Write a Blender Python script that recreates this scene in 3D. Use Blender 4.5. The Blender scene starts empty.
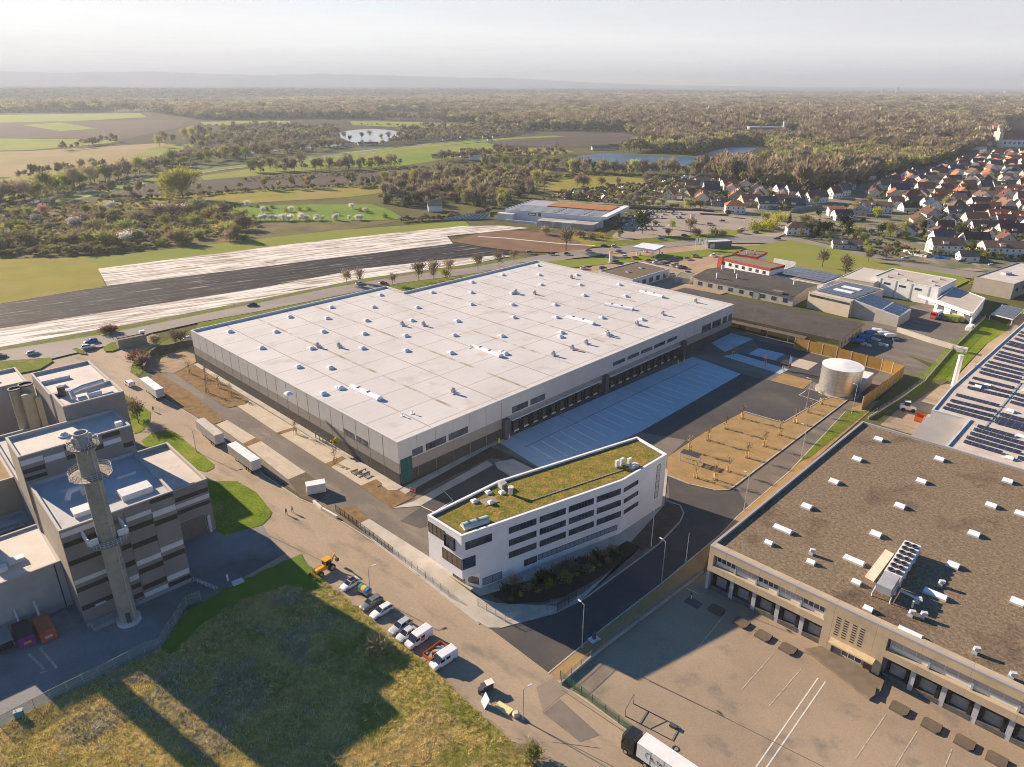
import bpy,math,random
import numpy as np
from mathutils import Vector,Matrix

# ------------------------------------------------------------------ camera, light, exposure
SC = bpy.context.scene
COL = SC.collection
H = 94.0
FPX,PITCH,ROLL = 705.0,math.radians(23.03),math.radians(0.30)
_F = np.array([0,math.cos(PITCH),-math.sin(PITCH)])
_u = np.array([0,math.sin(PITCH),math.cos(PITCH)])
_r = np.array([1.0,0,0])
_R = math.cos(ROLL) * _r + math.sin(ROLL) * _u
_U = -math.sin(ROLL) * _r + math.cos(ROLL) * _u
cam_data = bpy.data.cameras.new('camera')
cam = bpy.data.objects.new('camera',cam_data)
COL.objects.link(cam)
cam_data.sensor_fit = 'HORIZONTAL'
cam_data.sensor_width = 36.0
cam_data.lens = FPX / 1024 * 36.0
cam_data.clip_start = 1.0
cam_data.clip_end = 600000
cam.matrix_world = Matrix(((_R[0],_U[0],-_F[0],0),(_R[1],_U[1],-_F[1],0),(_R[2],_U[2],-_F[2],H),(0,0,0,1)))
SC.camera = cam

SUN_ELEV = math.radians(20.3)
SUN_DIR = Vector((-0.822 * math.cos(SUN_ELEV),0.569 * math.cos(SUN_ELEV),math.sin(SUN_ELEV)))   # towards the sun
world = bpy.data.worlds.new('World')
SC.world = world
world.use_nodes = True
nt = world.node_tree
bg = nt.nodes['Background']
sky = nt.nodes.new('ShaderNodeTexSky')
sky.sky_type = 'NISHITA'
sky.sun_disc = False
sky.sun_elevation = SUN_ELEV
sky.sun_rotation = math.atan2(SUN_DIR.x,SUN_DIR.y)
sky.altitude = 100
sky.air_density = 1.0
sky.dust_density = 0.1
sky.ozone_density = 4.0
hsv = nt.nodes.new('ShaderNodeHueSaturation')          # the deep blue of the clear spring zenith
hsv.inputs['Saturation'].default_value = 1.7
nt.links.new(sky.outputs[0],hsv.inputs['Color'])
nt.links.new(hsv.outputs[0],bg.inputs[0])
bg.inputs[1].default_value = 0.055
sun_data = bpy.data.lights.new('sun','SUN')
sun_data.energy = 5.0
sun_data.angle = math.radians(0.5)
sun_data.color = (1.0,0.80,0.60)
sun = bpy.data.objects.new('sun',sun_data)
COL.objects.link(sun)
sun.rotation_euler = (-SUN_DIR).to_track_quat('-Z','Y').to_euler()
sun.location = (0,0,300)
SC.view_settings.view_transform = 'Standard'
SC.view_settings.look = 'None'
SC.view_settings.exposure = 1.36
SC.view_settings.gamma = 1.0
SC.view_settings.use_curve_mapping = False
SC.render.engine = 'CYCLES'
SC.cycles.use_denoising = True
SC.cycles.filter_width = 0.95
SC.cycles.max_bounces = 5
SC.cycles.diffuse_bounces = 3
SC.cycles.glossy_bounces = 2
SC.cycles.transmission_bounces = 2
SC.cycles.volume_bounces = 1
SC.cycles.transparent_max_bounces = 4
SC.cycles.caustics_reflective = False
SC.cycles.caustics_refractive = False
HAZE_DENSITY = 0.75e-4
HAZE_ANISO = 0.25

RND = random.Random(7)

# ------------------------------------------------------------------ survey helpers
def ray(x,y):
    return _F + (x - 512) / FPX * _R - (y - 383.5) / FPX * _U
def P(x,y,z=0.0):
    """the place on the level z that the surveyed photo point shows"""
    d = ray(x,y)
    t = (z - H) / d[2]
    return Vector((d[0] * t,d[1] * t,z))
def PP(pts,z=0.0):
    return [P(x,y,z) for x,y in pts]
def height(top,base):
    b = P(*base)
    d = ray(*top)
    return H + d[2] * math.hypot(b.x,b.y) / math.hypot(d[0],d[1])
def pxof(q):
    d = np.array([q[0],q[1],q[2] - H])
    k = d @ _F
    return 512 + FPX * (d @ _R) / k,383.5 - FPX * (d @ _U) / k

# ------------------------------------------------------------------ mesh builder
ROOTM = {}
class MB:
    def __init__(s):
        s.v,s.f,s.m = [],[],[]
    def add(s,vs,fs,mi=0):
        n = len(s.v)
        s.v += [tuple(p) for p in vs]
        s.f += [tuple(i + n for i in f) for f in fs]
        s.m += [mi] * len(fs)
        return s
    def poly(s,pts,mi=0):
        return s.add(pts,[tuple(range(len(pts)))],mi)
    def box(s,c,size,rot=0.0,mi=0):
        """c = centre of the bottom face"""
        hx,hy,hz = size[0] / 2,size[1] / 2,size[2]
        ca,sa = math.cos(rot),math.sin(rot)
        vs = []
        for z in (0,hz):
            for x,y in ((-hx,-hy),(hx,-hy),(hx,hy),(-hx,hy)):
                vs.append((c[0] + x * ca - y * sa,c[1] + x * sa + y * ca,c[2] + z))
        return s.add(vs,[(0,3,2,1),(4,5,6,7),(0,1,5,4),(1,2,6,5),(2,3,7,6),(3,0,4,7)],mi)
    def fbox(s,o,ex,ey,ez,mi=0):
        """box from a corner and three edge vectors"""
        o,ex,ey,ez = Vector(o),Vector(ex),Vector(ey),Vector(ez)
        vs = [o,o + ex,o + ex + ey,o + ey,o + ez,o + ex + ez,o + ex + ey + ez,o + ey + ez]
        return s.add(vs,[(0,3,2,1),(4,5,6,7),(0,1,5,4),(1,2,6,5),(2,3,7,6),(3,0,4,7)],mi)
    def prism(s,poly,z0,z1,mi=0,top=None,bottom=False):
        n = len(poly)
        vs = [(p[0],p[1],z0) for p in poly] + [(p[0],p[1],z1) for p in poly]
        s.add(vs,[(i,(i + 1) % n,n + (i + 1) % n,n + i) for i in range(n)],mi)
        if top is not None:
            s.poly([(p[0],p[1],z1) for p in poly],top)
        if bottom:
            s.poly([(p[0],p[1],z0) for p in reversed(poly)],mi)
        return s
    def cyl(s,c,r0,r1,h,n=12,mi=0,caps=True,topmi=None):
        vs = [(c[0] + r0 * math.cos(2 * math.pi * i / n),c[1] + r0 * math.sin(2 * math.pi * i / n),c[2]) for i in range(n)]
        vs += [(c[0] + r1 * math.cos(2 * math.pi * i / n),c[1] + r1 * math.sin(2 * math.pi * i / n),c[2] + h) for i in range(n)]
        s.add(vs,[(i,(i + 1) % n,n + (i + 1) % n,n + i) for i in range(n)],mi)
        if caps:
            s.poly(vs[n:],mi if topmi is None else topmi)
            s.poly(vs[:n][::-1],mi)
        return s
    def tube(s,pts,r,n=6,mi=0):
        pts = [Vector(p) for p in pts]
        rs = r if isinstance(r,(list,tuple)) else [r] * len(pts)
        rings = []
        for i,p in enumerate(pts):
            d = (pts[min(i + 1,len(pts) - 1)] - pts[max(i - 1,0)]).normalized()
            a = d.orthogonal().normalized() if abs(d.z) > .9 else d.cross(Vector((0,0,1))).normalized()
            b = d.cross(a)
            rings.append([p + (a * math.cos(2 * math.pi * k / n) + b * math.sin(2 * math.pi * k / n)) * rs[i] for k in range(n)])
        vs = [q for g in rings for q in g]
        fs = [(i * n + k,i * n + (k + 1) % n,(i + 1) * n + (k + 1) % n,(i + 1) * n + k) for i in range(len(pts) - 1) for k in range(n)]
        fs += [tuple(range(n))[::-1],tuple((len(pts) - 1) * n + k for k in range(n))]
        return s.add(vs,fs,mi)
    def ring(s,c,r0,r1,z0,z1,n=40,mi=0):
        """flat annular slab"""
        a = [2 * math.pi * i / n for i in range(n)]
        vs = [(c[0] + r * math.cos(t),c[1] + r * math.sin(t),z) for r,z in ((r0,z0),(r1,z0),(r1,z1),(r0,z1)) for t in a]
        fs = []
        for k in range(4):
            for i in range(n):
                j = (i + 1) % n
                fs.append((k * n + i,k * n + j,((k + 1) % 4) * n + j,((k + 1) % 4) * n + i))
        return s.add(vs,fs,mi)
    def mesh(s,name,mats,smooth=False):
        me = bpy.data.meshes.new(name)
        me.from_pydata(s.v,[],s.f)
        for mm in (mats if isinstance(mats,(list,tuple)) else [mats]):
            me.materials.append(mm)
        if any(s.m):
            me.polygons.foreach_set('material_index',s.m)
        if smooth:
            me.polygons.foreach_set('use_smooth',[True] * len(me.polygons))
        me.update()
        return me
    def build(s,name,mats,parent=None,smooth=False,fix=False,world=True):
        """link as ONE object; vertices in world space unless world is False"""
        if parent is not None and world:
            M = ROOTM.get(parent.name)
            if M is not None:
                Mi = M.inverted()
                s.v = [tuple(Mi @ Vector(p)) for p in s.v]
        me = s.mesh(name,mats,smooth)
        if fix:
            import bmesh
            bm = bmesh.new(); bm.from_mesh(me)
            bmesh.ops.recalc_face_normals(bm,faces=bm.faces); bm.to_mesh(me); bm.free()
        o = bpy.data.objects.new(name,me)
        COL.objects.link(o)
        if parent is not None:
            o.parent = parent
            if parent.name in ROOTM:
                ROOTM[o.name] = ROOTM[parent.name]
        return o

def tag(o,label=None,cat=None,group=None,kind=None):
    if label: o['label'] = label
    if cat: o['category'] = cat
    if group: o['group'] = group
    if kind: o['kind'] = kind
    return o
def thing(name,label,cat,loc=(0,0,0),rot=0.0,group=None):
    o = bpy.data.objects.new(name,None)
    o.empty_display_size = .5
    COL.objects.link(o)
    o.location = loc
    o.rotation_euler = (0,0,rot)
    ROOTM[o.name] = Matrix.Translation(Vector(loc)) @ Matrix.Rotation(rot,4,'Z')
    return tag(o,label,cat,group)
def put(me,name,parent,loc,rot=0.0,scale=1.0):
    """a copy of a part mesh; loc in the parent's own frame"""
    o = bpy.data.objects.new(name,me)
    COL.objects.link(o)
    o.parent = parent
    o.location = loc
    o.rotation_euler = (0,0,rot)
    o.scale = (scale,) * 3 if not isinstance(scale,tuple) else scale
    if parent is not None and parent.name in ROOTM:
        ROOTM[o.name] = ROOTM[parent.name]
    return o
def putw(me,name,parent,wloc,wrot=0.0,scale=1.0):
    M = ROOTM[parent.name]
    return put(me,name,parent,M.inverted() @ Vector(wloc),wrot - M.to_euler().z,scale)
def copy_tree(root,loc,rot,label,group=None,scale=None):
    c = root.copy()
    COL.objects.link(c)
    c.location = loc
    c.rotation_euler = (0,0,rot)
    if scale is not None: c.scale = scale if isinstance(scale,tuple) else (scale,) * 3
    if label: c['label'] = label
    if group: c['group'] = group
    for ch in root.children:
        d = ch.copy(); COL.objects.link(d); d.parent = c
        for g in ch.children:
            e = g.copy(); COL.objects.link(e); e.parent = d
    return c
ORD = ('first second third fourth fifth sixth seventh eighth ninth tenth eleventh twelfth thirteenth fourteenth fifteenth sixteenth '
       'seventeenth eighteenth nineteenth twentieth').split()
TENS = {20: 'twenty',30: 'thirty',40: 'forty',50: 'fifty',60: 'sixty',70: 'seventy',80: 'eighty',90: 'ninety'}
def nth(i):
    """0 -> first"""
    n = i + 1
    if n <= 20: return ORD[n - 1]
    t,r = n // 10 * 10,n % 10
    return TENS[t][:-1] + 'ieth' if r == 0 else TENS[t] + '-' + ORD[r - 1]

# ------------------------------------------------------------------ materials
MATS = {}
def mat(name,col,col2=None,scale=1.0,rough=.85,metal=0.0,detail=6.0,lo=.35,hi=.65,bump=0.0,bscale=None,spec=.3,
        rnd=0.0,coords='pos',stretch=None,col3=None,scale3=None,lo3=.55,hi3=.75,grain=0.0):
    """principled surface whose colour wanders between col and col2 by a noise in metres; col3 adds stains at another scale"""
    if name in MATS: return MATS[name]
    m = bpy.data.materials.new(name)
    m.use_nodes = True
    t = m.node_tree
    b = t.nodes['Principled BSDF']
    b.inputs['Roughness'].default_value = rough
    b.inputs['Metallic'].default_value = metal
    b.inputs['Specular IOR Level'].default_value = spec
    b.inputs['Base Color'].default_value = (*col,1)
    if coords == 'pos':
        geo = t.nodes.new('ShaderNodeNewGeometry'); vec = geo.outputs['Position']
    else:
        tc = t.nodes.new('ShaderNodeTexCoord'); vec = tc.outputs['Object']
    if stretch:
        mp = t.nodes.new('ShaderNodeMapping')
        mp.inputs['Rotation'].default_value = (0,0,-stretch[0])
        mp.inputs['Scale'].default_value = (stretch[1],stretch[2],1)
        mp.vector_type = 'POINT'
        # rotate first, then scale: two mappings
        m2 = t.nodes.new('ShaderNodeMapping'); m2.inputs['Rotation'].default_value = (0,0,-stretch[0])
        mp.inputs['Rotation'].default_value = (0,0,0)
        t.links.new(vec,m2.inputs[0]); t.links.new(m2.outputs[0],mp.inputs[0]); vec = mp.outputs[0]
    out = None
    def noise(sc,l,h):
        n = t.nodes.new('ShaderNodeTexNoise')
        n.inputs['Scale'].default_value = sc
        n.inputs['Detail'].default_value = detail
        n.inputs['Roughness'].default_value = .6
        t.links.new(vec,n.inputs['Vector'])
        r = t.nodes.new('ShaderNodeMapRange')
        r.inputs[1].default_value,r.inputs[2].default_value = l,h
        t.links.new(n.outputs['Fac'],r.inputs[0])
        return r.outputs[0]
    def mix(a,bcol,fac,blend='MIX'):
        x = t.nodes.new('ShaderNodeMix'); x.data_type = 'RGBA'; x.blend_type = blend
        if isinstance(fac,float): x.inputs[0].default_value = fac
        else: t.links.new(fac,x.inputs[0])
        for s,i in ((a,6),(bcol,7)):
            if isinstance(s,tuple): x.inputs[i].default_value = (*s,1)
            else: t.links.new(s,x.inputs[i])
        return x.outputs[2]
    if col2:
        out = mix(tuple(col),tuple(col2),noise(scale,lo,hi))
    if col3:
        out = mix(out if out is not None else tuple(col),tuple(col3),noise(scale3,lo3,hi3))
    if grain:
        g = t.nodes.new('ShaderNodeTexNoise'); g.inputs['Scale'].default_value = 1.7 if grain > .4 else 3.2; g.inputs['Detail'].default_value = 8; g.inputs['Roughness'].default_value = .75
        t.links.new(vec,g.inputs['Vector'])
        r = t.nodes.new('ShaderNodeMapRange'); r.inputs[1].default_value = .3; r.inputs[2].default_value = .7; r.inputs[3].default_value = 1 - grain; r.inputs[4].default_value = 1 + grain
        t.links.new(g.outputs['Fac'],r.inputs[0])
        hs = t.nodes.new('ShaderNodeHueSaturation'); t.links.new(r.outputs[0],hs.inputs['Value'])
        if out is None: hs.inputs['Color'].default_value = (*col,1)
        else: t.links.new(out,hs.inputs['Color'])
        out = hs.outputs[0]
    if rnd:
        oi = t.nodes.new('ShaderNodeObjectInfo')
        hs = t.nodes.new('ShaderNodeHueSaturation')
        r = t.nodes.new('ShaderNodeMapRange'); r.inputs[3].default_value = 1 - rnd; r.inputs[4].default_value = 1 + rnd
        t.links.new(oi.outputs['Random'],r.inputs[0]); t.links.new(r.outputs[0],hs.inputs['Value'])
        if out is None: hs.inputs['Color'].default_value = (*col,1)
        else: t.links.new(out,hs.inputs['Color'])
        out = hs.outputs[0]
    if out is not None: t.links.new(out,b.inputs['Base Color'])
    if bump:
        n = t.nodes.new('ShaderNodeTexNoise'); n.inputs['Scale'].default_value = bscale or scale * 4; n.inputs['Detail'].default_value = 4
        t.links.new(vec,n.inputs['Vector'])
        bp = t.nodes.new('ShaderNodeBump'); bp.inputs['Strength'].default_value = 1.0; bp.inputs['Distance'].default_value = bump
        t.links.new(n.outputs['Fac'],bp.inputs['Height']); t.links.new(bp.outputs[0],b.inputs['Normal'])
    MATS[name] = m
    m['out'] = 0
    return m
def stripes(m,axis,period,width,col,offset=0.0,coords='Object',strength=1.0,noise_scale=None,rot=0.0):
    """rule thin lines of another colour (joints, dirt along a seam) across a material, every `period` metres along axis 0/1/2"""
    t = m.node_tree
    b = t.nodes['Principled BSDF']
    tc = t.nodes.new('ShaderNodeTexCoord') if coords == 'Object' else t.nodes.new('ShaderNodeNewGeometry')
    vec = tc.outputs['Object'] if coords == 'Object' else tc.outputs['Position']
    if rot:
        mp = t.nodes.new('ShaderNodeMapping'); mp.inputs['Rotation'].default_value = (0,0,-rot)
        t.links.new(vec,mp.inputs[0]); vec = mp.outputs[0]
    sx = t.nodes.new('ShaderNodeSeparateXYZ'); t.links.new(vec,sx.inputs[0])
    def M(op,a,bb=None):
        n = t.nodes.new('ShaderNodeMath'); n.operation = op
        for i,q in enumerate((a,bb)):
            if q is None: continue
            if isinstance(q,(int,float)): n.inputs[i].default_value = q
            else: t.links.new(q,n.inputs[i])
        return n.outputs[0]
    x = M('ADD',sx.outputs[axis],offset)
    x = M('FRACT',M('DIVIDE',x,period))
    x = M('ABSOLUTE',M('SUBTRACT',x,.5))
    x = M('LESS_THAN',x,width / period / 2)
    if noise_scale:
        n = t.nodes.new('ShaderNodeTexNoise'); n.inputs['Scale'].default_value = noise_scale; n.inputs['Detail'].default_value = 5
        t.links.new(vec,n.inputs['Vector'])
        r = t.nodes.new('ShaderNodeMapRange'); r.inputs[1].default_value = .4; r.inputs[2].default_value = .65
        t.links.new(n.outputs['Fac'],r.inputs[0])
        x = M('MULTIPLY',x,r.outputs[0])
    x = M('MULTIPLY',x,strength)
    mx = t.nodes.new('ShaderNodeMix'); mx.data_type = 'RGBA'
    t.links.new(x,mx.inputs[0])
    src = b.inputs['Base Color'].links
    if src: t.links.new(src[0].from_socket,mx.inputs[6])
    else: mx.inputs[6].default_value = b.inputs['Base Color'].default_value
    mx.inputs[7].default_value = (*col,1)
    t.links.new(mx.outputs[2],b.inputs['Base Color'])
    return m

# common paints
WHITE = mat('white paint',(.78,.78,.77),(.68,.68,.66),scale=.5,rough=.6)
PLASTER = mat('white render',(.80,.80,.80),(.72,.72,.72),scale=.25,rough=.8)
GREY = mat('grey metal',(.42,.42,.43),(.34,.34,.35),scale=.6,rough=.5)
LGREY = mat('light grey metal',(.62,.62,.61),(.52,.52,.52),scale=.8,rough=.5)
DGREY = mat('dark grey metal',(.09,.09,.10),(.06,.06,.07),scale=.8,rough=.55)
BLACK = mat('black rubber',(.02,.02,.022),rough=.7)
GLASS = mat('window glass',(.018,.026,.035),(.10,.125,.15),scale=.30,rough=.08,spec=.6)  # paler noise patches painted in for reflections and blinds
ALU = mat('bare aluminium',(.60,.60,.60),rough=.35,metal=.8)
YELLOW = mat('yellow paint',(.75,.50,.03),rough=.5)
ORANGE = mat('orange paint',(.65,.15,.03),(.5,.11,.02),scale=1.2,rough=.6)
RED = mat('red paint',(.48,.05,.04),rough=.5)
BLUE = mat('blue paint',(.03,.12,.38),rough=.5)
GREEN = mat('green paint',(.03,.22,.12),rough=.5)
CONC = mat('pale concrete',(.48,.44,.37),(.38,.345,.285),scale=.3,rough=.9,bump=.01,bscale=3)
OLDCONC = mat('weathered concrete',(.34,.33,.30),(.24,.235,.22),scale=.5,rough=.9,stretch=(0,1,1))
KERB = mat('kerb stone',(.46,.43,.38),(.36,.33,.29),scale=.7,rough=.9)

# ================================================================== GROUND
def smooth(pts,k=4):
    out = []
    n = len(pts)
    for i in range(n):
        p0,p1,p2,p3 = (Vector(pts[(i + j - 1) % n]) for j in range(4))
        for q in range(k):
            t = q / k
            out.append(.5 * ((2 * p1) + (p2 - p0) * t + (2 * p0 - 5 * p1 + 4 * p2 - p3) * t * t + (3 * p1 - p0 - 3 * p2 + p3) * t ** 3))
    return out
SHEETN,SHEET_EPS = 0,.0011      # a hair between sheets so that no two share a plane
def sheet(name,pts,z,m,sm=False,kind='structure',ragged=0.0,seed=0):
    global SHEETN
    SHEETN += 1
    z += SHEETN * SHEET_EPS
    w = PP(pts,z)
    if sm: w = smooth(w)
    if ragged:
        rr = random.Random(seed); q = []
        for i,a in enumerate(w):
            b = w[(i + 1) % len(w)]
            L = (b - a).length; k = max(1,int(L / (ragged * 3)))
            for j in range(k):
                pnt = a.lerp(b,j / k)
                q.append(pnt + Vector((rr.uniform(-1,1),rr.uniform(-1,1),0)) * ragged)
        w = q
    o = MB().poly(w).build(name,m)
    # face up
    if o.data.polygons[0].normal.z < 0:
        o.data.flip_normals()
    return tag(o,kind=kind)
def ribbon_sheet(name,pts,width,z,m,kind='structure',world=False):
    """strip of constant width along a line of photo points"""
    w = [Vector((p[0],p[1],z)) for p in pts] if world else PP(pts,z)
    L,Rr = [],[]
    for i,p in enumerate(w):
        d = (w[min(i + 1,len(w) - 1)] - w[max(i - 1,0)]).normalized()
        n = Vector((-d.y,d.x,0)) * width / 2
        L.append(p + n); Rr.append(p - n)
    mb = MB()
    for i in range(len(w) - 1):
        mb.add([Rr[i],Rr[i + 1],L[i + 1],L[i]],[(0,1,2,3)])
    return tag(mb.build(name,m),kind=kind)
def kerb(pts,z0=0.0,h=.14,w=.3,name='kerb',m=None):
    """a real raised kerb along a line of photo points"""
    wp = PP(pts,0)
    mb = MB()
    for a,b in zip(wp,wp[1:]):
        d = (b - a); L = d.length; c = (a + b) / 2
        mb.box((c.x,c.y,z0),(L + w * .6,w,h),math.atan2(d.y,d.x))
    return tag(mb.build(name,m or KERB),kind='structure')
def line_marks(name,segs,w,z,m):
    mb = MB()
    for a,b in segs:
        A,B = P(*a,z),P(*b,z)
        d = (B - A).normalized(); n = Vector((-d.y,d.x,0)) * w / 2
        mb.add([A - n,B - n,B + n,A + n],[(0,1,2,3)])
    o = mb.build(name,m)
    return tag(o,kind='structure')

_a,_b = P(107,286),P(453,243.5)
FILM_ANG = math.atan2(_b.y - _a.y,_b.x - _a.x)
G_BASE = mat('scrub ground',(.13,.125,.045),(.085,.085,.035),scale=.02,rough=1,detail=8,col3=(.17,.14,.08),scale3=.006,spec=.05)
G_FAR = mat('far plain',(.062,.056,.034),(.040,.040,.026),scale=.004,rough=1,detail=9,col3=(.16,.15,.10),scale3=.0011,lo3=.60,hi3=.66,spec=.05)
G_WOODFLOOR = mat('wood floor',(.07,.06,.035),(.055,.05,.03),scale=.01,rough=1,detail=8,spec=.05)
G_MEADOW = mat('rough meadow',(.45,.33,.12),(.21,.20,.05),scale=.16,rough=1,detail=9,lo=.38,hi=.62,col3=(.30,.22,.12),scale3=.05,lo3=.5,hi3=.7,bump=.25,bscale=1.1,spec=.05,grain=.45)
G_LAWN = mat('lawn',(.17,.23,.02),(.11,.17,.015),scale=.15,rough=1,detail=8,col3=(.30,.27,.06),scale3=.06,lo3=.55,hi3=.75,bump=.06,bscale=3,spec=.05,grain=.45)
G_VERGE = mat('verge grass',(.17,.19,.03),(.11,.15,.02),scale=.25,rough=1,detail=8,col3=(.26,.2,.09),scale3=.12,bump=.08,bscale=2.5,spec=.05,grain=.45)
G_FIELD = mat('green field',(.20,.25,.03),(.15,.21,.02),scale=.02,rough=1,detail=8,col3=(.25,.23,.07),scale3=.008,lo3=.45,hi3=.7,spec=.05)
G_OLIVE = mat('olive field',(.27,.235,.045),(.21,.20,.03),scale=.05,rough=1,detail=8,col3=(.30,.22,.10),scale3=.02,lo3=.5,hi3=.7,spec=.05)
G_BRIGHT = mat('bright meadow',(.17,.25,.035),(.13,.20,.03),scale=.04,rough=1,detail=6,spec=.05)
G_TAN = mat('dry field',(.32,.24,.13),(.25,.21,.09),scale=.01,rough=1,detail=8,spec=.05)
G_PLOUGH = mat('ploughed earth',(.105,.085,.070),(.08,.066,.056),scale=.02,rough=1,detail=8,stretch=(math.radians(12),.15,1.5),spec=.05)
G_BROWN = mat('brown earth',(.23,.14,.09),(.17,.11,.07),scale=.06,rough=1,detail=8,spec=.05)
G_SOIL = mat('planting soil',(.27,.175,.085),(.19,.125,.065),scale=.5,rough=1,detail=9,bump=.06,bscale=2.5,col3=(.13,.09,.055),scale3=.25,lo3=.55,hi3=.75,spec=.05,grain=.17)
G_SAND = mat('sandy gravel',(.37,.25,.115),(.29,.195,.09),scale=.25,rough=1,detail=9,bump=.03,bscale=4,spec=.05,grain=.17)
G_SAND2 = mat('pinkish gravel',(.42,.30,.20),(.33,.24,.16),scale=.12,rough=1,detail=8,spec=.05,grain=.17)
G_ASPH = mat('fresh asphalt',(.075,.07,.068),(.052,.05,.05),scale=.12,rough=.85,detail=9,col3=(.14,.118,.095),scale3=.06,lo3=.5,hi3=.78,bump=.008,bscale=6,grain=.17)
G_ASPH2 = mat('dusty asphalt',(.185,.155,.125),(.125,.108,.09),scale=.08,rough=.9,detail=9,col3=(.25,.205,.155),scale3=.2,lo3=.52,hi3=.75,stretch=(math.radians(-44),.35,1.0),grain=.17)
G_STREET = mat('old street paving',(.39,.30,.205),(.29,.225,.155),scale=.06,rough=.92,detail=10,col3=(.19,.16,.125),scale3=.22,lo3=.52,hi3=.72,stretch=(math.radians(-41),.35,1.0),bump=.01,bscale=5,grain=.17)
G_ROAD = mat('main road asphalt',(.27,.235,.20),(.21,.185,.16),scale=.05,rough=.9,detail=9,stretch=(math.radians(20),.2,1.2),grain=.17)
G_YARD = mat('worn yard concrete',(.37,.285,.195),(.28,.215,.15),scale=.05,rough=.9,detail=10,col3=(.19,.16,.13),scale3=.16,lo3=.55,hi3=.72,bump=.01,bscale=4,grain=.17)
G_FACT = mat('works yard asphalt',(.27,.265,.26),(.20,.195,.19),scale=.07,rough=.9,detail=9,col3=(.11,.105,.10),scale3=.03,lo3=.5,hi3=.65,grain=.17)
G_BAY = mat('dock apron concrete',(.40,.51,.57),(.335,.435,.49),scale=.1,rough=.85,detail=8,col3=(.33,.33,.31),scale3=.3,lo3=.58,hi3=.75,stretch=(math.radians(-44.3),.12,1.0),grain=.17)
G_PAD = mat('paved parking pads',(.53,.45,.34),(.44,.375,.285),scale=.35,rough=.9,detail=8,bump=.012,bscale=3,grain=.17)
stripes(G_PAD,0,2.5,.10,(.33,.29,.23),coords='Position',rot=math.radians(45.7),strength=.7)
G_PLASTIC_L = mat('pale crop film',(.72,.67,.60),(.33,.28,.22),scale=.30,rough=.85,spec=.15,detail=8,stretch=(FILM_ANG,.11,1.15),lo=.45,hi=.60,col3=(.12,.095,.075),scale3=.42,lo3=.58,hi3=.63)
stripes(G_PLASTIC_L,1,5.4,.9,(.16,.13,.10),coords='Position',rot=FILM_ANG,noise_scale=.10,strength=.8)
G_PLASTIC_D = mat('dark crop film',(.011,.012,.017),(.034,.036,.045),scale=.30,rough=.85,spec=.1,detail=8,stretch=(FILM_ANG,.11,1.15),lo=.42,hi=.60,col3=(.26,.24,.22),scale3=.40,lo3=.61,hi3=.66)  # pale streaks are glints off the film, painted into the colour
stripes(G_PLASTIC_D,1,5.4,.8,(.20,.17,.14),coords='Position',rot=FILM_ANG,noise_scale=.10,strength=.6)
PAINT = mat('road paint',(.72,.69,.62),(.55,.52,.46),scale=1.5,rough=.8)
PAINT_WORN = mat('worn road paint',(.52,.45,.36),(.36,.30,.23),scale=1.5,rough=.9,lo=.4,hi=.6)
WATER2 = mat('blue lake water',(.045,.10,.17),(.035,.08,.14),scale=.01,rough=.45,spec=.25)
WATER = mat('lake water',(.03,.055,.08),rough=.10,spec=.9,bump=.02,bscale=.5)
DARKPATCH = mat('repaired asphalt',(.21,.175,.14),(.17,.14,.115),scale=.4,rough=.9)

# the base: concentric sheet to the horizon
def disc():
    rs = [0,200,500,1200,3000,8000,20000,60000]
    n = 48
    mb = MB()
    vs = [(0,0,0)]
    for r in rs[1:]:
        for i in range(n):
            vs.append((r * math.cos(2 * math.pi * i / n),r * math.sin(2 * math.pi * i / n),0))
    fs,mi = [],[]
    for i in range(n):
        fs.append((0,1 + i,1 + (i + 1) % n)); mi.append(0)
    for k in range(len(rs) - 2):
        for i in range(n):
            a,b = 1 + k * n + i,1 + k * n + (i + 1) % n
            fs.append((a,a + n,b + n,b)); mi.append(0 if rs[k + 2] <= 1200 else 1)
    mb.v,mb.f,mb.m = vs,fs,mi
    return mb.build('ground',[G_BASE,G_FAR])
tag(disc(),kind='structure')

# ---- far and middle fields
sheet('forest_floor',[(150,128),(330,118),(480,128),(620,128),(640,148),(705,150),(690,178),(800,192),(925,170),(1000,140),(1100,125),(1300,100),(900,93),(500,92),(0,90),(-200,96),(-80,112),(120,112)],.05,G_WOODFLOOR)
sheet('field',[(-120,116),(0,115),(140,113),(147,117),(60,122),(-120,126)],.12,G_FIELD)
sheet('ploughed_field',[(-120,126),(60,121),(185,120),(180,127),(125,139),(-120,137)],.12,G_PLOUGH)
sheet('field',[(22,125),(60,122.5),(97,128.5),(60,131)],.24,G_FIELD)
sheet('field',[(-120,137),(100,139.5),(122,142),(30,150),(-120,153)],.14,G_FIELD)
sheet('dry_field',[(-80,153),(30,151),(160,143),(195,146),(150,158),(110,166),(20,178),(-80,172)],.14,G_TAN)
sheet('field',[(150,148),(195,143),(192,148),(160,155),(130,160)],.26,G_FIELD)
sheet('field',[(-60,190),(20,176),(90,163),(110,168),(60,185),(0,200)],.16,G_OLIVE)
sheet('field',[(200,122),(240,121),(290,121),(290,125),(205,125)],.14,G_FIELD)
sheet('field',[(350,121),(420,122),(480,125),(420,128),(352,125)],.14,G_FIELD)
sheet('field',[(200,176),(330,157),(420,147),(490,142),(505,146),(500,151),(440,160),(400,166),(330,168),(205,181)],.13,G_FIELD)
sheet('field',[(355,160),(440,152),(450,157),(380,164)],.26,G_BRIGHT)
sheet('ploughed_field',[(485,142),(540,132),(622,133),(640,136.5),(612,146),(560,147.5),(492,144)],.15,G_PLOUGH)
sheet('field',[(470,148),(560,148.5),(575,152),(540,156),(480,155),(440,158)],.13,G_OLIVE)
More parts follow.
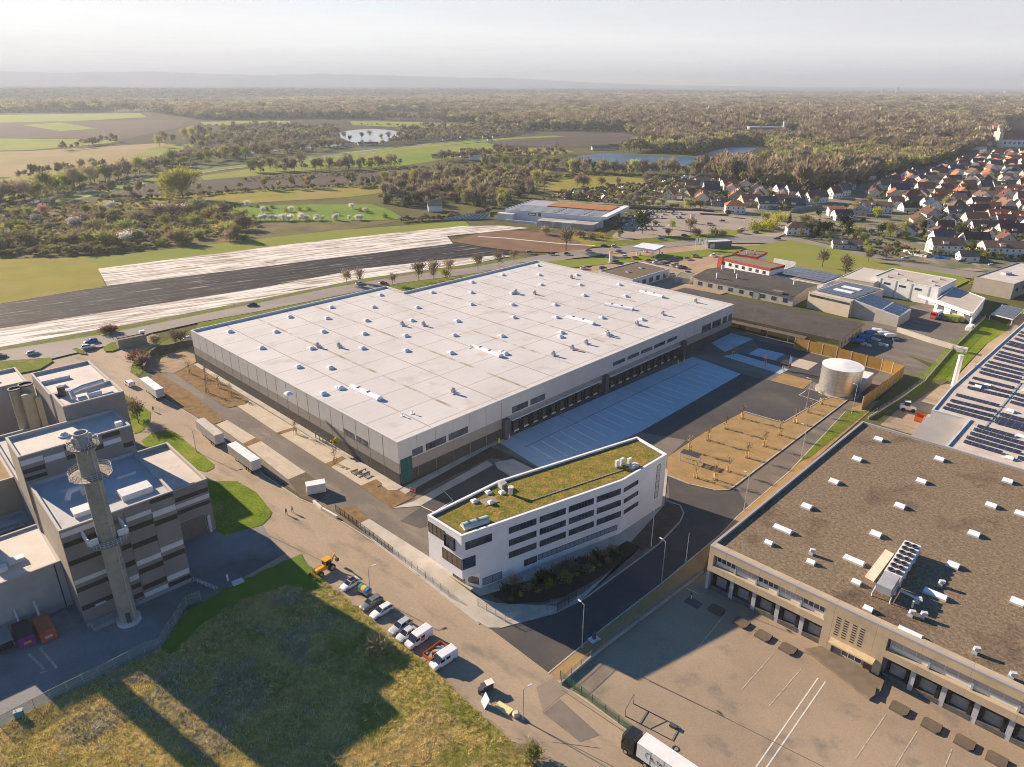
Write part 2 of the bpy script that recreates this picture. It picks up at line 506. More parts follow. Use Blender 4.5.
sheet('ploughed_field',[(100,198),(155,184),(240,177),(400,171),(490,167),(465,173),(400,180),(255,189.5),(205,191),(150,196)],.17,G_PLOUGH)
sheet('field',[(480,166),(540,166.5),(555,171),(500,180),(470,177)],.14,G_OLIVE)
sheet('field',[(520,187),(560,178),(600,174),(668,181),(650,184),(590,190.5),(540,191)],.14,G_OLIVE)
sheet('field',[(100,199),(155,196),(260,190),(370,186),(430,182),(420,188),(350,197),(200,206),(90,210)],.14,G_OLIVE)
sheet('orchard_meadow',[(232,208),(262,205),(372,204),(392,211),(404,219),(330,222),(245,222),(236,216)],.16,G_BRIGHT)
sheet('scrub_floor',[(-100,216),(60,206),(230,204),(245,223),(405,220),(340,231),(240,241),(120,254),(75,257),(-100,260)],.10,mat('scrub floor',(.12,.11,.05),(.20,.16,.075),scale=.05,rough=1,detail=9,spec=.05))
sheet('field',[(75,257),(120,254.5),(240,241),(340,230),(465,221),(470,226),(350,238),(260,249),(98,269)],.2,G_FIELD)
sheet('field',[(-120,261),(0,259.5),(75,257.5),(98,264),(104,282),(107,287),(0,304),(-120,326)],.2,G_OLIVE)
# raised dyke with its water channel and path
ribbon_sheet('canal_bank',[(-40,228),(30,207),(100,190),(160,177),(220,168),(330,156),(420,146),(500,139),(560,136)],34,.2,G_FIELD)
ribbon_sheet('canal',[(-40,222),(30,203),(100,187.5),(160,175),(220,166.5),(330,154.5),(420,144.5),(500,137.5)],10,.3,mat('canal water',(.05,.065,.07),rough=.2,spec=.5))
ribbon_sheet('path',[(-40,232),(30,211),(100,193),(160,179.5),(220,169.8),(330,157.5),(420,147.2),(500,140)],4,.32,mat('farm track',(.34,.31,.24),(.27,.26,.18),scale=.05,rough=1))
# crop film fields
sheet('crop_film_field',[(98,268.6),(260,248),(300,243),(350,237.5),(460,226),(500,225.5),(530,228),(500,231),(447,236),(453,243.5),(340,257),(260,267),(107,285.6)],.34,G_PLASTIC_L)
sheet('crop_film_field',[(-120,326),(0,303.5),(107,285.6),(260,267),(340,257),(453,243.5),(480,247),(520,252),(500,255),(440,260),(360,269),(260,288),(0,328.6),(-120,352)],.34,G_PLASTIC_D)
sheet('crop_film_field',[(-120,352),(0,328.6),(260,288),(360,269),(440,260),(500,255),(512,256),(470,264),(360,279),(260,299),(146,321),(0,347),(-120,372)],.34,G_PLASTIC_L)
sheet('ploughed_field',[(450,241),(480,233),(505,230),(563,233.5),(597,245.5),(577,252.5),(520,251.5),(480,246.5)],.36,G_BROWN)
ribbon_sheet('path',[(478,236.5),(505,238),(530,240.5),(560,243.5),(595,245.6)],2.2,.46,mat('white film strip',(.6,.55,.5),rough=.6))
# lakes
sheet('lake',[(337,134),(350,130.5),(372,128.8),(400,131.5),(408,135),(396,139),(375,143.5),(350,141.5)],.3,WATER,sm=True)
sheet('lake',[(235,152),(270,147.5),(320,144),(342,142.5),(338,146),(290,149.5),(245,154)],.3,WATER,sm=True)
sheet('lake',[(573,158),(600,153.5),(640,155),(690,157),(705,154),(718,149.5),(740,146.5),(756,148),(748,152),(715,158),(690,164),(660,170),(625,170),(592,164)],.3,WATER2,sm=True)

# ---- main road and junctions
sheet('main_road',[(-120,374),(0,350.5),(60,341),(104,334),(146,325.5),(260,302.5),(330,288),(400,276),(470,267.5),(530,257),(575,250),(620,246),(680,240),(720,236),(760,236),(800,238),(860,252),(900,262),(960,270),(1100,284),(1100,292),(960,277),(900,268),(850,257),(800,246),(760,243),(720,243),(680,246),(620,253),(575,258),(530,265),(470,274),(400,283),(330,297),(260,311),(205,321),(150,333),(128,341),(100,347),(20,366),(-40,376),(-120,392)],.40,G_ROAD)
sheet('verge',[(-120,372),(0,347),(146,321),(260,299),(360,279),(470,264),(520,256),(525,258),(470,267.5),(400,276),(330,288),(260,302.5),(146,325.5),(104,334),(0,350.5),(-120,374)],.38,G_VERGE)
sheet('verge',[(198,323),(260,311),(330,297),(400,283),(470,274),(530,265),(540,262),(535,275),(400,296),(300,312),(205,336),(192,338)],.3,G_VERGE)
ribbon_sheet('path',[(-60,361),(0,348.5),(146,322.6),(260,300.4),(360,280.5),(470,265.5),(520,257.5)],1.6,.44,mat('dark farm track',(.10,.09,.08),(.16,.14,.11),scale=.2,rough=1))

SHEETN,SHEET_EPS = 0,.0001

# ---- street, works yard, hall surroundings
sheet('street',[(-60,372),(20,356),(100,345),(150,333),(160,336),(150,352),(133,366),(138,376),(163,398),(196,417),(232,442),(252,462),(265,475),(300,498),(314,504),(335,517),(372,541),(418,575),(479,623),(488,627),(549,673),(558,680),(632,733),(700,785),(580,800),(552,778),(540,767),(505,735),(470,705),(432,668),(392,637),(350,602),(315,573),(300,554),(222,592),(205,570),(190,520),(120,440),(60,400),(-60,430)],.02,G_STREET)
sheet('works_yard',[(-90,800),(-90,560),(60,540),(130,500),(205,500),(213,531),(262,524),(272,540),(286,553),(222,590),(205,601),(188,606),(170,634),(160,650),(115,671),(52,701),(0,727)],.05,G_FACT)
sheet('hall_drive',[(150,372),(165,364),(196,363),(402,487),(560,400),(735,325),(830,345),(905,372),(862,410),(742,512),(660,587),(549,672),(488,627),(498,612),(440,560),(372,541),(335,517),(314,504),(252,462),(196,417),(163,398)],.03,G_ASPH2)
# fresh asphalt: access road beside the office and the lorry court
sheet('access_road',[(488,627),(500,627),(556,612),(585,598),(645,555),(662,542),(680,524),(684,511),(669,500),(668,476),(668,457),(686,440),(640,432),(741,374),(773,381),(803,389),(835,393),(850,399),(849,401),(735,487),(750,508),(740,515),(720,535),(660,585),(600,631),(549,672)],.06,G_ASPH)
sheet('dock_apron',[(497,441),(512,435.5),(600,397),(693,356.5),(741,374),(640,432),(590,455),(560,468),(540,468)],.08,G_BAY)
sheet('lorry_bay',[(400,521),(447,490),(487,463),(505,468),(540,475),(500,490),(445,520),(420,528)],.07,G_ASPH)
sheet('planting_bed',[(392,506),(405,494),(490,447),(497,449),(536,467),(527,470),(498,459),(487,459),(412,497)],.10,mat('mulch',(.115,.085,.065),(.085,.065,.05),scale=.6,rough=1,bump=.03,bscale=3))
sheet('pavement',[(399,490),(404,487),(487,444),(497,440),(500,443),(490,447),(405,494)],.12,CONC)
sheet('pavement',[(414,501),(487,460.5),(493,465),(447,490),(420,506),(392,508)],.11,CONC)
sheet('concrete_slab',[(495,462),(513,459),(536,470),(515,479),(497,468)],.12,CONC)
# slabs in the far corner of the court
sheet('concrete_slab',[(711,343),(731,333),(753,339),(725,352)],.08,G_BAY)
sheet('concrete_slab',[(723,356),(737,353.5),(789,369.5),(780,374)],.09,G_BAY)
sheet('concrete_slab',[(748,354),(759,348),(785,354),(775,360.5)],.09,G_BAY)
sheet('concrete_slab',[(781,363),(793,357),(818,363),(808,370)],.09,G_PAD)
sheet('gravel_bed',[(771,380.5),(783,373),(813,381),(803,389)],.10,G_SAND)
sheet('parking_court',[(725,352),(748,354),(775,360.5),(781,363),(808,370),(818,363),(793,357),(785,354),(759,348),(753,339),(795,349),(880,371),(848,398),(812,381),(783,373),(789,369.5),(737,353.5)],.05,G_ASPH)
sheet('gravel_island',[(743,412),(783,423.5),(821,401),(838,395.5),(848,399),(735,485.5),(729,489.5),(716,490),(690,484),(668,475),(667,463),(668,457),(688,443),(705,432)],.14,G_SAND)
kerb([(743,411.5),(783,423),(821,400.6),(838,395.2),(849,399),(735,486),(729,490),(716,490.6),(690,484.6),(667,475.6)],h=.22,w=.35)
line_marks('bay_markings',[((799,395),(806,390.5)),((799,395),(818,400.8)),((419,505),(434,512)),((434,512),(453,500.5)),((453,500.5),(441,488))],.22,.09,PAINT)
# dock apron lanes
ap = [((612 + i * 0,0),(0,0)) for i in range(0)]
A0,A1,B0_,B1_ = P(515,441,.1),P(686,360.5,.1),P(553,465,.1),P(733,374,.1)
mb = MB()
for i in range(22):
    t = (i + .5) / 22
    a,b = A0.lerp(A1,t),B0_.lerp(B1_,t)
    a = a.lerp(b,.30); b = a.lerp(b,.95)
    d = (b - a).normalized(); n = Vector((-d.y,d.x,0)) * .14
    mb.add([a - n,b - n,b + n,a + n],[(0,1,2,3)])
tag(mb.build('bay_markings',mat('lane paint',(.80,.82,.82),(.64,.67,.68),scale=.5,rough=.8)),kind='structure')
q0,q1 = A0.lerp(B0_,.27),A1.lerp(B1_,.27); line_w = (q1 - q0)
mb = MB(); n = Vector((-line_w.y,line_w.x,0)).normalized() * .12; mb.add([q0 - n,q1 - n,q1 + n,q0 + n],[(0,1,2,3)])
tag(mb.build('apron_drain',mat('slot drain',(.10,.12,.13))),kind='structure')
# beside the left face of the hall
sheet('pavement',[(194,364.5),(198,362.5),(403,487),(397,490)],.12,CONC)
sheet('planting_bed',[(174,373),(195,364.8),(249,401),(246,404),(229,407.5),(222,405)],.14,G_SOIL)
sheet('parking_bays',[(237,406),(250,400.5),(294,427),(276.5,432.5)],.12,G_PAD)
sheet('planting_bed',[(276.5,432.5),(294,427),(297,429),(280,434.5)],.13,G_SOIL)
sheet('parking_bays',[(280,434.5),(297,429),(342,456),(325.5,463.5)],.12,G_PAD)
sheet('planting_bed',[(325.5,463.5),(342,456),(346,458.5),(331,467)],.13,G_SOIL)
sheet('parking_bays',[(331,467),(346,458.5),(397,489.5),(390,491.5),(376,481),(363,487)],.12,G_PAD)
sheet('planting_bed',[(360,486),(376,479),(383,484),(377,487),(387,490),(397,490),(414,497.5),(392,508),(386,504)],.13,G_SOIL)
sheet('planting_bed',[(150,378),(158,372),(190,392),(226,420),(214,424),(196,416),(163,397)],.12,G_SOIL)
sheet('earth_bank',[(133,360),(150,345),(192,338),(196,362),(174,373),(158,372),(145,372)],.10,mat('bare earth',(.36,.25,.15),(.25,.18,.10),scale=.3,rough=1,detail=9,bump=.08,bscale=1.5,col3=(.16,.15,.05),scale3=.12))
sheet('parking_bays',[(216,424.5),(227,420),(255.5,437.5),(243,443.5)],.12,G_PAD)
sheet('planting_bed',[(243,443.5),(255.5,437.5),(261,441),(247,446.5)],.13,G_SOIL)
sheet('parking_bays',[(247,446.5),(261,441),(305.5,472),(288,479.5)],.12,G_PAD)
sheet('planting_bed',[(288,479.5),(305.5,472),(314,478),(318,488),(330,490),(320,500),(314,503),(300,497)],.13,mat('dark soil',(.13,.10,.065),(.10,.075,.05),scale=.5,rough=1,bump=.05,bscale=3))
sheet('planting_bed',[(336,511),(342,508),(352,506.5),(362,511),(369,518.5),(358,524),(346,519)],.14,G_SOIL)
sheet('forecourt',[(357,524.5),(369,518.5),(428,556),(436,566),(468,590),(478,597),(497,603),(555,606),(582,594),(643,545),(630,539),(664,508),(668,506),(672,510),(641,546),(585,597),(556,611.5),(540,617),(500,627.5),(488,627.5),(470,617),(418,574.5),(374,541)],.12,CONC)
sheet('forecourt',[(425,560),(520,500),(640,440),(668,470),(664,508),(632,541),(520,585),(480,596)],.115,CONC)
sheet('planting_bed',[(490,594),(520,583),(575,570),(627,541),(641,547),(600,577),(565,596),(540,602),(508,604)],.18,mat('bed mulch',(.05,.04,.03),(.035,.03,.02),scale=.6,rough=1))
sheet('planting_bed',[(632,541),(667,502),(679,506),(683,513),(679,521),(658,543),(641,551),(637,545)],.15,mat('mulch',(.115,.085,.065)))
kerb([(667,501),(680,505.5),(684,513),(680,522),(659,544),(642,557),(585,598.5),(556,613),(500,628)],h=.14,w=.3)
# strips along the access road
sheet('verge',[(549,673),(600,631),(660,585),(720,535),(738,516),(790,472),(845,411),(862,404),(880,400),(868,413),(712,548),(703,571),(660,605),(600,650),(562,684)],.09,G_SAND)
sheet('verge',[(790,470),(846,411),(868,411),(812,456),(800,462)],.12,G_VERGE)
kerb([(549,673),(600,631),(660,585),(720,535),(738,516),(790,471),(845,412)],h=.13,w=.28)
# right-hand yard
sheet('truck_yard',[(561,686),(600,651.5),(660,606.5),(703,573),(716,570),(840,634),(1040,735),(1130,780),(1130,900),(760,900),(700,785),(632,733)],.07,G_YARD)
line_marks('yard_markings',[((756,767),(818,678)),((764,771),(825.5,681.5))],.22,.09,PAINT)
line_marks('worn_markings',[((696,650),(727,612)),((741,690),(774,653)),((769,706),(801,669)),((856,758),(886,714)),((894,768),(917,731)),((942,775),(952,749))],.18,.095,PAINT_WORN)
line_marks('worn_markings',[((699,594),(686,588))],.18,.095,PAINT)
line_marks('yard_joints',[((649,681),(720,715)),((720,715),(860,785)),((826,662),(750,628)),((562,690),(640,742))],.10,.092,mat('joint tar and shadow lines',(.10,.085,.07)))
# street details: repair patches, joints, and lamp shadows painted as dark lines
sheet('street_patch',[(543,713),(560,699),(600,735),(580,742)],.035,DARKPATCH)
sheet('street_patch',[(536,687),(556,676),(572,688),(560,697),(543,712)],.035,mat('newer patch',(.27,.22,.165),(.24,.20,.15),scale=.4,rough=.9))
line_marks('street_joints_and_shadows',[((524,721),(614,767)),((200,520),(236,547)),((236,520),(320,560)),((270,545),(300,568)),((552,742),(600,748))],.10,.04,mat('joint tar and shadow lines',(.10,.085,.07)))  # some of these lines are cast shadows of lamps, drawn in dark colour
kerb([(133,366),(138,376),(163,398),(196,418),(232,443),(252,463),(265,476),(300,499),(314,505)],h=.12,w=.25)
kerb([(335,517.5),(374,542),(418,576),(479,624)],h=.12,w=.25)
kerb([(558,681),(632,734),(700,786)],h=.12,w=.25)
sheet('verge',[(553,676),(558,680),(632,733),(700,785),(704,783),(634,728),(566,681)],.1,G_SAND)
sheet('verge',[(318,507),(324,503),(374,536),(418,571),(418,576),(374,542),(335,518)],.11,mat('gutter earth',(.16,.115,.07),(.22,.17,.10),scale=.5,rough=1,col3=(.17,.18,.03),scale3=.3))
# lawns
def lawn(pts,z=.1,m=G_LAWN):
    return sheet('lawn',pts,z,m)
lawn([(141,441),(152,433),(166,430),(175,432),(214,464),(214,468),(206,472),(192,468),(176,462),(150,452)])
lawn([(190,478),(208,481),(237,481),(256,492),(272,512),(270,517),(262,525),(236,532),(224,535),(213,529),(205,500)])
lawn([(118,388),(132,400),(151,412),(150,421),(141,432),(134,434),(124,404)])
lawn([(-40,366),(12,360),(50,357.5),(53,361),(40,369),(0,377),(-40,384)],.44,G_VERGE)
lawn([(72,349),(76,347.5),(85,351),(87,354),(80,353.5)],.44,G_VERGE)
lawn([(103,347),(112,342),(128,340),(126,346),(112,351),(104,351)],.44,G_VERGE)
lawn([(130,372),(133,362),(146,350),(152,346),(148,360),(142,372),(138,377)],.13,G_VERGE)
lawn([(150,347),(192,330),(196,345),(160,356)],.14,G_VERGE)
lawn([(12,383),(29,380.5),(35,381),(27,386),(20,388)],.1)
# meadow in the corner
MEADOW = [(0,727),(52,700),(115,670),(160,650),(186,611),(205,601),(222,590),(300,554),(315,573),(350,602),(392,637),(432,668),(470,705),(505,735),(540,767),(560,790),(540,850),(-120,850),(-120,790)]
sheet('meadow',MEADOW,.12,G_MEADOW)
sheet('lawn',[(160,650),(186,611),(205,601),(222,590),(300,554),(313,571),(322,580),(318,592),(290,585),(245,598),(205,622),(172,655)],.16,mat('mown verge',(.11,.19,.015),(.085,.15,.012),scale=.3,rough=1,bump=.06,bscale=3),ragged=.35)
# small lot around the right sheds
sheet('vehicle_yard',[(845,352),(880,340),(935,370),(945,374),(920,392),(898,384),(880,372)],.06,G_ASPH2)
sheet('works_yard',[(838,330),(930,300),(1000,322),(990,340),(950,370),(900,352)],.07,G_ASPH2)
sheet('lawn',[(905,395),(926,374),(951,341),(955,342.5),(934,376),(916,394)],.12,G_LAWN)
sheet('lawn',[(916,382),(952,343),(985,318),(1012,327),(985,345),(950,382),(945,379)],.12,G_LAWN)
sheet('lawn',[(905,374),(945,372),(955,376),(925,395),(912,404),(890,412),(868,420),(875,405)],.10,mat('verge with painted shade',(.11,.13,.025),(.16,.13,.05),scale=.3,rough=1))  # verge grass darkened, the shade painted into its colour
sheet('storage_yard',[(880,425),(925,386),(950,384),(1000,330),(1024,310),(1060,340),(930,440)],.08,G_STREET)
# middle distance: car parks, park lawn, garden ground of the village
sheet('car_park',[(590,268),(620,246),(650,244),(760,244),(790,275),(700,300),(640,290),(560,275),(520,268)],.30,G_SAND2)
sheet('car_park',[(612,236),(640,210),(700,211),(790,222),(800,228),(770,240),(720,243),(620,247)],.42,mat('car park paving',(.34,.28,.22),(.27,.225,.18),scale=.06,rough=.95))
sheet('lawn',[(715,252),(790,240),(840,250),(900,266),(960,276),(970,280),(950,290),(880,290),(830,288),(760,268)],.44,G_FIELD)
sheet('verge',[(500,268),(560,260),(640,256),(700,250),(735,246),(760,245),(740,252),(690,258),(625,262),(550,270)],.44,G_FIELD)
sheet('verge',[(590,244),(620,240),(700,234),(740,232),(725,237),(680,241),(620,246)],.45,G_VERGE)
sheet('verge',[(748,230),(768,224),(775,232),(760,234)],.46,G_FIELD)
sheet('verge',[(560,232),(600,236),(620,238),(610,246),(590,247)],.44,G_OLIVE)
sheet('roundabout',[(718,231),(726,229),(737,231),(735,235),(722,235)],.48,G_FIELD,sm=True)
sheet('field_road',[(765,216),(790,212),(858,202),(872,200),(874,204),(858,207),(790,218),(770,224)],.46,G_TAN)
sheet('village_ground',[(640,186),(690,180),(800,195),(925,172),(1000,142),(1200,130),(1200,285),(960,270),(900,262),(860,252),(800,237),(760,226),(700,212),(640,206),(560,202),(550,194)],.28,mat('garden ground',(.20,.17,.115),(.115,.125,.05),scale=.035,rough=1,detail=9,lo=.42,hi=.58,col3=(.30,.25,.19),scale3=.05,lo3=.52,hi3=.6))

# ================================================================== BUILDINGS
class Face:
    """a wall seen from outside, a = its left end, b = its right end"""
    def __init__(s,a,b):
        s.o = Vector((a[0],a[1],0)); e = Vector((b[0],b[1],0))
        s.L = (e - s.o).length; s.d = (e - s.o).normalized(); s.n = Vector((s.d.y,-s.d.x,0)); s.rot = math.atan2(s.d.y,s.d.x)
    def at(s,u,z,out=0.0):
        p = s.o + s.d * u + s.n * out
        return Vector((p.x,p.y,z))
    def px(s,x,y):
        d = Vector(ray(x,y)); t = (s.o - Vector((0,0,H))).dot(s.n) / d.dot(s.n)
        q = d * t + Vector((0,0,H))
        return (q - s.o).dot(s.d),q.z
    def slab(s,mb,u0,u1,z0,z1,o0,o1,mi=0):
        """box on the wall between outward offsets o0 and o1"""
        return mb.fbox(s.at(u0,z0,o0),s.d * (u1 - u0),s.n * (o1 - o0) ,Vector((0,0,z1 - z0)),mi)
def window(root,F,u0,u1,z0,z1,cols=1,rows=1,frame=DGREY,pane=GLASS,bar=.10,out=.07,label=None,name='window',off=0.0):
    if off: F = Face(F.at(0,0,off),F.at(F.L,0,off))
    f = MB()
    F.slab(f,u0,u1,z0,z0 + bar,-.05,out); F.slab(f,u0,u1,z1 - bar,z1,-.05,out)
    zi,zj = z0 + bar + .002,z1 - bar - .002
    for i in range(cols + 1):
        c = u0 + (u1 - u0) * i / cols
        a = u0 if i == 0 else (u1 - bar if i == cols else c - bar / 2)
        F.slab(f,a,a + bar,zi,zj,-.05,out - .004)
    for j in range(1,rows):
        c = z0 + (z1 - z0) * j / rows
        F.slab(f,u0 + bar,u1 - bar,c - bar / 2,c + bar / 2,-.05,out - .01)
    o = f.build(name,frame,root,fix=True)
    p = MB()
    F.slab(p,u0 + bar * .5,u1 - bar * .5,z0 + bar * .5,z1 - bar * .5,-.03,out * .45)
    p.build('pane',pane,o,fix=True)
    if label: o['label'] = label
    return o
def door(root,F,u0,u1,z0,z1,m=GREY,frame=DGREY,out=.08,label=None,name='door',handle=True):
    f = MB(); F.slab(f,u0,u1,z0 + .01,z1,-.05,out); o = f.build(name,m,root,fix=True)
    g = MB()
    F.slab(g,u0 - .12,u0 - .002,z0 + .01,z1 + .12,-.05,out + .05); F.slab(g,u1 + .002,u1 + .12,z0 + .01,z1 + .12,-.05,out + .05)
    F.slab(g,u0,u1,z1 + .003,z1 + .12,-.05,out + .045)
    g.build('door_frame',frame,o,fix=True)
    if label: o['label'] = label
    return o
def rect3(pa,pb,pc,z):
    """footprint from a roof edge a-b (left to right as seen) and a third roof point that gives the depth"""
    a,b,c = P(*pa,z),P(*pb,z),P(*pc,z)
    d = (b - a).normalized(); n = Vector((-d.y,d.x,0))
    dep = (c - a).dot(n)
    return [a,b,b + n * dep,a + n * dep]
def inset(poly,w):
    n = len(poly); out = []
    for i in range(n):
        a,b,c = Vector(poly[i - 1]),Vector(poly[i]),Vector(poly[(i + 1) % n])
        a.z = b.z = c.z = 0
        d1,d2 = (b - a).normalized(),(c - b).normalized()
        n1,n2 = Vector((-d1.y,d1.x,0)),Vector((-d2.y,d2.x,0))
        k = 1 + n1.dot(n2)
        out.append(b + (n1 + n2) * (w / max(k,.2)))
    return out
def ccw(poly):
    a = sum(p[0] * q[1] - q[0] * p[1] for p,q in zip(poly,list(poly[1:]) + [poly[0]]))
    return list(poly) if a > 0 else list(poly)[::-1]
def flat_building(name,label,cat,poly,z,wall_m,roof_m,lip=.5,lipw=.35,cap_m=None,base=0.0,rot=None):
    """walls, a roof sheet and a raised parapet round it; poly in world x, y"""
    poly = ccw([Vector((p[0],p[1],0)) for p in poly])
    c = sum(poly,Vector()) / len(poly)
    if rot is None:
        d = poly[1] - poly[0]; rot = math.atan2(d.y,d.x)
    r = thing(name,label,cat,(c.x,c.y,base),rot)
    MB().prism(poly,base,z - .02,0).build('wall',wall_m,r)
    inn = inset(poly,lipw)
    MB().poly([(p.x,p.y,z - lip) for p in inset(poly,lipw * .5)]).build('roof',roof_m,r)
    pb = MB(); n = len(poly)
    outp = inset(poly,-.05)
    vs = [(p.x,p.y,q) for P_,q in ((outp,z - .25),(outp,z),(inn,z),(inn,z - lip - .05)) for p in P_]
    pb.add(vs,[(k * n + i,k * n + (i + 1) % n,(k + 1) * n + (i + 1) % n,(k + 1) * n + i) for k in range(3) for i in range(n)])
    pb.build('parapet',cap_m or wall_m,r)
    return r,poly
def dome_mesh(sx=2.0,sy=2.0,hc=.45,hd=.45,mats=(WHITE,WHITE)):
    mb = MB(); mb.box((0,0,0),(sx,sy,hc),0,0)
    n,k = 8,3
    rings = []
    for j in range(k + 1):
        t = j / k * math.pi / 2
        rings.append([(sx * .46 * math.cos(t) * (abs(math.cos(a)) ** .5) * (1 if math.cos(a) > 0 else -1),sy * .46 * math.cos(t) * (abs(math.sin(a)) ** .5) * (1 if math.sin(a) > 0 else -1),hc + hd * math.sin(t)) for a in (math.pi / n + 2 * math.pi * i / n for i in range(n))])
    vs = [p for rg in rings for p in rg]
    mb.add(vs,[(j * n + i,j * n + (i + 1) % n,(j + 1) * n + (i + 1) % n,(j + 1) * n + i) for j in range(k) for i in range(n)],1)
    return mb.mesh('skylight',mats)
DOME = mat('skylight dome',(.82,.83,.84),rough=.25,spec=.5)
SKYL = dome_mesh(2.1,2.1,.4,.5,(WHITE,DOME))
def vent_mesh():
    mb = MB(); mb.box((0,0,0),(1.5,1.5,.3),0,1); mb.box((0,0,.3),(.9,.9,1.2),.1,0)
    mb.cyl((0,0,1.5),.55,.35,.3,10,0)
    mb.box((1.1,.3,0),(.5,.5,.6),0,0)
    return mb.mesh('roof_vent',(GREY,LGREY))
VENT = vent_mesh()
def pipe_vent_mesh():
    mb = MB(); mb.cyl((0,0,0),.12,.12,.8,8,0); mb.cyl((0,0,.8),.22,.22,.15,8,0); mb.box((0,0,0),(.7,.7,.12),0,0)
    return mb.mesh('vent_pipe',(WHITE,))
PIPEV = pipe_vent_mesh()
def barrel_mesh(L=12,W=2.2):
    mb = MB(); mb.box((0,0,0),(L,W,.35),0,0)
    n = 8; vs = []
    for x in (-L / 2,L / 2):
        vs += [(x,W * .46 * math.cos(math.pi * i / n),.35 + .75 * math.sin(math.pi * i / n)) for i in range(n + 1)]
    mb.add(vs,[(i,n + 1 + i,n + 2 + i,i + 1) for i in range(n)],1)
    mb.poly(vs[:n + 1],1); mb.poly(vs[n + 1:][::-1],1)
    for k in (.25,.6):
        mb.box((-L / 2 + L * k,0,1.02),(.5,1.2,.14),0,2)
    return mb.mesh('rooflight_strip',(WHITE,DOME,DGREY))
BARREL = barrel_mesh()

# ------------------------------------------------------------------ the big logistics hall
HB = Vector((-28.27,154.45,0)); HA = math.radians(45.66)
HU = Vector((math.cos(HA),math.sin(HA),0)); HV = Vector((-HU.y,HU.x,0))
HLU,HLV1,HLV2,HN,HZ = 168.6,121.3,108.3,85.4,12.45
hall = thing('logistics_hall','huge flat white-roofed logistics hall with grey banded walls and loading docks','warehouse',HB,HA)
def hw(u,v,z=0): return HB + HU * u + HV * v + Vector((0,0,z))
fp = [hw(0,0),hw(HLU,0),hw(HLU,HLV2),hw(HN,HLV2),hw(HN,HLV1),hw(0,HLV1)]
W_LOW = mat('dark plinth cladding',(.060,.057,.055),(.048,.046,.045),scale=.3,rough=.6)
W_MID = mat('taupe cladding',(.255,.24,.22),(.23,.217,.20),scale=.2,rough=.6)
W_TOP = mat('pale grey cladding',(.46,.46,.455),(.42,.42,.417),scale=.2,rough=.55)
for q in (W_LOW,W_MID,W_TOP):
    MATS[q.name] = q
def banded(poly,bands,name='wall'):
    for z0,z1,m_,lab in bands:
        MB().prism(poly,z0,z1,0).build(name,m_,hall)['label'] = lab
banded(fp,[(0,3.3,W_LOW,'dark band at the foot of the wall'),(3.3,6.3,W_MID,'taupe middle band of the wall'),(6.3,HZ - .05,W_TOP,'pale grey upper band of the wall')])
R_HALL = mat('hall roof membrane',(.595,.575,.55),(.53,.51,.485),scale=.05,rough=.75,detail=10,coords='obj',col3=(.43,.38,.33),scale3=.12,lo3=.56,hi3=.80)
stripes(R_HALL,0,24.2,.45,(.33,.285,.24),strength=.85)
stripes(R_HALL,1,12.1,.45,(.36,.32,.28),offset=3,strength=.7)
stripes(R_HALL,1,2.42,.12,(.42,.385,.35),strength=.4)
stripes(R_HALL,0,24.2,1.0,(.33,.235,.13),offset=12.1,noise_scale=.22,strength=.95)
stripes(R_HALL,0,500,1.1,(.34,.25,.15),offset=165.4,noise_scale=.09,strength=.9)
inn = inset(fp,.45)
MB().poly([(p.x,p.y,HZ - .75) for p in inset(fp,.2)]).build('roof',R_HALL,hall)
pb = MB(); n = len(fp); op = inset(fp,-.06)
vs = [(p.x,p.y,q) for P_,q in ((op,HZ - .22),(op,HZ),(inn,HZ),(inn,HZ - .8)) for p in P_]
pb.add(vs,[(k * n + i,k * n + (i + 1) % n,(k + 1) * n + (i + 1) % n,(k + 1) * n + i) for k in range(3) for i in range(n)])
pb.build('parapet',mat('parapet sheet',(.58,.57,.56),rough=.5),hall)
# upright joints of the cladding
FL,FR = Face(hw(0,HLV1),hw(0,0)),Face(hw(0,0),hw(HLU,0))
JOINT = mat('cladding joint',(.20,.19,.18),rough=.6)
for F_,L_ in ((FL,HLV1),(FR,HLU)):
    for i in range(1,int(L_ / 6.05)):
        if F_ is FR and 6 < i < 22: continue
        j = MB(); F_.slab(j,i * 6.05 - .05,i * 6.05 + .05,.1,HZ - .3,-.02,.025)
        j.build('joint_cover',JOINT,hall,fix=True)
# windows of the right-hand face (image position -> metres along the wall)
for x0,x1,yt,yb,c in ((412,422.5,452,457.5,3),(425.6,446,447,452,6),(448.6,468,438.5,443.5,6),(512,528,406.5,410,4),(530.5,545,400.5,403.5,4)):
    u0,z1 = FR.px(x0,yt - 1.5); u1,z = FR.px(x1,FR and yt - (x1 - x0) * .44); u1 = FR.px(x1,yt - (x1 - x0) * .435)[0]
    window(hall,FR,u0,u1,6.7,8.6,c)
for x0,x1 in ((613,625),(627.5,639),(641,652),(654,665),(667,677)):
    u0,u1 = FR.px(x0,365 - (x0 - 613) * .41)[0],FR.px(x1,365 - (x1 - 613) * .41)[0]
    window(hall,FR,u0,u1,7.9,9.2,3)
for x0,x1 in ((702,711),(712.5,721),(723,727),(728.5,732)):
    u0,u1 = FR.px(x0,328 - (x0 - 702) * .45)[0],FR.px(x1,328 - (x1 - 702) * .45)[0]
    window(hall,FR,u0,min(u1,HLU - .4),5.8,8.6,3)
TEAL = mat('green glazing',(.02,.10,.085),rough=.1,spec=.6)
window(hall,FR,.5,4.2,.15,7.2,3,5,pane=TEAL,label='tall green glazed entrance at the corner',name='entrance_glazing')
for x0,x1,yt in ((343.5,354,428),(356.5,367.5,435)):
    u0,z1 = FL.px(x0,yt); u1 = FL.px(x1,yt + (x1 - x0) * .6)[0]
    window(hall,FL,u0,u1,6.0,7.7,3)
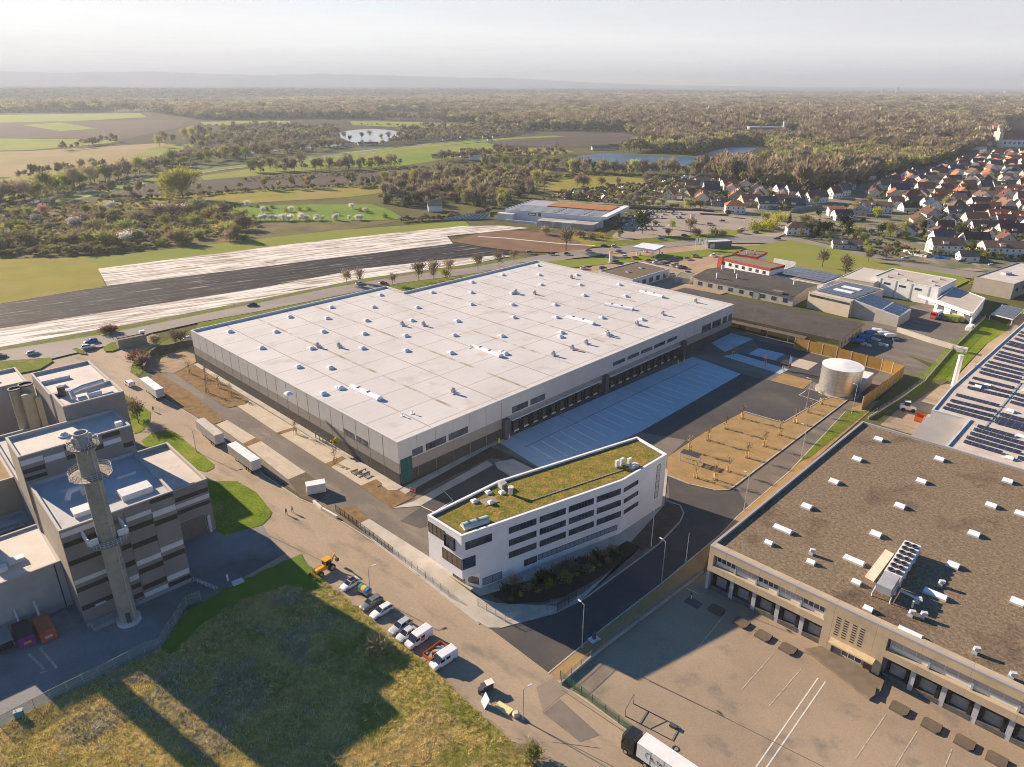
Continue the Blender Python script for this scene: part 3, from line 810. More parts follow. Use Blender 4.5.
# loading docks
DOCKD = mat('dock leaf',(.045,.05,.058),(.06,.065,.07),scale=1,rough=.6)
def dock_meshes():
    F_ = Face((0,0),(1,0))
    a = MB()
    F_.slab(a,-1.65,-1.15,.9,4.4,-.05,.65); F_.slab(a,1.15,1.65,.9,4.4,-.05,.65); F_.slab(a,-1.149,1.149,3.75,4.4,-.05,.64)
    l = MB(); F_.slab(l,-1.14,1.14,1.1,3.74,-.03,.08)
    for k in range(1,4): F_.slab(l,-1.13,1.13,1.1 + k * .66 - .03,1.1 + k * .66 + .03,.081,.10)
    v = MB(); F_.slab(v,-1.1,1.1,.75,1.09,-.02,.45); F_.slab(v,-1.6,-1.3,.35,.89,-.02,.3,1); F_.slab(v,1.3,1.6,.35,.89,-.02,.3,1)
    return a.mesh('dock_shelter',BLACK),l.mesh('door_leaf',DOCKD),v.mesh('dock_leveller',(LGREY,BLACK))
dm = dock_meshes()
dock_u = [40.4 + 4.1 * i + 1.6 for i in range(10)] + [88.2 + 4.25 * i for i in range(10)]
for u in dock_u:
    s_ = put(dm[0],'dock_shelter',hall,(u,0,0)); put(dm[1],'door_leaf',s_,(0,0,0)); put(dm[2],'dock_leveller',s_,(0,0,0))
for u0,u1 in ((39.9,81.3),(86.0,129.2)):
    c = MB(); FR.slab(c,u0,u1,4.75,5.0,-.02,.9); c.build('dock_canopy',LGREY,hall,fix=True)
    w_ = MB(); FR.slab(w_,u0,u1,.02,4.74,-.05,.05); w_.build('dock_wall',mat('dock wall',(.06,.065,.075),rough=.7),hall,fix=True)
for u in (37.3,83.8,131.2):
    c = MB(); FR.slab(c,u - 1.0,u + 1.0,.02,6.2,-.02,1.5); c.build('stair_box',DGREY,hall,fix=True)
# roof lights, where the photo shows them
def on_roof(tile,pts,z=HZ - .75):
    x0,y0,k = tile
    return [P(x0 + x / k,y0 + y / k,z) for x,y in pts]
sk = on_roof((180,280,6.39),[(318,332),(612,332),(700,238),(940,247),(915,332),(965,176),(520,437),(755,557),(840,439),(1015,690)])
sk += on_roof((360,240,6.39),[(130,354),(85,431),(40,517),(25,601),(15,694),(460,337),(365,434),(330,517),(290,614),(295,709),(715,272),(710,339),(710,414),(620,520),(600,611),(580,724),(910,226),(970,344),(975,416),(980,497),(905,616),(905,719)])
sk += on_roof((500,240,6.39),[(240,166),(250,226),(260,289),(490,226),(510,289),(535,356),(760,289),(800,361),(75,416),(350,416),(360,497),(650,499),(905,511),(390,594),(685,604)])
sk += on_roof((320,380,6.39),[(130,54),(20,90)])
sk += [P(288,392,HZ),P(330,366,HZ),P(560,335,HZ),P(505,352,HZ)]
for p in sk:
    putw(SKYL,'skylight',hall,(p.x,p.y,HZ - .75),HA)
vt = on_roof((360,240,6.39),[(270,548),(405,548),(990,345)]) + on_roof((500,240,6.39),[(455,245),(220,348),(100,340),(875,545),(690,615),(550,665),(460,700),(340,740)]) + on_roof((180,280,6.39),[(880,430),(1015,430)])
vt += on_roof((320,380,6.39),[(850,85)]) + on_roof((600,290,6.39),[(610,80),(400,160),(232,222),(45,285)])
for p in vt:
    putw(VENT,'roof_vent',hall,(p.x,p.y,HZ - .75),HA)
for p in on_roof((320,380,6.39),[(525,232),(590,216)]) + on_roof((360,240,6.39),[(705,690)]):
    putw(PIPEV,'vent_pipe',hall,(p.x,p.y,HZ - .75),0,1.2)
for a,b in (((352,387.5),(380,400)),((567,317.5),(594,324.5)),((605,305),(633,310)),((640,292.2),(663,297.6)),((473.5,347.5),(501,357))):
    A_,B_ = P(*a,HZ - .75),P(*b,HZ - .75); c = (A_ + B_) / 2; d = B_ - A_
    putw(BARREL,'rooflight_strip',hall,(c.x,c.y,HZ - .75),math.atan2(d.y,d.x),(min(1.3,d.length / 12),1,1))
# bollards and bike hoops at the entrance
hp = MB(); F_ = FL
for k in range(4):
    hp = MB(); q = hw(-1.2 ,38 - 2.2 * k * .9)
    hp.tube([q + Vector((0,0,0.1)),q + Vector((0,0,2.2))],.14,6)
    tag(hp.build('flagpole_stub',mat('timber post',(.42,.28,.12),(.33,.21,.09),scale=3,rough=.9)),'short timber post, %s from the left, by the hall wall bike area' % nth(k),'post','timber posts beside the hall')

# ------------------------------------------------------------------ white office with a sedum roof
OZ = 14.2
ORP = [(427.4,515),(461.3,536),(623,480),(667,454),(637,436.5),(498,480.5)]
orp = ccw([P(x,y,OZ) for x,y in ORP])
oc = sum(orp,Vector()) / len(orp)
pa,pb_,pc_,pd_ = P(427.4,515,OZ),P(461.3,536,OZ),P(623,480,OZ),P(667,454,OZ)
F1,F2,F3 = Face(pa,pb_),Face(pb_,pc_),Face(pc_,pd_)
office = thing('office_building','white four-storey office with ribbon windows and a mossy green roof','office',(oc.x,oc.y,0),F2.rot)
OZ0 = 3.9
ow = MB().prism([(p.x,p.y) for p in orp],OZ0,OZ - .05,0,None,True)
ow.build('wall',PLASTER,office)
# set-back ground floor
g0 = F1.at(1.0,0,-2.6); g1 = F2.at(4.0,0,-.004); g0b = F1.at(F1.L - 2.0,0,-2.6)
go = [g0,g0b,g1,F2.at(F2.L,0,-.004),F3.at(F3.L,0,-.004),P(637,436.5,OZ),P(498,480.5,OZ)]
MB().prism(ccw([Vector((p.x,p.y,0)) for p in go]),0,OZ0 - .004,0).build('wall',PLASTER,office)['label'] = 'set-back ground floor wall'
SEDUM = mat('sedum roof',(.27,.19,.05),(.15,.155,.028),scale=.45,rough=1,detail=10,lo=.4,hi=.6,bump=.12,bscale=2.2,col3=(.17,.09,.04),scale3=.8,lo3=.56,hi3=.68,spec=.05,grain=.45)
MB().poly([(p.x,p.y,OZ - .45) for p in inset(orp,.3)]).build('green_roof',SEDUM,office)
oi = inset(orp,.5); oo = inset(orp,-.05); n = len(orp)
pb = MB(); vs = [(p.x,p.y,q) for P_,q in ((oo,OZ - .2),(oo,OZ),(oi,OZ),(oi,OZ - .5)) for p in P_]
pb.add(vs,[(k * n + i,k * n + (i + 1) % n,(k + 1) * n + (i + 1) % n,(k + 1) * n + i) for k in range(3) for i in range(n)])
pb.build('parapet',WHITE,office)
gr = MB(); g2 = inset(orp,1.4); g3 = inset(orp,.5)
vs = [(p.x,p.y,OZ - .43) for P_ in (g3,g2) for p in P_]
gr.add(vs,[(i,(i + 1) % n,n + (i + 1) % n,n + i) for i in range(n)])
gr.build('gravel_strip',mat('roof gravel',(.17,.135,.07),(.12,.10,.06),scale=2,rough=1),office)
wbz = [(10.75,12.25),(7.75,9.25),(4.75,6.25)]
def rib(xL,xR,y): return F2.px(xL,y)[0],F2.px(xR,y)[0]
def upx(F_,x,z):
    """metres along the wall where the photo column x meets level z"""
    lo_,hi_ = -5.0,F_.L + 10
    for _ in range(40):
        m_ = (lo_ + hi_) / 2
        if pxof(F_.at(m_,z))[0] < x: lo_ = m_
        else: hi_ = m_
    return lo_
for (z0,z1) in wbz:
    for xl,xr in ((508.8,536.3),(539.5,565.5),(568.5,593.5),(596.5,620.5)):
        window(office,F2,upx(F2,xl,z0),upx(F2,xr,z0),z0,z1,8,1)
    window(office,F3,upx(F3,623.5,z0),upx(F3,638,z0),z0,z0 + 1.1,4,1)
u0,u1 = upx(F2,524,2),upx(F2,617,2)
window(office,F2,u0,u0 + 3.2,1.3,2.9,3)
window(office,F2,u0 + 3.4,u1,1.5,2.9,18,pane=mat('frosted glass',(.22,.27,.31),rough=.3),label='long frosted ribbon window on the ground floor')
window(office,F2,.8,upx(F2,492,11),10.6,12.4,1,label='corner window without bars under the roof')
window(office,F2,.05,3.0,6.1,8.7,1,pane=mat('blue glass',(.02,.05,.09),rough=.06,spec=.7))
window(office,F2,upx(F2,482.5,1),upx(F2,502,1),.5,2.3,2,pane=mat('frosted glass',(.22,.27,.31)))
# tall slit on the right end
window(office,F3,upx(F3,656,9),upx(F3,659.5,9),3.6,12.6,1,6,pane=LGREY,label='tall narrow slit window on the plain end wall')
BRONZE = mat('bronze glass',(.10,.08,.05),(.14,.115,.08),scale=.4,rough=.12,spec=.6)
window(office,F1,.15,F1.L * .52,10.4,12.9,4,pane=BRONZE)
window(office,F1,F1.L * .53,F1.L * .82,9.9,12.6,1,pane=mat('blue glass',(.02,.05,.09)),out=.45,frame=BLACK,label='projecting black framed window box')
window(office,F1,F1.L * .42,F1.L - .06,6.1,8.7,4,pane=BRONZE)
gf = Face(g0,g0b)
window(office,gf,gf.L * .45,gf.L * .98,.1,3.2,3,pane=BRONZE,label='shop-height glazing under the overhang')
gf2 = Face(g0b,g1)
window(office,gf2,.6,gf2.L - .3,.9,2.6,2,pane=BRONZE)
c7 = lambda x,y: P(400 + x / 6.39,480 + y / 6.39,OZ - .42)
c8 = lambda x,y: P(540 + x / 6.39,430 + y / 6.39,OZ - .42)
for q in ((475,138),(565,82),(652,82)):
    putw(dome_mesh(1.25,1.25,.3,.25,(WHITE,DOME)),'skylight',office,c7(*q),F2.rot)
q = c7(570,135); pv = MB(); pv.box(q,(3.2,2.6,.1),F2.rot); pv.build('paved_patch',mat('roof slabs',(.30,.22,.17),rough=.9),office)
putw(dome_mesh(1.1,1.1,.35,.3,(WHITE,DOME)),'skylight',office,c7(580,150) + Vector((0,0,.11)),F2.rot)
q0,q1 = c7(400,308),c7(560,258); d = q1 - q0; L = d.length
bm_ = MB(); n = 8
m2 = barrel_mesh(L,1.9); m2.materials[1] = mat('green tinted glazing',(.38,.46,.42),rough=.2)
putw(m2,'rooflight_strip',office,(q0 + q1) / 2,math.atan2(d.y,d.x))
q = c7(708,90); vb = MB(); vb.cyl(q,.45,.45,1.5,10); vb.cyl(q + Vector((0,0,1.5)),.65,.65,.3,10); vb.build('roof_fan',LGREY,office)
q = c7(655,45); vb = MB()
for k in range(8): vb.box(q + HU * (k * .22 - .8) + Vector((0,0,0)),(.05,1.8,1.2),F2.rot)
vb.build('louvre_hood',GREY,office)
for k,(x,y,hh) in enumerate(((492,235,1.4),(522,225,1.6),(570,215,1.2))):
    vb = MB(); q = c8(x,y); vb.box(q + Vector((0,0,.25)),(1.1,.55,hh),F2.rot + .2); vb.box(q,(.9,.4,.249),F2.rot + .2); vb.build('condenser_unit',WHITE,office)
q = c8(600,240); vb = MB(); vb.box(q,(2.0,1.1,.9),F2.rot); vb.cyl(q + Vector((0,0,.9)),.4,.4,.4,10); vb.tube([q + Vector((-1.2,.3,.5)),q + Vector((-2.6,.8,.5)),q + Vector((-2.6,.8,.1))],.22,6); vb.build('air_handler',LGREY,office)
wk = MB(); qa,qb = c7(840,130),c8(530,255); d = qb - qa
for k in range(24): wk.box(qa + d * ((k + .5) / 24),(d.length / 24 * .86,.3,.12),math.atan2(d.y,d.x))
wk.build('lightning_strip',mat('grey slabs',(.22,.21,.19),rough=.9),office)

# ------------------------------------------------------------------ gravel-roofed dispatch building (right foreground)
RZ = 10.6
ra,rb,rc = P(710.5,545,RZ),P(1024,692,RZ),P(862.5,421,RZ)
rd = (rb - ra).normalized(); rn = Vector((-rd.y,rd.x,0))
RL,RD = (rb - ra).length + 45,(rc - ra).dot(rn)
rsk = (rc - ra).dot(rd)
rfp = [ra,ra + rd * RL,ra + rd * (RL + rsk) + rn * RD,rc]
rfp = [Vector((p.x,p.y,0)) for p in rfp]
rc0 = sum(rfp,Vector()) / 4
FD = Face(rfp[0],rfp[1])
BEIGE = mat('beige wall panels',(.50,.40,.27),(.43,.345,.235),scale=.3,rough=.85,detail=8,col3=(.36,.28,.19),scale3=.15,lo3=.58,hi3=.8)
stripes(BEIGE,0,7.0,.06,(.25,.2,.14),coords='Object')
R_GRAV = mat('gravel roof',(.25,.19,.125),(.175,.135,.09),scale=1.6,rough=1,detail=10,lo=.36,hi=.64,col3=(.09,.065,.045),scale3=.07,lo3=.55,hi3=.74,bump=.06,bscale=3.5,spec=.05,coords='obj',grain=.55)
disp = thing('dispatch_warehouse','beige warehouse with a brown gravel roof and recessed loading docks','warehouse',(ra.x,ra.y,0),FD.rot)
BACK = mat('dock recess wall',(.36,.38,.40),(.28,.30,.32),scale=.6,rough=.8)
wl = MB()
# side and back walls full height, front in bands with a recessed dock level
wl.add([(rfp[1].x,rfp[1].y,0),(rfp[2].x,rfp[2].y,0),(rfp[2].x,rfp[2].y,RZ - .1),(rfp[1].x,rfp[1].y,RZ - .1)],[(0,1,2,3)])
wl.add([(rfp[2].x,rfp[2].y,0),(rfp[3].x,rfp[3].y,0),(rfp[3].x,rfp[3].y,RZ - .1),(rfp[2].x,rfp[2].y,RZ - .1)],[(0,1,2,3)])
wl.add([(rfp[3].x,rfp[3].y,0),(rfp[0].x,rfp[0].y,0),(rfp[0].x,rfp[0].y,RZ - .1),(rfp[3].x,rfp[3].y,RZ - .1)],[(0,1,2,3)])
wl.build('wall',BEIGE,disp,fix=False)
cen0,cen1 = FD.px(821,600)[0],FD.px(884,640)[0]
cen0 = upx(FD,821,5.2); cen1 = upx(FD,884,5.2)
fa = MB()
def bandslab(u0,u1,z0,z1,o0,o1,mi=0): FD.slab(fa,u0,u1,z0,z1,o0,o1,mi)
bandslab(0,RL,8.75,RZ - .02,-1.6,.02)                 # fascia
bandslab(0,1.0,4.7,8.748,-1.6,0); bandslab(cen0 + .3,cen1,0.0,8.748,-1.6,.0); bandslab(RL - 1,RL,4.7,8.748,-1.6,0)
bandslab(1.002,cen0 + .298,4.7,6.15,-1.6,.0); bandslab(cen1 + .002,RL - 1.002,4.7,6.15,-1.6,.0)
fa.build('facade_band',BEIGE,disp,fix=True)
rw = MB(); FD.slab(rw,.02,RL - .02,.02,8.7,-1.9,-1.605); rw.build('recess_wall',BACK,disp,fix=True)
sof = MB(); FD.slab(sof,0.0,.55,0,4.69,-1.6,-.02); sof.build('end_pillar',mat('pale blue plaster',(.45,.47,.48),rough=.8),disp,fix=True)
def dock2_meshes():
    F_ = Face((0,0),(1,0))
    a = MB()
    F_.slab(a,-1.75,-1.25,.9,4.35,-.05,.75); F_.slab(a,1.25,1.75,.9,4.35,-.05,.75); F_.slab(a,-1.249,1.249,3.65,4.35,-.05,.74)
    l = MB(); F_.slab(l,-1.24,1.24,1.05,3.64,-.03,.10)
    for k in range(1,5): F_.slab(l,-1.23,1.23,1.05 + k * .5 - .02,1.05 + k * .5 + .02,.101,.12)
    v = MB(); F_.slab(v,-1.9,1.9,.02,1.04,-.02,.9)
    return a.mesh('dock_shelter',BLACK),l.mesh('door_leaf',mat('grey dock leaf',(.30,.30,.31),(.25,.25,.26),scale=1,rough=.6)),v.mesh('dock_platform',mat('stained dock concrete',(.14,.13,.12),(.09,.085,.08),scale=1))
dm2 = dock2_meshes()
PIER = mat('pale dock pier',(.47,.48,.50),(.40,.41,.43),scale=.5,rough=.8)
u = upx(FD,718.5,2.5)
dsp = (upx(FD,812,2.5) - u) / 4
docks = [u + dsp * i for i in range(5)]
du = upx(FD,895.5,2.5); k = 0
while du < RL - 3:
    docks.append(du); du += dsp * 1.0
for i,uu in enumerate(docks):
    s_ = put(dm2[0],'dock_shelter',disp,(uu,1.6,0)); put(dm2[1],'door_leaf',s_,(0,0,0)); put(dm2[2],'dock_platform',s_,(0,0,0))
    if i + 1 < len(docks) and i != 4:
        v = docks[i + 1]
        pm = MB(); FD.slab(pm,uu + 1.95,v - 1.95,.02,4.69,-1.6,-.75); pm.build('pier',PIER,disp,fix=True)
# clerestory windows in bays, blinds drawn in some
BLIND = mat('drawn blinds',(.50,.46,.40),(.42,.39,.34),scale=.4,rough=.8)
wbay = []
def bays(u0,u1,n):
    w = (u1 - u0) / n
    for i in range(n): yield u0 + i * w + .15,u0 + (i + 1) * w - .15
WPAN = mat('white spandrel panel',(.66,.64,.60),rough=.7)
for u0_,u1_,nb,side in ((1.2,cen0 + .1,5,0),(cen1 + .2,RL - 1.2,int((RL - cen1) / 6.2),1)):
    for i,(a,b) in enumerate(bays(u0_,u1_,nb)):
        bl = side or i % 2
        window(disp,FD,a,b,6.95,8.7,3 if side else 4,1,pane=BLIND if bl else GLASS,frame=WPAN,out=.10,bar=.14,off=-1.0)
        pm = MB(); FD.slab(pm,a,b,6.2,6.94,-1.55,-.88); pm.build('spandrel',WPAN,disp,fix=True)
        pm = MB(); FD.slab(pm,b,b + .3,6.2,8.74,-1.55,-.5); pm.build('mullion_post',mat('blue grey post',(.32,.36,.40)),disp,fix=True)
# stair block: slotted wall, porch canopy, entrance
SLOT = mat('dark slot',(.05,.045,.04),rough=.8)
for k,x in enumerate((837,844.5,853,860.5)):
    uu = upx(FD,x + 1,7)
    for j in range(8):
        sm_ = MB(); FD.slab(sm_,uu - .34,uu + .34,4.35 + j * .52,4.35 + j * .52 + .22,-.02,.03); sm_.build('slot',SLOT,disp,fix=True)
en = MB(); FD.slab(en,cen0 + 2.2,cen1 - 1.0,3.2,3.5,-.02,1.6); en.build('canopy',mat('buff canopy',(.62,.50,.33),(.5,.38,.22),scale=1.2),disp,fix=True)
door(disp,FD,cen0 + 2.6,cen0 + 3.9,.1,2.6,m=DGREY); door(disp,FD,cen1 - 2.5,cen1 - 1.4,.1,2.6,m=mat('brown door',(.2,.1,.05)))
window(disp,FD,cen0 + 4.3,cen1 - 3.0,.9,2.8,3,frame=LGREY)
# roof, parapet, roof lights
ri = inset(rfp,.45)
MB().poly([(p.x,p.y,RZ - .55) for p in inset(rfp,.2)]).build('roof',R_GRAV,disp)
pb = MB(); op = inset(rfp,-.06); n = 4
vs = [(p.x,p.y,q) for P_,q in ((op,RZ - .3),(op,RZ),(ri,RZ),(ri,RZ - .6)) for p in P_]
pb.add(vs,[(k * n + i,k * n + (i + 1) % n,(k + 1) * n + (i + 1) % n,(k + 1) * n + i) for k in range(3) for i in range(n)])
pb.build('parapet',mat('grey coping',(.36,.34,.33),rough=.6),disp)
def saddle_mesh(sx,sy):
    mb = MB(); mb.box((0,0,0),(sx,sy,.35),0,0)
    h = .35
    vs = [(-sx * .47,-sy * .45,h),(sx * .47,-sy * .45,h),(sx * .47,0,h + .5),(-sx * .47,0,h + .5),(-sx * .47,sy * .45,h),(sx * .47,sy * .45,h)]
    mb.add(vs,[(0,1,2,3),(3,2,5,4),(0,3,4),(1,5,2)],1)
    return mb.mesh('skylight',(LGREY,DOME))
SAD = saddle_mesh(2.1,2.1); SADL = saddle_mesh(3.8,1.7); SADS = saddle_mesh(1.6,1.4)
t7 = lambda x,y: P(700 + x / 3.16,380 + y / 3.16,RZ - .4)
t3 = lambda x,y: P(840 + x / 6.39,530 + y / 6.39,RZ - .4)
t1 = lambda x,y: P(700 + x / 6.39,520 + y / 6.39,RZ - .4)
t2 = lambda x,y: P(820 + x / 5.01,600 + y / 5.01,RZ - .4)
big = [t7(565,187),t7(497,250),t7(424,321),t7(338,400),t7(757,250),t7(700,320),t7(632,398),t7(556,487),t7(972,319),t7(920,396),t7(866,486),t7(800,585)]
big += [P(1021,512,RZ),P(1018,600,RZ),P(1000,545,RZ)][:2]
for p in big: putw(SAD,'skylight',disp,(p.x,p.y,RZ - .55),FD.rot)
for p in (t1(530,60),t1(985,260),t3(610,412),t2(450,168)): putw(SADL,'skylight',disp,(p.x,p.y,RZ - .55),FD.rot)
for p in (t1(440,147),t1(710,270),t3(105,335),t3(180,505)): putw(SADS,'skylight',disp,(p.x,p.y,RZ - .55),FD.rot)
cowl = MB(); cowl.box((0,0,0),(.8,.8,.8)); cowl.box((.2,0,.8),(.9,.6,.5),.5)
cow = cowl.mesh('exhaust_cowl',LGREY)
for p in (t1(710,215),t3(640,352),t3(525,555),t2(775,262),t2(955,388),t3(450,545),t3(490,460)):
    putw(cow,'exhaust_cowl',disp,(p.x,p.y,RZ - .55),FD.rot)
# chiller on its steel frame
ca,cb_,cc_ = t3(200,415),t3(395,120),t3(500,175)
cq = t3(340,470)
d = (cb_ - ca); CLn = d.length; cd = d.normalized(); cnn = Vector((cd.y,-cd.x,0))
wdt = max(3.0,(cc_ - cb_).dot(cnn))
base = Vector((ca.x,ca.y,RZ - .55))
ch = MB()
for i in range(7):
    for w_ in (0,wdt - .16):
        ch.box(base + cd * (CLn * i / 6) + cnn * (w_ + .08),(.16,.16,1.0))
ch.fbox(base + Vector((0,0,1.0)),cd * CLn,cnn * .16,(0,0,.2)); ch.fbox(base + Vector((0,0,1.0)) + cnn * (wdt - .16),cd * CLn,cnn * .16,(0,0,.2))
frame = ch.build('chiller_frame',LGREY,disp,fix=True)
ch = MB(); ch.fbox(base + Vector((0,0,1.22)) + cd * CLn * .30 + cnn * .1,cd * CLn * .70,cnn * (wdt - .2),(0,0,1.1)); ch.build('chiller_casing',mat('white casing',(.70,.70,.68),rough=.5),frame,fix=True)
ch = MB(); ch.fbox(base + Vector((0,0,1.22)) + cd * .2 + cnn * .3,cd * CLn * .27,cnn * (wdt - .6),(0,0,1.5)); ch.build('pump_cabinet',GREY,frame,fix=True)
fan = MB(); fan.ring((0,0,0),.42,.62,0,.22,16,0); fan.cyl((0,0,0),.42,.42,.08,16,1)
for k in range(4): fan.box((0,0,.1),(.8,.14,.05),k * math.pi / 4,1)
fm = fan.mesh('fan',(DGREY,BLACK))
for i in range(7):
    for w_ in (.30,.70):
        putw(fm,'fan',frame,base + cd * (CLn * (.36 + .095 * i)) + cnn * (wdt * w_) + Vector((0,0,2.33)))
gp = MB(); ga,gb,gc = t3(160,295),t3(290,125),t3(345,155)
e1 = gb - ga; e2 = (gc - gb)
gp.fbox(Vector((ga.x,ga.y,RZ - .55)),Vector((e1.x,e1.y,0)),Vector((e2.x,e2.y,0)),(0,0,.25)); gp.build('duct_cover',mat('cream sheet',(.66,.60,.47),(.58,.5,.38),scale=.8),disp,fix=True)
pp_ = MB(); pp_.tube([t3(375,410) + Vector((0,0,.9)),t3(520,480) + Vector((0,0,.9))],.22,8); pp_.tube([t3(460,495),t3(460,495) + Vector((0,0,1.4))],.18,8)
pp_.build('pipe_run',LGREY,disp)

# ------------------------------------------------------------------ white solar-roofed hall behind it
SZ = 8.6
sp = [P(1024,322,SZ),P(950,388,SZ),P(932,409.5,SZ),P(969.5,419,SZ),P(946,446,SZ)]
back = P(1024,470,SZ)
R_WHITE = mat('white roof membrane',(.60,.53,.46),(.50,.43,.36),scale=.4,rough=.75,detail=8,coords='obj',col3=(.36,.28,.2),scale3=.25,lo3=.56,hi3=.75)
sd = (P(862.5,421,SZ) - P(1024,470,SZ)).normalized()
far = sp[0] + Vector((40,36,0))
spoly = [sp[4],back + (back - sp[4]).normalized() * 60,far + Vector((75,-50,0)),far,sp[0],sp[1],sp[2],sp[3]]
for p in spoly[1:2]: pass
solar,spoly = flat_building('solar_hall','low hall with a pale roof covered in rows of dark solar panels','warehouse',spoly,SZ,mat('white hall wall',(.62,.60,.57),(.55,.53,.5),scale=.3),R_WHITE,lip=.35,lipw=.4,rot=math.atan2(sd.y,sd.x),cap_m=LGREY)
PV = mat('solar panel',(.026,.031,.058),(.042,.05,.085),scale=.8,rough=.15,spec=.6)
stripes(PV,0,1.7,.05,(.25,.25,.28),coords='Object')
t6 = lambda x,y: P(860 + x / 6.24,300 + y / 6.24,SZ + .25)
t8 = lambda x,y: P(840 + x / 5.56,380 + y / 5.56,SZ + .25)
rows = []
# rows as the photo shows them: (x0, y0) - (x1, y1)
for a,b,n in ((( 600,585),(870,655),1),((565,620),(855,690),1),((540,645),(835,720),1),((520,665),(815,745),1),
                ((705,480),(965,545),1),((680,510),(950,575),1),((672,540),(930,600),1),
                ((800,380),(1023,435),1),((780,400),(1020,460),1),((760,425),(1010,485),1),((745,445),(1000,510),1),
                ((868,318),(1080,372),1),((850,335),(1070,392),1),((835,355),(1050,410),1),
                ((930,255),(1120,305),1),((915,268),(1110,320),1),((890,292),(1100,345),1),
                ((1000,195),(1150,235),1),((985,212),(1140,255),1),((965,235),(1120,280),1),
                ((970,580),(1150,630),1),((955,605),(1140,655),1),((940,630),(1130,680),1),
                ((885,705),(1100,765),1),((865,730),(1090,792),1),((845,755),(1080,820),1)):
    rows.append((t6(*a),t6(*b)))
for a,b in (((765,250),(970,308)),((745,268),(1023,348)),((725,290),(1023,375)),((705,312),(1010,400)),((690,335),(905,400)),((990,425),(1150,470)),((865,215),(1130,290)),((890,185),(1150,258))):
    rows.append((t8(*a),t8(*b)))
prow = MB(); prow.box((0,-.45,.12),(1,.9,.06),0,0)
for a,b in rows:
    d = b - a; L = d.length; dd = d.normalized(); nn = Vector((-dd.y,dd.x,0))
    mb = MB()
    a0 = Vector((a.x,a.y,SZ - .3))
    k = .6
    vs = [a0 - nn * k + Vector((0,0,.12)),a0 + dd * L - nn * k + Vector((0,0,.12)),a0 + dd * L + nn * k + Vector((0,0,.55)),a0 + nn * k + Vector((0,0,.55))]
    vs += [v + Vector((0,0,.05)) for v in vs]
    mb.add(vs,[(0,3,2,1),(4,5,6,7),(0,1,5,4),(1,2,6,5),(2,3,7,6),(3,0,4,7)])
    mb.build('solar_row',PV,solar)
for q in (t6(800,525),t6(940,685),t8(945,425),t8(955,165),t8(1010,305),t8(770,30),t6(1040,560)):
    putw(SAD,'skylight',solar,(q.x,q.y,SZ - .35),math.atan2(sd.y,sd.x),.9)
cw = MB(); qa,qb = t8(1005,10),t8(810,250)
d = qb - qa
for k in range(20): cw.box(Vector((qa.x,qa.y,SZ - .34)) + d * ((k + .5) / 20),(d.length / 20 * .9,.5,.15),math.atan2(d.y,d.x))
cw.build('cable_tray',GREY,solar)
# grey canopy in the notch
CZ = 6.2
cpoly = [P(928,414,CZ),P(966,421,CZ),P(946,447,CZ),P(911,435.5,CZ)]
cano = thing('loading_canopy','flat grey canopy roof in the corner between two warehouses','canopy',(cpoly[0].x,cpoly[0].y,0))
MB().prism(ccw([Vector((p.x,p.y,0)) for p in cpoly]),CZ - .5,CZ,0,0,True).build('roof',mat('grey canopy sheet',(.36,.335,.30),(.31,.29,.265),scale=.2,rough=.6),cano)
for p in cpoly:
    c = sum(cpoly,Vector()) / 4; q = p.lerp(c,.08)
    mb = MB(); mb.box((q.x,q.y,0),(.35,.35,CZ - .5)); mb.build('post',GREY,cano)
# tall white pole by its wall
pole = thing('flue_pipe','tall slanting white flue beside the solar-roofed hall','flue',P(952,387),0)
q0 = P(953,386.5); q1 = q0 + Vector((0,0,height((960.5,356),(953,386.5))))
mb = MB(); mb.tube([q0,q1],.75,14); mb.build('pipe',WHITE,pole,smooth=False)
mb = MB(); mb.cyl(q1 + Vector((0,0,.0)),.85,.85,.4,14); mb.build('cap',LGREY,pole)

# ------------------------------------------------------------------ sprinkler tank, pump house, timber screen
tc_ = P(838,391); tz = 9.2
tl,tr = P(811.5,383),P(856,391)
trad = 6.3
STEEL = mat('galvanised steel',(.62,.62,.61),(.50,.50,.50),scale=.5,rough=.38,metal=.85,stretch=(0,3,.3))
stripes(STEEL,2,1.2,.05,(.30,.30,.30),coords='Object')
tank = thing('sprinkler_tank','round galvanised steel water tank with a flat white top','tank',(tc_.x,tc_.y,0))
mb = MB(); mb.cyl((tc_.x,tc_.y,.3),trad,trad,tz - .3,48,0,False); o = mb.build('shell',STEEL,tank,smooth=True)
mb = MB(); mb.cyl((tc_.x,tc_.y,tz - .02),trad + .12,trad + .12,.14,48,0); mb.cyl((tc_.x,tc_.y,tz + .12),trad * .98,.3,.45,48,0); mb.build('cover',WHITE,tank)
mb = MB(); mb.cyl((tc_.x,tc_.y,.02),trad + .9,trad + .9,.3,48,0); mb.build('plinth',CONC,tank)
mb = MB(); la = -2.2
for k in (-.22,.22):
    q = Vector((tc_.x + (trad + .2) * math.cos(la) - k * math.sin(la),tc_.y + (trad + .2) * math.sin(la) + k * math.cos(la),.3)); mb.tube([q,q + Vector((0,0,tz))],.04,5)
for j in range(24):
    q = [Vector((tc_.x + (trad + .2) * math.cos(la) - k * math.sin(la),tc_.y + (trad + .2) * math.sin(la) + k * math.cos(la),.5 + j * .37)) for k in (-.22,.22)]; mb.tube(q,.025,4)
mb.build('ladder',GREY,tank)
pz = 4.2
ppoly = rect3((847.5,380),(861,383.5),(866,371),pz)
pump,_ = flat_building('pump_house','small white flat-roofed pump house tucked beside the steel tank','shed',ppoly,pz,mat('pump house wall',(.60,.59,.57)),WHITE,lip=.15,lipw=.2)
Fp = Face(ppoly[0],ppoly[1]); door(pump,Fp,.6,1.6,.1,2.3)
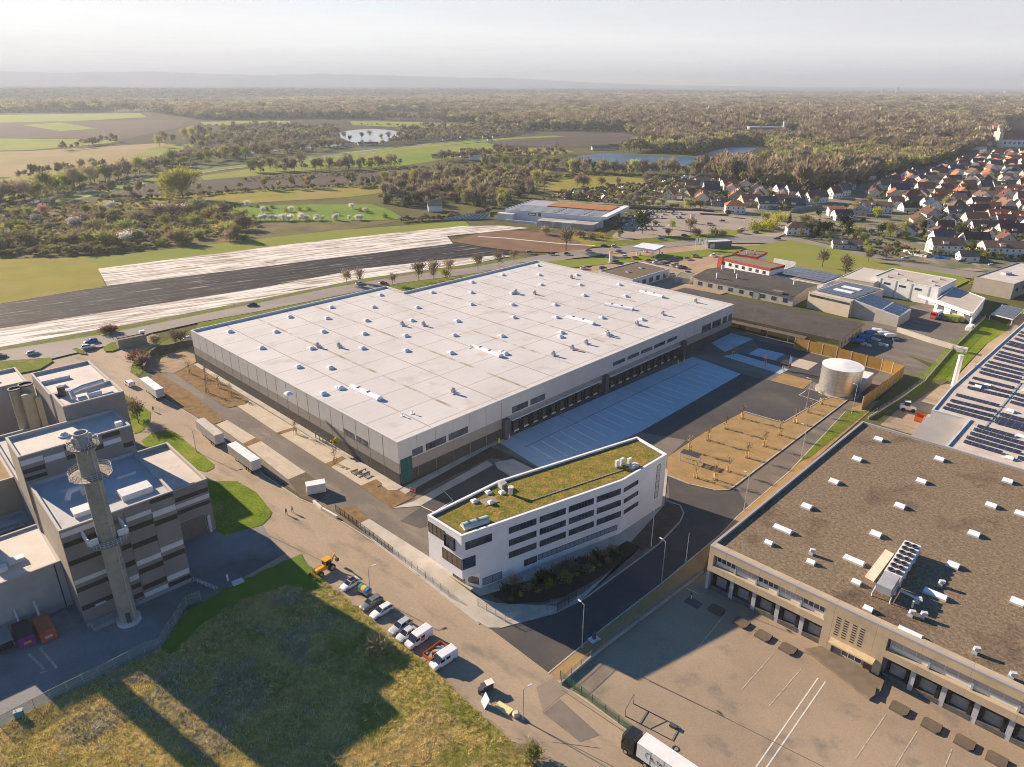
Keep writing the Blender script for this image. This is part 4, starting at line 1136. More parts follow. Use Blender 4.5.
TIMB = mat('timber screen',(.40,.235,.045),(.30,.17,.035),scale=.5,rough=.8,stretch=(0,1,1),detail=8)
stripes(TIMB,2,.16,.02,(.16,.09,.02),coords='Position')
scr = thing('timber_screen','tall golden timber noise screen with pale posts behind the tank','fence',P(880,370))
wpts = [P(794,348),P(880.5,370.5),P(902,377.5),P(861,409.5)]
for a,b in zip(wpts,wpts[1:]):
    d = b - a; L = d.length; k = max(1,round(L / 5.2)); rot = math.atan2(d.y,d.x)
    for i in range(k):
        c = a + d * ((i + .5) / k)
        mb = MB(); mb.box((c.x,c.y,.15),(L / k - .3,.14,4.2),rot); mb.build('board_panel',TIMB,scr)
    for i in range(k + 1):
        c = a + d * (i / k)
        mb = MB(); mb.box((c.x,c.y,0),(.28,.28,4.5),rot); mb.build('post',mat('screen post',(.50,.42,.30),rough=.8),scr)
mb = MB()
for a,b in zip(wpts,wpts[1:]):
    d = b - a; c = (a + b) / 2; mb.box((c.x,c.y,-.02),(d.length - .3,.35,.16),math.atan2(d.y,d.x))
mb.build('concrete_footing',CONC,scr)

# ------------------------------------------------------------------ works building with the tall chimney (left)
FO = Vector((-79.2,103.3,0)); FA = math.radians(44.0)
FDd = Vector((math.cos(FA),math.sin(FA),0)); FDn = Vector((-FDd.y,FDd.x,0))
def fw(s,t,z=0): return FO + FDd * s + FDn * t + Vector((0,0,z))
def frect(s0,s1,t0,t1): return [fw(s0,t0),fw(s1,t0),fw(s1,t1),fw(s0,t1)]
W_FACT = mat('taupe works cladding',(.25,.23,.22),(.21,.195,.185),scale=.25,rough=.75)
W_FACT_LIT = mat('cladding with painted sunlight',(.40,.34,.26),(.33,.28,.21),scale=.4,rough=.7,stretch=(0,2,.4))  # the works cladding with warm sunlight mixed into its colour
BAND_L = mat('white cladding band',(.62,.62,.63),(.55,.55,.56),scale=.5,rough=.7)
BAND_D = mat('dark cladding band',(.05,.045,.045),(.04,.036,.036),scale=.5,rough=.6)
R_PALE = mat('pale works roof',(.60,.55,.49),(.50,.45,.40),scale=.15,rough=.8,detail=9,col3=(.38,.33,.27),scale3=.35,lo3=.6,hi3=.78)
R_PALE2 = mat('grey works roof',(.46,.46,.46),(.38,.38,.385),scale=.15,rough=.8,detail=9,col3=(.30,.29,.28),scale3=.4,lo3=.58,hi3=.75)
works = thing('works_building','stepped taupe works building with white and dark bands, chimney standing before it','factory',FO,FA)
def block(s0,s1,t0,t1,z,wm=W_FACT,rm=R_PALE,lip=.7,zb=0,lipw=.4,cap=None):
    poly = frect(s0,s1,t0,t1); n = 4
    w = MB(); w.prism(poly,zb,z - .05,0); w.build('wall',wm,works)
    MB().poly([(p.x,p.y,z - lip) for p in inset(poly,lipw * .5)]).build('roof',rm,works)
    a,b = inset(poly,-.05),inset(poly,lipw)
    vs = [(p.x,p.y,q) for P_,q in ((a,z - .25),(a,z),(b,z),(b,z - lip - .05)) for p in P_]
    MB().add(vs,[(k * n + i,k * n + (i + 1) % n,(k + 1) * n + (i + 1) % n,(k + 1) * n + i) for k in range(3) for i in range(n)]).build('parapet',cap or mat('works coping',(.42,.40,.38)),works)
block(0,19.4,0,21.98,21.6,rm=R_PALE2)
block(-.4,19.8,22,33.2,27.6)
block(10.6,22.6,33.22,42,31)
block(14.2,28.4,69.5,89,21)
block(10.7,24,42.02,69.4,12,rm=R_PALE2)
block(19.42,30.6,14.8,38.5,13.3,lip=.9)
block(-34,-14.02,9.1,26,6.9,wm=W_FACT,lip=.4)
block(-14,-.05,9.0,26,10.4,wm=mat('pale wing wall',(.40,.40,.40),(.34,.34,.34),scale=.3),lip=.4)
block(-34,-.45,26.02,40,7.5,rm=R_PALE2)
block(-34,-.5,40.02,58,15.5,wm=mat('buff wall',(.38,.31,.22)),rm=mat('gravel works roof',(.33,.24,.13),(.25,.18,.10),scale=.8,rough=1))
block(-25,12.4,86,99.5,20.2,wm=mat('plain grey wall',(.35,.33,.31),(.31,.29,.275),scale=.1))
block(-.45,10.58,33.22,60,17.5,rm=R_PALE2)
# sheets over the side walls, sunlight painted in as a lighter, warmer colour
FS = Face(fw(0,21.98),fw(0,0)); mb = MB(); FS.slab(mb,0,FS.L - .05,10.5,21.3,0,.06); mb.build('sunlit_tint_sheet',W_FACT_LIT,works,fix=True)
FS2 = Face(fw(-.4,33.2),fw(-.4,22)); mb = MB(); FS2.slab(mb,0.05,FS2.L - .05,15.5,27.3,0,.06); mb.build('sunlit_tint_sheet',W_FACT_LIT,works,fix=True)
FF = Face(fw(0,0),fw(19.4,0)); FU = Face(fw(-.4,22),fw(19.8,22)); FRt = Face(fw(19.42,14.8),fw(30.6,14.8))
def bands(F_,u0,u1,lst):
    for c,z1,z0 in lst:
        mb = MB(); F_.slab(mb,u0 + .06,u1 - .06,z0,z1,-.03,.07); mb.build('cladding_band',BAND_L if c == 'L' else BAND_D,works,fix=True)
bands(FF,0,5.6,[('L',21,20),('D',18.8,17.8),('D',14.9,13.9),('L',10.7,9.8),('D',8.9,8.0),('D',4.9,3.9)])
bands(FF,5.6,7.2,[('D',12.4,11.4),('L',9.2,8.2),('D',7.0,6.0),('D',3.6,2.6)])
bands(FF,8.6,10.4,[('D',14.0,13),('D',10.2,9.1),('L',6.9,5.8),('D',4.9,3.9),('D',2.6,1.6)])
bands(FF,10.4,15,[('L',19.4,18.5),('D',17.3,16.2),('D',13.5,12.4),('L',9.5,8.5),('D',7.6,6.5),('D',3.8,2.7),('L',2.0,1.0)])
bands(FF,15,19.35,[('D',21.3,20.4),('L',18.6,17.4),('D',16.5,15.4),('L',10.4,9.3),('D',8.3,7.2),('L',3.5,2.4),('D',1.9,1.0)])
bands(FU,0,3.9,[('L',26.6,25.5),('D',24.6,23.7),('D',22.9,22.1)])
bands(FU,3.9,7.6,[('L',26.0,24.8)])
bands(FU,7.6,10.8,[('D',27.2,26.4),('D',24.9,24.0)])
bands(FU,11,14.5,[('D',25.2,24.2)])
bands(FU,14.5,18.0,[('D',27.2,26.2),('L',25.6,24.6)])
bands(FU,18.0,20.1,[('D',23.9,22.9)])
bands(FRt,0,2.4,[('D',13,12.2),('L',10.8,9.8),('D',9.0,8.1),('L',6.0,5.0),('D',3.6,.6)])
bands(FRt,2.4,11.1,[('D',11.2,10.2),('L',9.6,8.6),('D',8.0,7.1)])
door(works,FRt,3.9,9.3,.1,5.0,m=mat('brown roller door',(.17,.145,.13),(.14,.12,.11),scale=1),frame=mat('grey door frame',(.40,.40,.41)),out=.06,label='wide brown roller door',name='roller_door')
mb = MB(); FRt.slab(mb,9.6,10.2,0,4.5,.02,.5); FRt.slab(mb,3.0,3.6,0,5.5,.02,.6); mb.build('door_pier',LGREY,works,fix=True)
mb = MB(); FF.slab(mb,.05,19.3,.02,.95,-.03,.12); mb.build('plinth',mat('plinth',(.30,.31,.33)),works,fix=True)
mb = MB()
for s_ in (5.6,10.4,15): FF.slab(mb,s_ - .05,s_ + .05,.98,21.2,-.02,.09)
mb.build('joint_cover',JOINT,works,fix=True)
# roof plant
mb = MB(); mb.box(fw(14.2,5.0,20.9),(5.5,3.2,1.2),FA); mb.build('roof_housing',LGREY,works)
mb = MB(); mb.box(fw(5.8,4.8,20.9),(5.0,2.8,.9),FA); mb.build('roof_housing',LGREY,works)
mb = MB(); mb.tube([fw(3.8,10,21.6),fw(4.6,11,22.6),fw(6.5,11.4,22.6)],.5,8); mb.box(fw(7.2,11.6,20.9),(1.6,1.2,1.9),FA); mb.build('duct',LGREY,works)
mb = MB(); mb.box(fw(5.5,15,20.9),(3.4,.3,.5),FA); mb.box(fw(15,13,20.9),(3.6,.3,.5),FA); mb.build('roof_rail',LGREY,works)
mb = MB(); mb.cyl(fw(8.6,27.5,26.9),1.1,1.1,.35,16); mb.cyl(fw(8.6,27.5,27.25),.9,.3,.5,16); mb.build('roof_hatch',LGREY,works)
mb = MB(); mb.box(fw(18.2,24.2,26.9),(1.3,.9,1.2),FA); mb.build('roof_box',WHITE,works)
mb = MB(); mb.tube([fw(13.5,36,31),fw(13.5,37.5,32),fw(16,39,32),fw(20.5,39.6,32)],.55,8); mb.build('duct',LGREY,works)
mb = MB(); mb.box(fw(17.6,36.5,30.3),(2.6,1.6,1.1),FA); mb.box(fw(15,35.5,30.3),(1.6,1.6,.7),FA); mb.build('roof_box',LGREY,works)
mb = MB(); mb.cyl(fw(12.4,41,30.3),.75,.75,2.4,14,0); mb.build('roof_stack',DGREY,works)
mb = MB(); mb.box(fw(18,75,20.3),(2.2,1.4,.6),FA); mb.build('roof_box',LGREY,works)
mb = MB(); mb.fbox(fw(14.6,80,20.3),FDd * 6.8,FDn * .35,(0,0,.8)); mb.build('upstand',LGREY,works,fix=True)
mb = MB(); mb.box(fw(-6,15,10),(2.6,1.6,.8),FA); mb.box(fw(-8.4,13.5,10),(1.4,1.2,1.0),FA); mb.build('roof_box',LGREY,works)
mb = MB(); mb.tube([fw(-8,29,8.4),fw(-1.6,29,8.4)],.35,8); mb.tube([fw(-9,31.5,8.2),fw(-2,31.5,8.2)],.25,8); mb.box(fw(-5,33.5,7.1),(5,1.2,1.4),FA)
mb.build('pipework',GREY,works)
mb = MB(); mb.tube([fw(-9,46,16.5),fw(-4,46,16.5)],.4,8); mb.build('pipework',LGREY,works)
mb = MB(); mb.box(fw(6.5,94,19.3),(.8,.8,1.4),FA); mb.box(fw(4,89,19.3),(1.4,1,.7),FA); mb.build('roof_box',LGREY,works)
mb = MB(); mb.cyl((-119.2,125,0),1.9,1.7,46,20); mb.build('flue_stack',GREY,works)
mb = MB(); mb.tube([fw(-1.2,8.95,0),fw(-1.2,8.95,10)],.1,6); mb.build('downpipe',DGREY,works)
# silos in the gap
SILO = mat('buff silo',(.40,.33,.22),(.33,.27,.18),scale=.6,rough=.7,stretch=(0,2,.3))
for s_,t_,r_,z_ in ((6.6,62,1.25,27),(9.0,62.2,1.45,27.4)):
    q = fw(s_,t_)
    si = thing('silo','slim buff silo with an open dark rim, %s of two behind the works roof' % ('left' if s_ < 8 else 'right'),'silo',q,0,'silos behind the works')
    mb = MB(); mb.cyl(q,r_,r_,z_,20,0,True,1); mb.build('shell',(SILO,BLACK),si,smooth=False)
    mb = MB(); mb.ring(q,r_ - .12,r_ + .18,z_,z_ + .3,20); mb.build('rim',DGREY,si)
for s_ in (9.6,11.8):
    pass
mb = MB(); mb.box(fw(8.2,59,17),(2.2,2.2,9.5),FA); mb.build('shaft',SILO,works)
mb = MB(); mb.box(fw(10.0,57.8,17),(1.2,1.2,8.5),FA); mb.build('shaft',SILO,works)
# loading step at the foot of the facade
mb = MB(); FF.slab(mb,.6,5.6,.02,1.1,.15,2.2); mb.build('loading_step',OLDCONC,works,fix=True)
mb = MB()
for s_ in (.7,2.3,3.9,5.5): mb.tube([FF.at(s_,1.1,2.1),FF.at(s_,2.2,2.1)],.04,5)
for z in (1.65,2.2): mb.tube([FF.at(.7,z,2.1),FF.at(5.5,z,2.1)],.04,5)
mb.build('railing',mat('blue grey rail',(.25,.32,.38),rough=.5),works)
mb = MB(); FF.slab(mb,2.2,4.0,4.1,4.3,.1,.5); mb.build('wall_lamp',WHITE,works,fix=True)
# retaining wing wall to the right
mb = MB(); a,b = fw(19.6,-.4),fw(21.5,-6); d = b - a
for k in range(6): mb.tube([a + d * (k / 5),a + d * (k / 5) + Vector((0,0,1.1))],.05,5)
for z in (.55,1.1): mb.tube([a + Vector((0,0,z)),b + Vector((0,0,z))],.05,5)
o = mb.build('railing',mat('galvanised rail',(.5,.52,.54),rough=.5)); tag(o,'pale steel railing beside the driveway ramp at the works corner','railing')
mb = MB(); mb.box((a + d * .5 + FDd * .6),(d.length,.5,.5),math.atan2(d.y,d.x)); tag(mb.build('retaining_wall',OLDCONC),'low concrete wall below the pale railing by the works','wall')

# chimney tower
CB = P(129.5,621)
chim = thing('chimney_tower','tall round concrete chimney with three ring platforms before the works','chimney',CB)
CH = mat('chimney concrete',(.34,.32,.27),(.26,.245,.21),scale=.35,rough=.9,detail=9,stretch=(0,1.5,.35),col3=(.15,.14,.12),scale3=.8,lo3=.58,hi3=.75)
mb = MB(); mb.cyl((CB.x,CB.y,0),1.55,1.45,38.2,28,0); mb.build('shaft',CH,chim,smooth=False)
for p in chim.children[0].data.polygons: p.use_smooth = len(p.vertices) == 4
mb = MB(); mb.cyl((CB.x,CB.y,0),2.1,2.1,.9,28,0); mb.build('base_ring',LGREY,chim)
GRATE = mat('rusty grating',(.34,.28,.21),(.24,.20,.16),scale=2.5,rough=.8,lo=.42,hi=.58)
def platform(z,r,label,a0=0,a1=2 * math.pi,panel=False):
    mb = MB(); n = 36
    full = abs(a1 - a0 - 2 * math.pi) < .01
    if full: mb.ring((CB.x,CB.y),1.5,r,z - .15,z,n)
    else:
        vs = []
        for i in range(n + 1):
            t = a0 + (a1 - a0) * i / n
            for rr_,zz in ((1.5,z - .15),(r,z - .15),(r,z),(1.5,z)): vs.append((CB.x + rr_ * math.cos(t),CB.y + rr_ * math.sin(t),zz))
        mb.add(vs,[(i * 4 + k,i * 4 + (k + 1) % 4,(i + 1) * 4 + (k + 1) % 4,(i + 1) * 4 + k) for i in range(n) for k in range(4)])
    pf = mb.build('platform',GRATE,chim); pf['label'] = label
    mb = MB(); m = 26 if full else 16
    for i in range(m + (0 if full else 1)):
        t = a0 + (a1 - a0) * i / m; q = Vector((CB.x + (r - .06) * math.cos(t),CB.y + (r - .06) * math.sin(t),z)); mb.tube([q,q + Vector((0,0,1.15))],.035,4)
    for h in (.4,.78,1.15):
        mb.tube([Vector((CB.x + (r - .06) * math.cos(a0 + (a1 - a0) * i / n),CB.y + (r - .06) * math.sin(a0 + (a1 - a0) * i / n),z + h)) for i in range(n + 1)],.035,4)
    mb.build('railing',mat('pale railing',(.58,.55,.50),rough=.6),pf)
    mb = MB()
    for i in range(12):
        t = a0 + (a1 - a0) * (i + .5) / 12; c,s_ = math.cos(t),math.sin(t)
        mb.tube([(CB.x + 1.45 * c,CB.y + 1.45 * s_,z - 1.2),(CB.x + (r - .3) * c,CB.y + (r - .3) * s_,z - .16)],.06,4)
    mb.build('bracket',LGREY,pf)
platform(37.6,2.45,'top ring platform'); platform(32.0,3.35,'wide middle ring platform')
platform(18.8,3.5,'half-ring platform on the wall side',FA - math.pi * 1.0,FA - 0.0)
mb = MB(); mb.ring((CB.x,CB.y),.95,1.15,38.2,40.0,24,0); mb.cyl((CB.x,CB.y,38.25),.94,.94,.5,24,1)
for k in range(5):
    t = k * 1.2 + 3.6; mb.box((CB.x + 1.3 * math.cos(t),CB.y + 1.3 * math.sin(t),38.2),(.5,.4,.9 + .3 * (k % 2)),t,0)
mb.build('mouth',(GREY,BLACK),chim)
mb = MB()
for sgn in (-1,1):
    c = Vector((CB.x,CB.y,18.8)) + FDd * (3.1 * sgn); mb.fbox(c - FDd * .15 - FDn * .5,FDd * .3,FDn * 4.0,(0,0,1.4))
    mb.fbox(c - FDd * (1.5 if sgn > 0 else 0) - FDn * .8,FDd * 1.5,FDn * .3,(0,0,1.2))
mb.build('walkway_guard',WHITE,chim,fix=True)
mb = MB(); mb.box((CB.x + .85,CB.y - 1.25,.9),(.8,.3,2.1),.6); mb.build('door',DGREY,chim)
mb = MB(); mb.tube([(CB.x + 1.56 * math.cos(-.35),CB.y + 1.56 * math.sin(-.35),.9),(CB.x + 1.48 * math.cos(-.35),CB.y + 1.48 * math.sin(-.35),37)],.12,5); mb.build('cable_duct',GREY,chim)

# ------------------------------------------------------------------ sheds and halls between the hall and the village
def windows_row(root,F_,n,z0,z1,w,u0=None,u1=None,**k):
    u0 = 1.0 if u0 is None else u0; u1 = F_.L - 1.0 if u1 is None else u1
    for i in range(n):
        c = u0 + (u1 - u0) * (i + .5) / n
        window(root,F_,c - w / 2,c + w / 2,z0,z1,2,**k)
TAR = mat('dark felt roof',(.085,.072,.062),(.06,.052,.046),scale=.15,rough=.95,detail=9,col3=(.14,.12,.10),scale3=.4,lo3=.58,hi3=.76)
OLDWHITE = mat('old white wall',(.58,.54,.48),(.46,.41,.34),scale=.5,rough=.9,detail=8)
def gable_building(name,label,cat,poly,ze,zr,wall_m,roof_m,axis=0,over=.5,rise_mid=.5):
    """poly: four corners, counter-clockwise from the front left; ridge runs along the front (axis 0) or in depth (axis 1)"""
    p = [Vector((q.x,q.y,0)) for q in poly]
    if axis: p = p[1:] + p[:1]
    c = sum(p,Vector()) / 4; d = p[1] - p[0]
    r = thing(name,label,cat,(c.x,c.y,0),math.atan2(d.y,d.x))
    up = lambda q,z: Vector((q.x,q.y,z))
    m0,m1 = p[0].lerp(p[3],rise_mid),p[1].lerp(p[2],rise_mid)
    w = MB()
    w.add([p[0],p[1],up(p[1],ze),up(p[0],ze)],[(0,1,2,3)]); w.add([p[2],p[3],up(p[3],ze),up(p[2],ze)],[(0,1,2,3)])
    w.add([p[1],p[2],up(p[2],ze),up(m1,zr - .05),up(p[1],ze)],[(0,1,2,3,4)]); w.add([p[3],p[0],up(p[0],ze),up(m0,zr - .05),up(p[3],ze)],[(0,1,2,3,4)])
    w.build('wall',wall_m,r)
    dd = d.normalized() * over; nn = (p[3] - p[0]).normalized()
    hw_ = (p[3] - p[0]).length; sl = (zr - ze) / (hw_ * rise_mid); sl2 = (zr - ze) / (hw_ * (1 - rise_mid)); t = Vector((0,0,.18))
    rf = MB()
    for a0,a1,b0,b1,s_,sn in ((p[0],p[1],m0,m1,sl,-1),(p[3],p[2],m0,m1,sl2,1)):
        e0 = up(a0,ze) - dd + nn * over * sn - Vector((0,0,s_ * over)); e1 = up(a1,ze) + dd + nn * over * sn - Vector((0,0,s_ * over))
        g0,g1 = up(b0,zr) - dd,up(b1,zr) + dd
        vs = [e0,e1,g1,g0,e0 + t,e1 + t,g1 + t,g0 + t]
        rf.add(vs,[(0,3,2,1),(4,5,6,7),(0,1,5,4),(1,2,6,5),(2,3,7,6),(3,0,4,7)])
    rf.build('roof',roof_m,r,fix=True)
    return r,p
# long shed with the near-black roof
pl = rect3((694,276.5),(794,296),(806.5,282.5),5.0)
r1,_ = gable_building('workshop_shed','long white workshop under a dark brown felt roof with stove pipes','workshop',pl,4.8,6.2,OLDWHITE,TAR)
f_ = Face(pl[0],pl[1]); windows_row(r1,f_,9,1.2,3.0,2.2); door(r1,f_,f_.L * .62,f_.L * .62 + 3,.05,3.2,m=GREY)
for x,y in ((722,269),(735,273),(737,278),(794,285),(717,277)):
    q = P(x,y,6); mb = MB(); mb.box((q.x,q.y,5.2),(.7,.7,2.6)); mb.box((q.x,q.y,7.8),(.95,.95,.25)); mb.build('chimney',LGREY,r1)
mb = MB(); q = P(778,292,5.4); mb.box((q.x,q.y,5.0),(5,2.2,1.0),f_.rot); mb.build('dormer',mat('felt hatch',(.2,.17,.14)),r1)
# red-trimmed block
REDF = mat('red fascia',(.40,.06,.035),(.33,.05,.03),scale=.5,rough=.6)
RBROWN = mat('brown gravel felt',(.24,.185,.115),(.19,.15,.10),scale=.6,rough=1)
pl = rect3((719.5,257.5),(770,268.7),(776,263.3),8.0)
r2,p2 = flat_building('red_trim_building','white two-storey block with a broad red roof band','office',pl,8.0,PLASTER,RBROWN,lip=.3,cap_m=REDF)
mb = MB(); mb.prism(inset(p2,-.25),6.9,8.05,0); mb.build('fascia',REDF,r2)
f_ = Face(pl[0],pl[1]); windows_row(r2,f_,7,4.6,6.2,1.8); windows_row(r2,f_,6,1.4,2.8,1.6)
mb = MB(); f_.slab(mb,-.6,2.4,0,8.3,-.3,.5); mb.build('red_tower',REDF,r2,fix=True)
pl = rect3((733,253.5),(757,257),(759,251),8.8)
r3,p3 = flat_building('vent_block','small flat block with red edge and a cluster of roof vents','office',pl,8.8,PLASTER,RBROWN,lip=.3,cap_m=REDF)
mb = MB(); mb.prism(inset(p3,-.2),7.6,8.85,0); mb.build('fascia',REDF,r3)
for k in range(6):
    q = p3[0].lerp(p3[2],.2 + .1 * k) + Vector((RND.uniform(-2,2),RND.uniform(-2,2),0)); mb = MB(); mb.cyl((q.x,q.y,8.5),.3,.3,1.6,8); mb.cyl((q.x,q.y,10.1),.45,.45,.2,8); mb.build('vent',GREY,r3)
# low PV roof behind it
pl = rect3((770,274),(823,284.5),(838,274),4.6)
r4,_ = flat_building('solar_shed','low white shed roofed with dark solar panels beside the lawn','shed',pl,4.6,PLASTER,RBROWN,lip=.2)
a_,b_,c_,d_ = [Vector((p.x,p.y,4.75)) for p in pl]
mb = MB(); e1 = (b_ - a_); e2 = (d_ - a_)
for k in range(5):
    o_ = a_ + e1 * .06 + e2 * (.16 + .165 * k)
    mb = MB(); mb.fbox(o_,e1 * .9,e2 * .15,(0,0,.1)); mb.build('solar_row',PV,r4,fix=True)
mb = MB(); q0,q1 = P(774,258.5,5),P(796,262.5,5); d = q1 - q0; mb.box(((q0.x + q1.x) / 2,(q0.y + q1.y) / 2,0),(d.length,.4,5.2),math.atan2(d.y,d.x)); tag(mb.build('screen_wall',WHITE),'white free-standing screen wall at the lawn edge behind the solar shed','wall')
# beige solar hall and its lean-to
BEI2 = mat('cream wall',(.56,.49,.38),(.50,.43,.33),scale=.2,rough=.85)
pl = rect3((809,291.5),(851,301),(877,287.5),7.6)
r5,p5 = flat_building('cream_hall','cream hall with solar panels round two bright rooflights','warehouse',pl,7.6,BEI2,mat('cream roof',(.50,.46,.40)),lip=.15,lipw=.2)
a_,b_,c_,d_ = [Vector((p.x,p.y,7.62)) for p in pl]; e1,e2 = b_ - a_,d_ - a_
for k,(s0,s1) in enumerate(((.08,.95),(.08,.95),(.08,.25),(.08,.95),(.08,.25),(.08,.95),(.08,.95))):
    mb = MB(); mb.fbox(a_ + e1 * s0 + e2 * (.12 + .12 * k),e1 * (s1 - s0),e2 * .11,(0,0,.12)); mb.build('solar_row',PV,r5,fix=True)
    if s1 < .5:
        mb = MB(); mb.fbox(a_ + e1 * .75 + e2 * (.12 + .12 * k),e1 * .2,e2 * .11,(0,0,.12)); mb.build('solar_row',PV,r5,fix=True)
        mb = MB(); mb.fbox(a_ + e1 * .28 + e2 * (.125 + .12 * k),e1 * .44,e2 * .09,(0,0,.35)); mb.build('rooflight',DOME,r5,fix=True)
f_ = Face(pl[0],pl[1]); window(r5,f_,.6,f_.L - .4,5.6,6.6,14)
pl2 = [P(854,300.5,7.4),P(899,317,4.6),P(911.5,309.5,4.6),P(868,292.5,7.4)]
r6 = thing('lean_to_shed','plain grey shed with a sloping solar roof beside the cream hall','shed',(pl2[0].x,pl2[0].y,0),math.atan2(pl2[1].y - pl2[0].y,pl2[1].x - pl2[0].x))
mb = MB(); g = [Vector((p.x,p.y,0)) for p in pl2]
mb.add(g + pl2,[(0,1,5,4),(1,2,6,5),(2,3,7,6),(3,0,4,7)]); mb.build('wall',mat('grey render',(.42,.39,.35),(.37,.345,.31),scale=.3),r6)
up2 = Vector((0,0,.12)); mb = MB(); q = [p + up2 for p in pl2]; mb.add(pl2 + q,[(4,5,6,7),(0,1,5,4),(1,2,6,5),(2,3,7,6),(3,0,4,7)]); mb.build('roof',LGREY,r6)
e1,e2 = (q[1] - q[0]),(q[3] - q[0])
for s0,s1 in ((.03,.58),(.63,.97)):
    for k in range(4):
        mb = MB(); mb.fbox(q[0] + e1 * s0 + e2 * (.06 + .23 * k) + Vector((0,0,.05)),e1 * (s1 - s0),e2 * .21,(0,0,.08)); mb.build('solar_row',PV,r6,fix=True)
# white refuse depot
pl = rect3((873.5,276),(939,288),(956,279),8.5)
r7,p7 = flat_building('white_depot','large white flat-roofed depot with narrow pilasters','warehouse',pl,8.5,WHITE,mat('sandy roof',(.50,.44,.37),(.42,.37,.31),scale=.3),lip=.3)
f_ = Face(pl[0],pl[1])
for u in (.18,.42,.66): window(r7,f_,f_.L * u,f_.L * u + 3.0,5.6,6.6,3)
for u in (.12,.36,.60,.86):
    mb = MB(); f_.slab(mb,f_.L * u,f_.L * u + .5,.1,8.3,-.02,.12); mb.build('pilaster',GREY,r7,fix=True)
for x,y in ((886,276.5),(896,274),(905,280),(930,281),(933,285),(938,279)):
    q = P(x,y,8.3); mb = MB(); mb.box((q.x,q.y,8.2),(2.2,1.4,.9),f_.rot); mb.build('roof_unit',LGREY,r7)
pl = [P(878,273.5,6),P(900,266,6),P(862,268,6),P(842,276,6)]
r7b,_ = flat_building('cream_annexe','low cream flat-roofed annexe between the cream hall and the depot','warehouse',[P(840,277,6.5),P(874,283,6.5),P(893,272,6.5),P(862,267,6.5)],6.5,BEI2,mat('cream roof',(.50,.46,.40)),lip=.2)
pl = [P(936,299.5,5.4),P(973.5,313,5.4),P(985.5,298,5.4),P(954.5,286.5,5.4)]
r8,p8 = flat_building('depot_wing','low white wing with an overhanging roof above parked refuse lorries','warehouse',pl,5.4,WHITE,mat('sandy roof',(.50,.44,.37)),lip=.25)
mb = MB(); f_ = Face(pl[0],pl[1]); f_.slab(mb,-9,f_.L,4.3,5.3,.02,1.6); mb.build('canopy',WHITE,r8,fix=True)
for u in (.1,.45,.8): door(r8,f_,f_.L * u,f_.L * u + 3.2,.05,3.6,m=DGREY,name='depot_door')
pl = rect3((975,276.5),(1014.5,284),(1046,267),7.6)
r9,_ = flat_building('grey_hall','grey-brown flat hall with a pale roof at the village edge','warehouse',pl,7.6,mat('grey-brown wall',(.33,.30,.25),(.29,.26,.22),scale=.3),R_PALE,lip=.35)
f_ = Face(pl[1],pl[2]); windows_row(r9,f_,6,3.2,5.0,3)
q = P(1006,274,7.4); mb = MB(); mb.box((q.x,q.y,7.2),(4,3,1.2),.3); mb.build('roof_unit',GREY,r9)
cz = 2.9; pl = [P(991,314,cz),P(1013,319.5,cz),P(1024,309.5,cz),P(1002.5,304.5,cz)]
r10 = thing('solar_carport','open carport roofed with black solar panels','carport',(pl[0].x,pl[0].y,0))
mb = MB(); mb.prism(ccw([Vector((p.x,p.y,0)) for p in pl]),cz - .3,cz,0,0,True); mb.build('roof',LGREY,r10)
e1,e2 = pl[1] - pl[0],pl[3] - pl[0]
for k in range(4):
    mb = MB(); mb.fbox(pl[0] + e1 * .03 + e2 * (.04 + .24 * k) + Vector((0,0,.02)),e1 * .94,e2 * .22,(0,0,.07)); mb.build('solar_row',PV,r10,fix=True)
for p in pl: mb = MB(); mb.box((p.x * .999,p.y,0),(.25,.25,cz - .3)); mb.build('post',GREY,r10)
# long dark-roofed shed behind the yard, yellow wall
pl = rect3((735,317),(840,340),(868,324.5),4.4)
ext = (pl[0] - pl[1]).normalized() * 38; pl[0] = pl[0] + ext; pl[3] = pl[3] + ext
YW = mat('yellow wall',(.60,.41,.13),(.50,.35,.12),scale=.4,rough=.9)
r11,_ = gable_building('dark_roof_shed','very long low shed with a dark weathered roof and yellow front wall','warehouse',pl,4.2,5.2,YW,TAR,over=.7)
f_ = Face(pl[0],pl[1])
mb = MB(); f_.slab(mb,1,f_.L - 12,2.9,3.05,.0,4.0); mb.build('lean_to_roof',mat('lean-to felt',(.12,.10,.085)),r11,fix=True)
for u in (.50,.62): door(r11,f_,f_.L * u,f_.L * u + 2.6,.05,2.7,m=mat('brick red door',(.35,.08,.03)),name='door')
for k in range(10):
    mb = MB(); q = f_.at(3 + k * 8.5,0,3.9); mb.tube([q,q + Vector((0,0,2.9))],.09,5); mb.build('post',GREY,r11)
f_ = Face(pl[1],pl[2]); windows_row(r11,f_,6,1.0,3.0,1.8,frame=WHITE)
pl = [P(598.5,271,5.2),P(632.5,279.5,5.2),P(669.5,268.5,5.2),P(638,261,5.2)]
r12,_ = flat_building('brown_roof_store','white store with a brown felt roof and two small domes','shop',pl,5.2,mat('bluish white wall',(.55,.57,.60)),mat('brown felt',(.155,.115,.075),(.13,.095,.065),scale=.4,rough=1),lip=.35)
f_ = Face(pl[1],pl[2]); windows_row(r12,f_,5,1,3.4,3)
for x,y in ((628,272),(641,268)):
    q = P(x,y,5); putw(SAD,'skylight',r12,(q.x,q.y,4.85),.8)
pl = [P(675.5,276.5,3.2),P(690,278.5,3.2),P(697,274.5,3.2),P(681,271.5,3.2)]
r13,_ = flat_building('flat_hut','small olive-roofed hut between the brown-roofed store and the workshop','hut',pl,3.2,OLDWHITE,mat('olive felt',(.22,.20,.13)),lip=.15,lipw=.2)
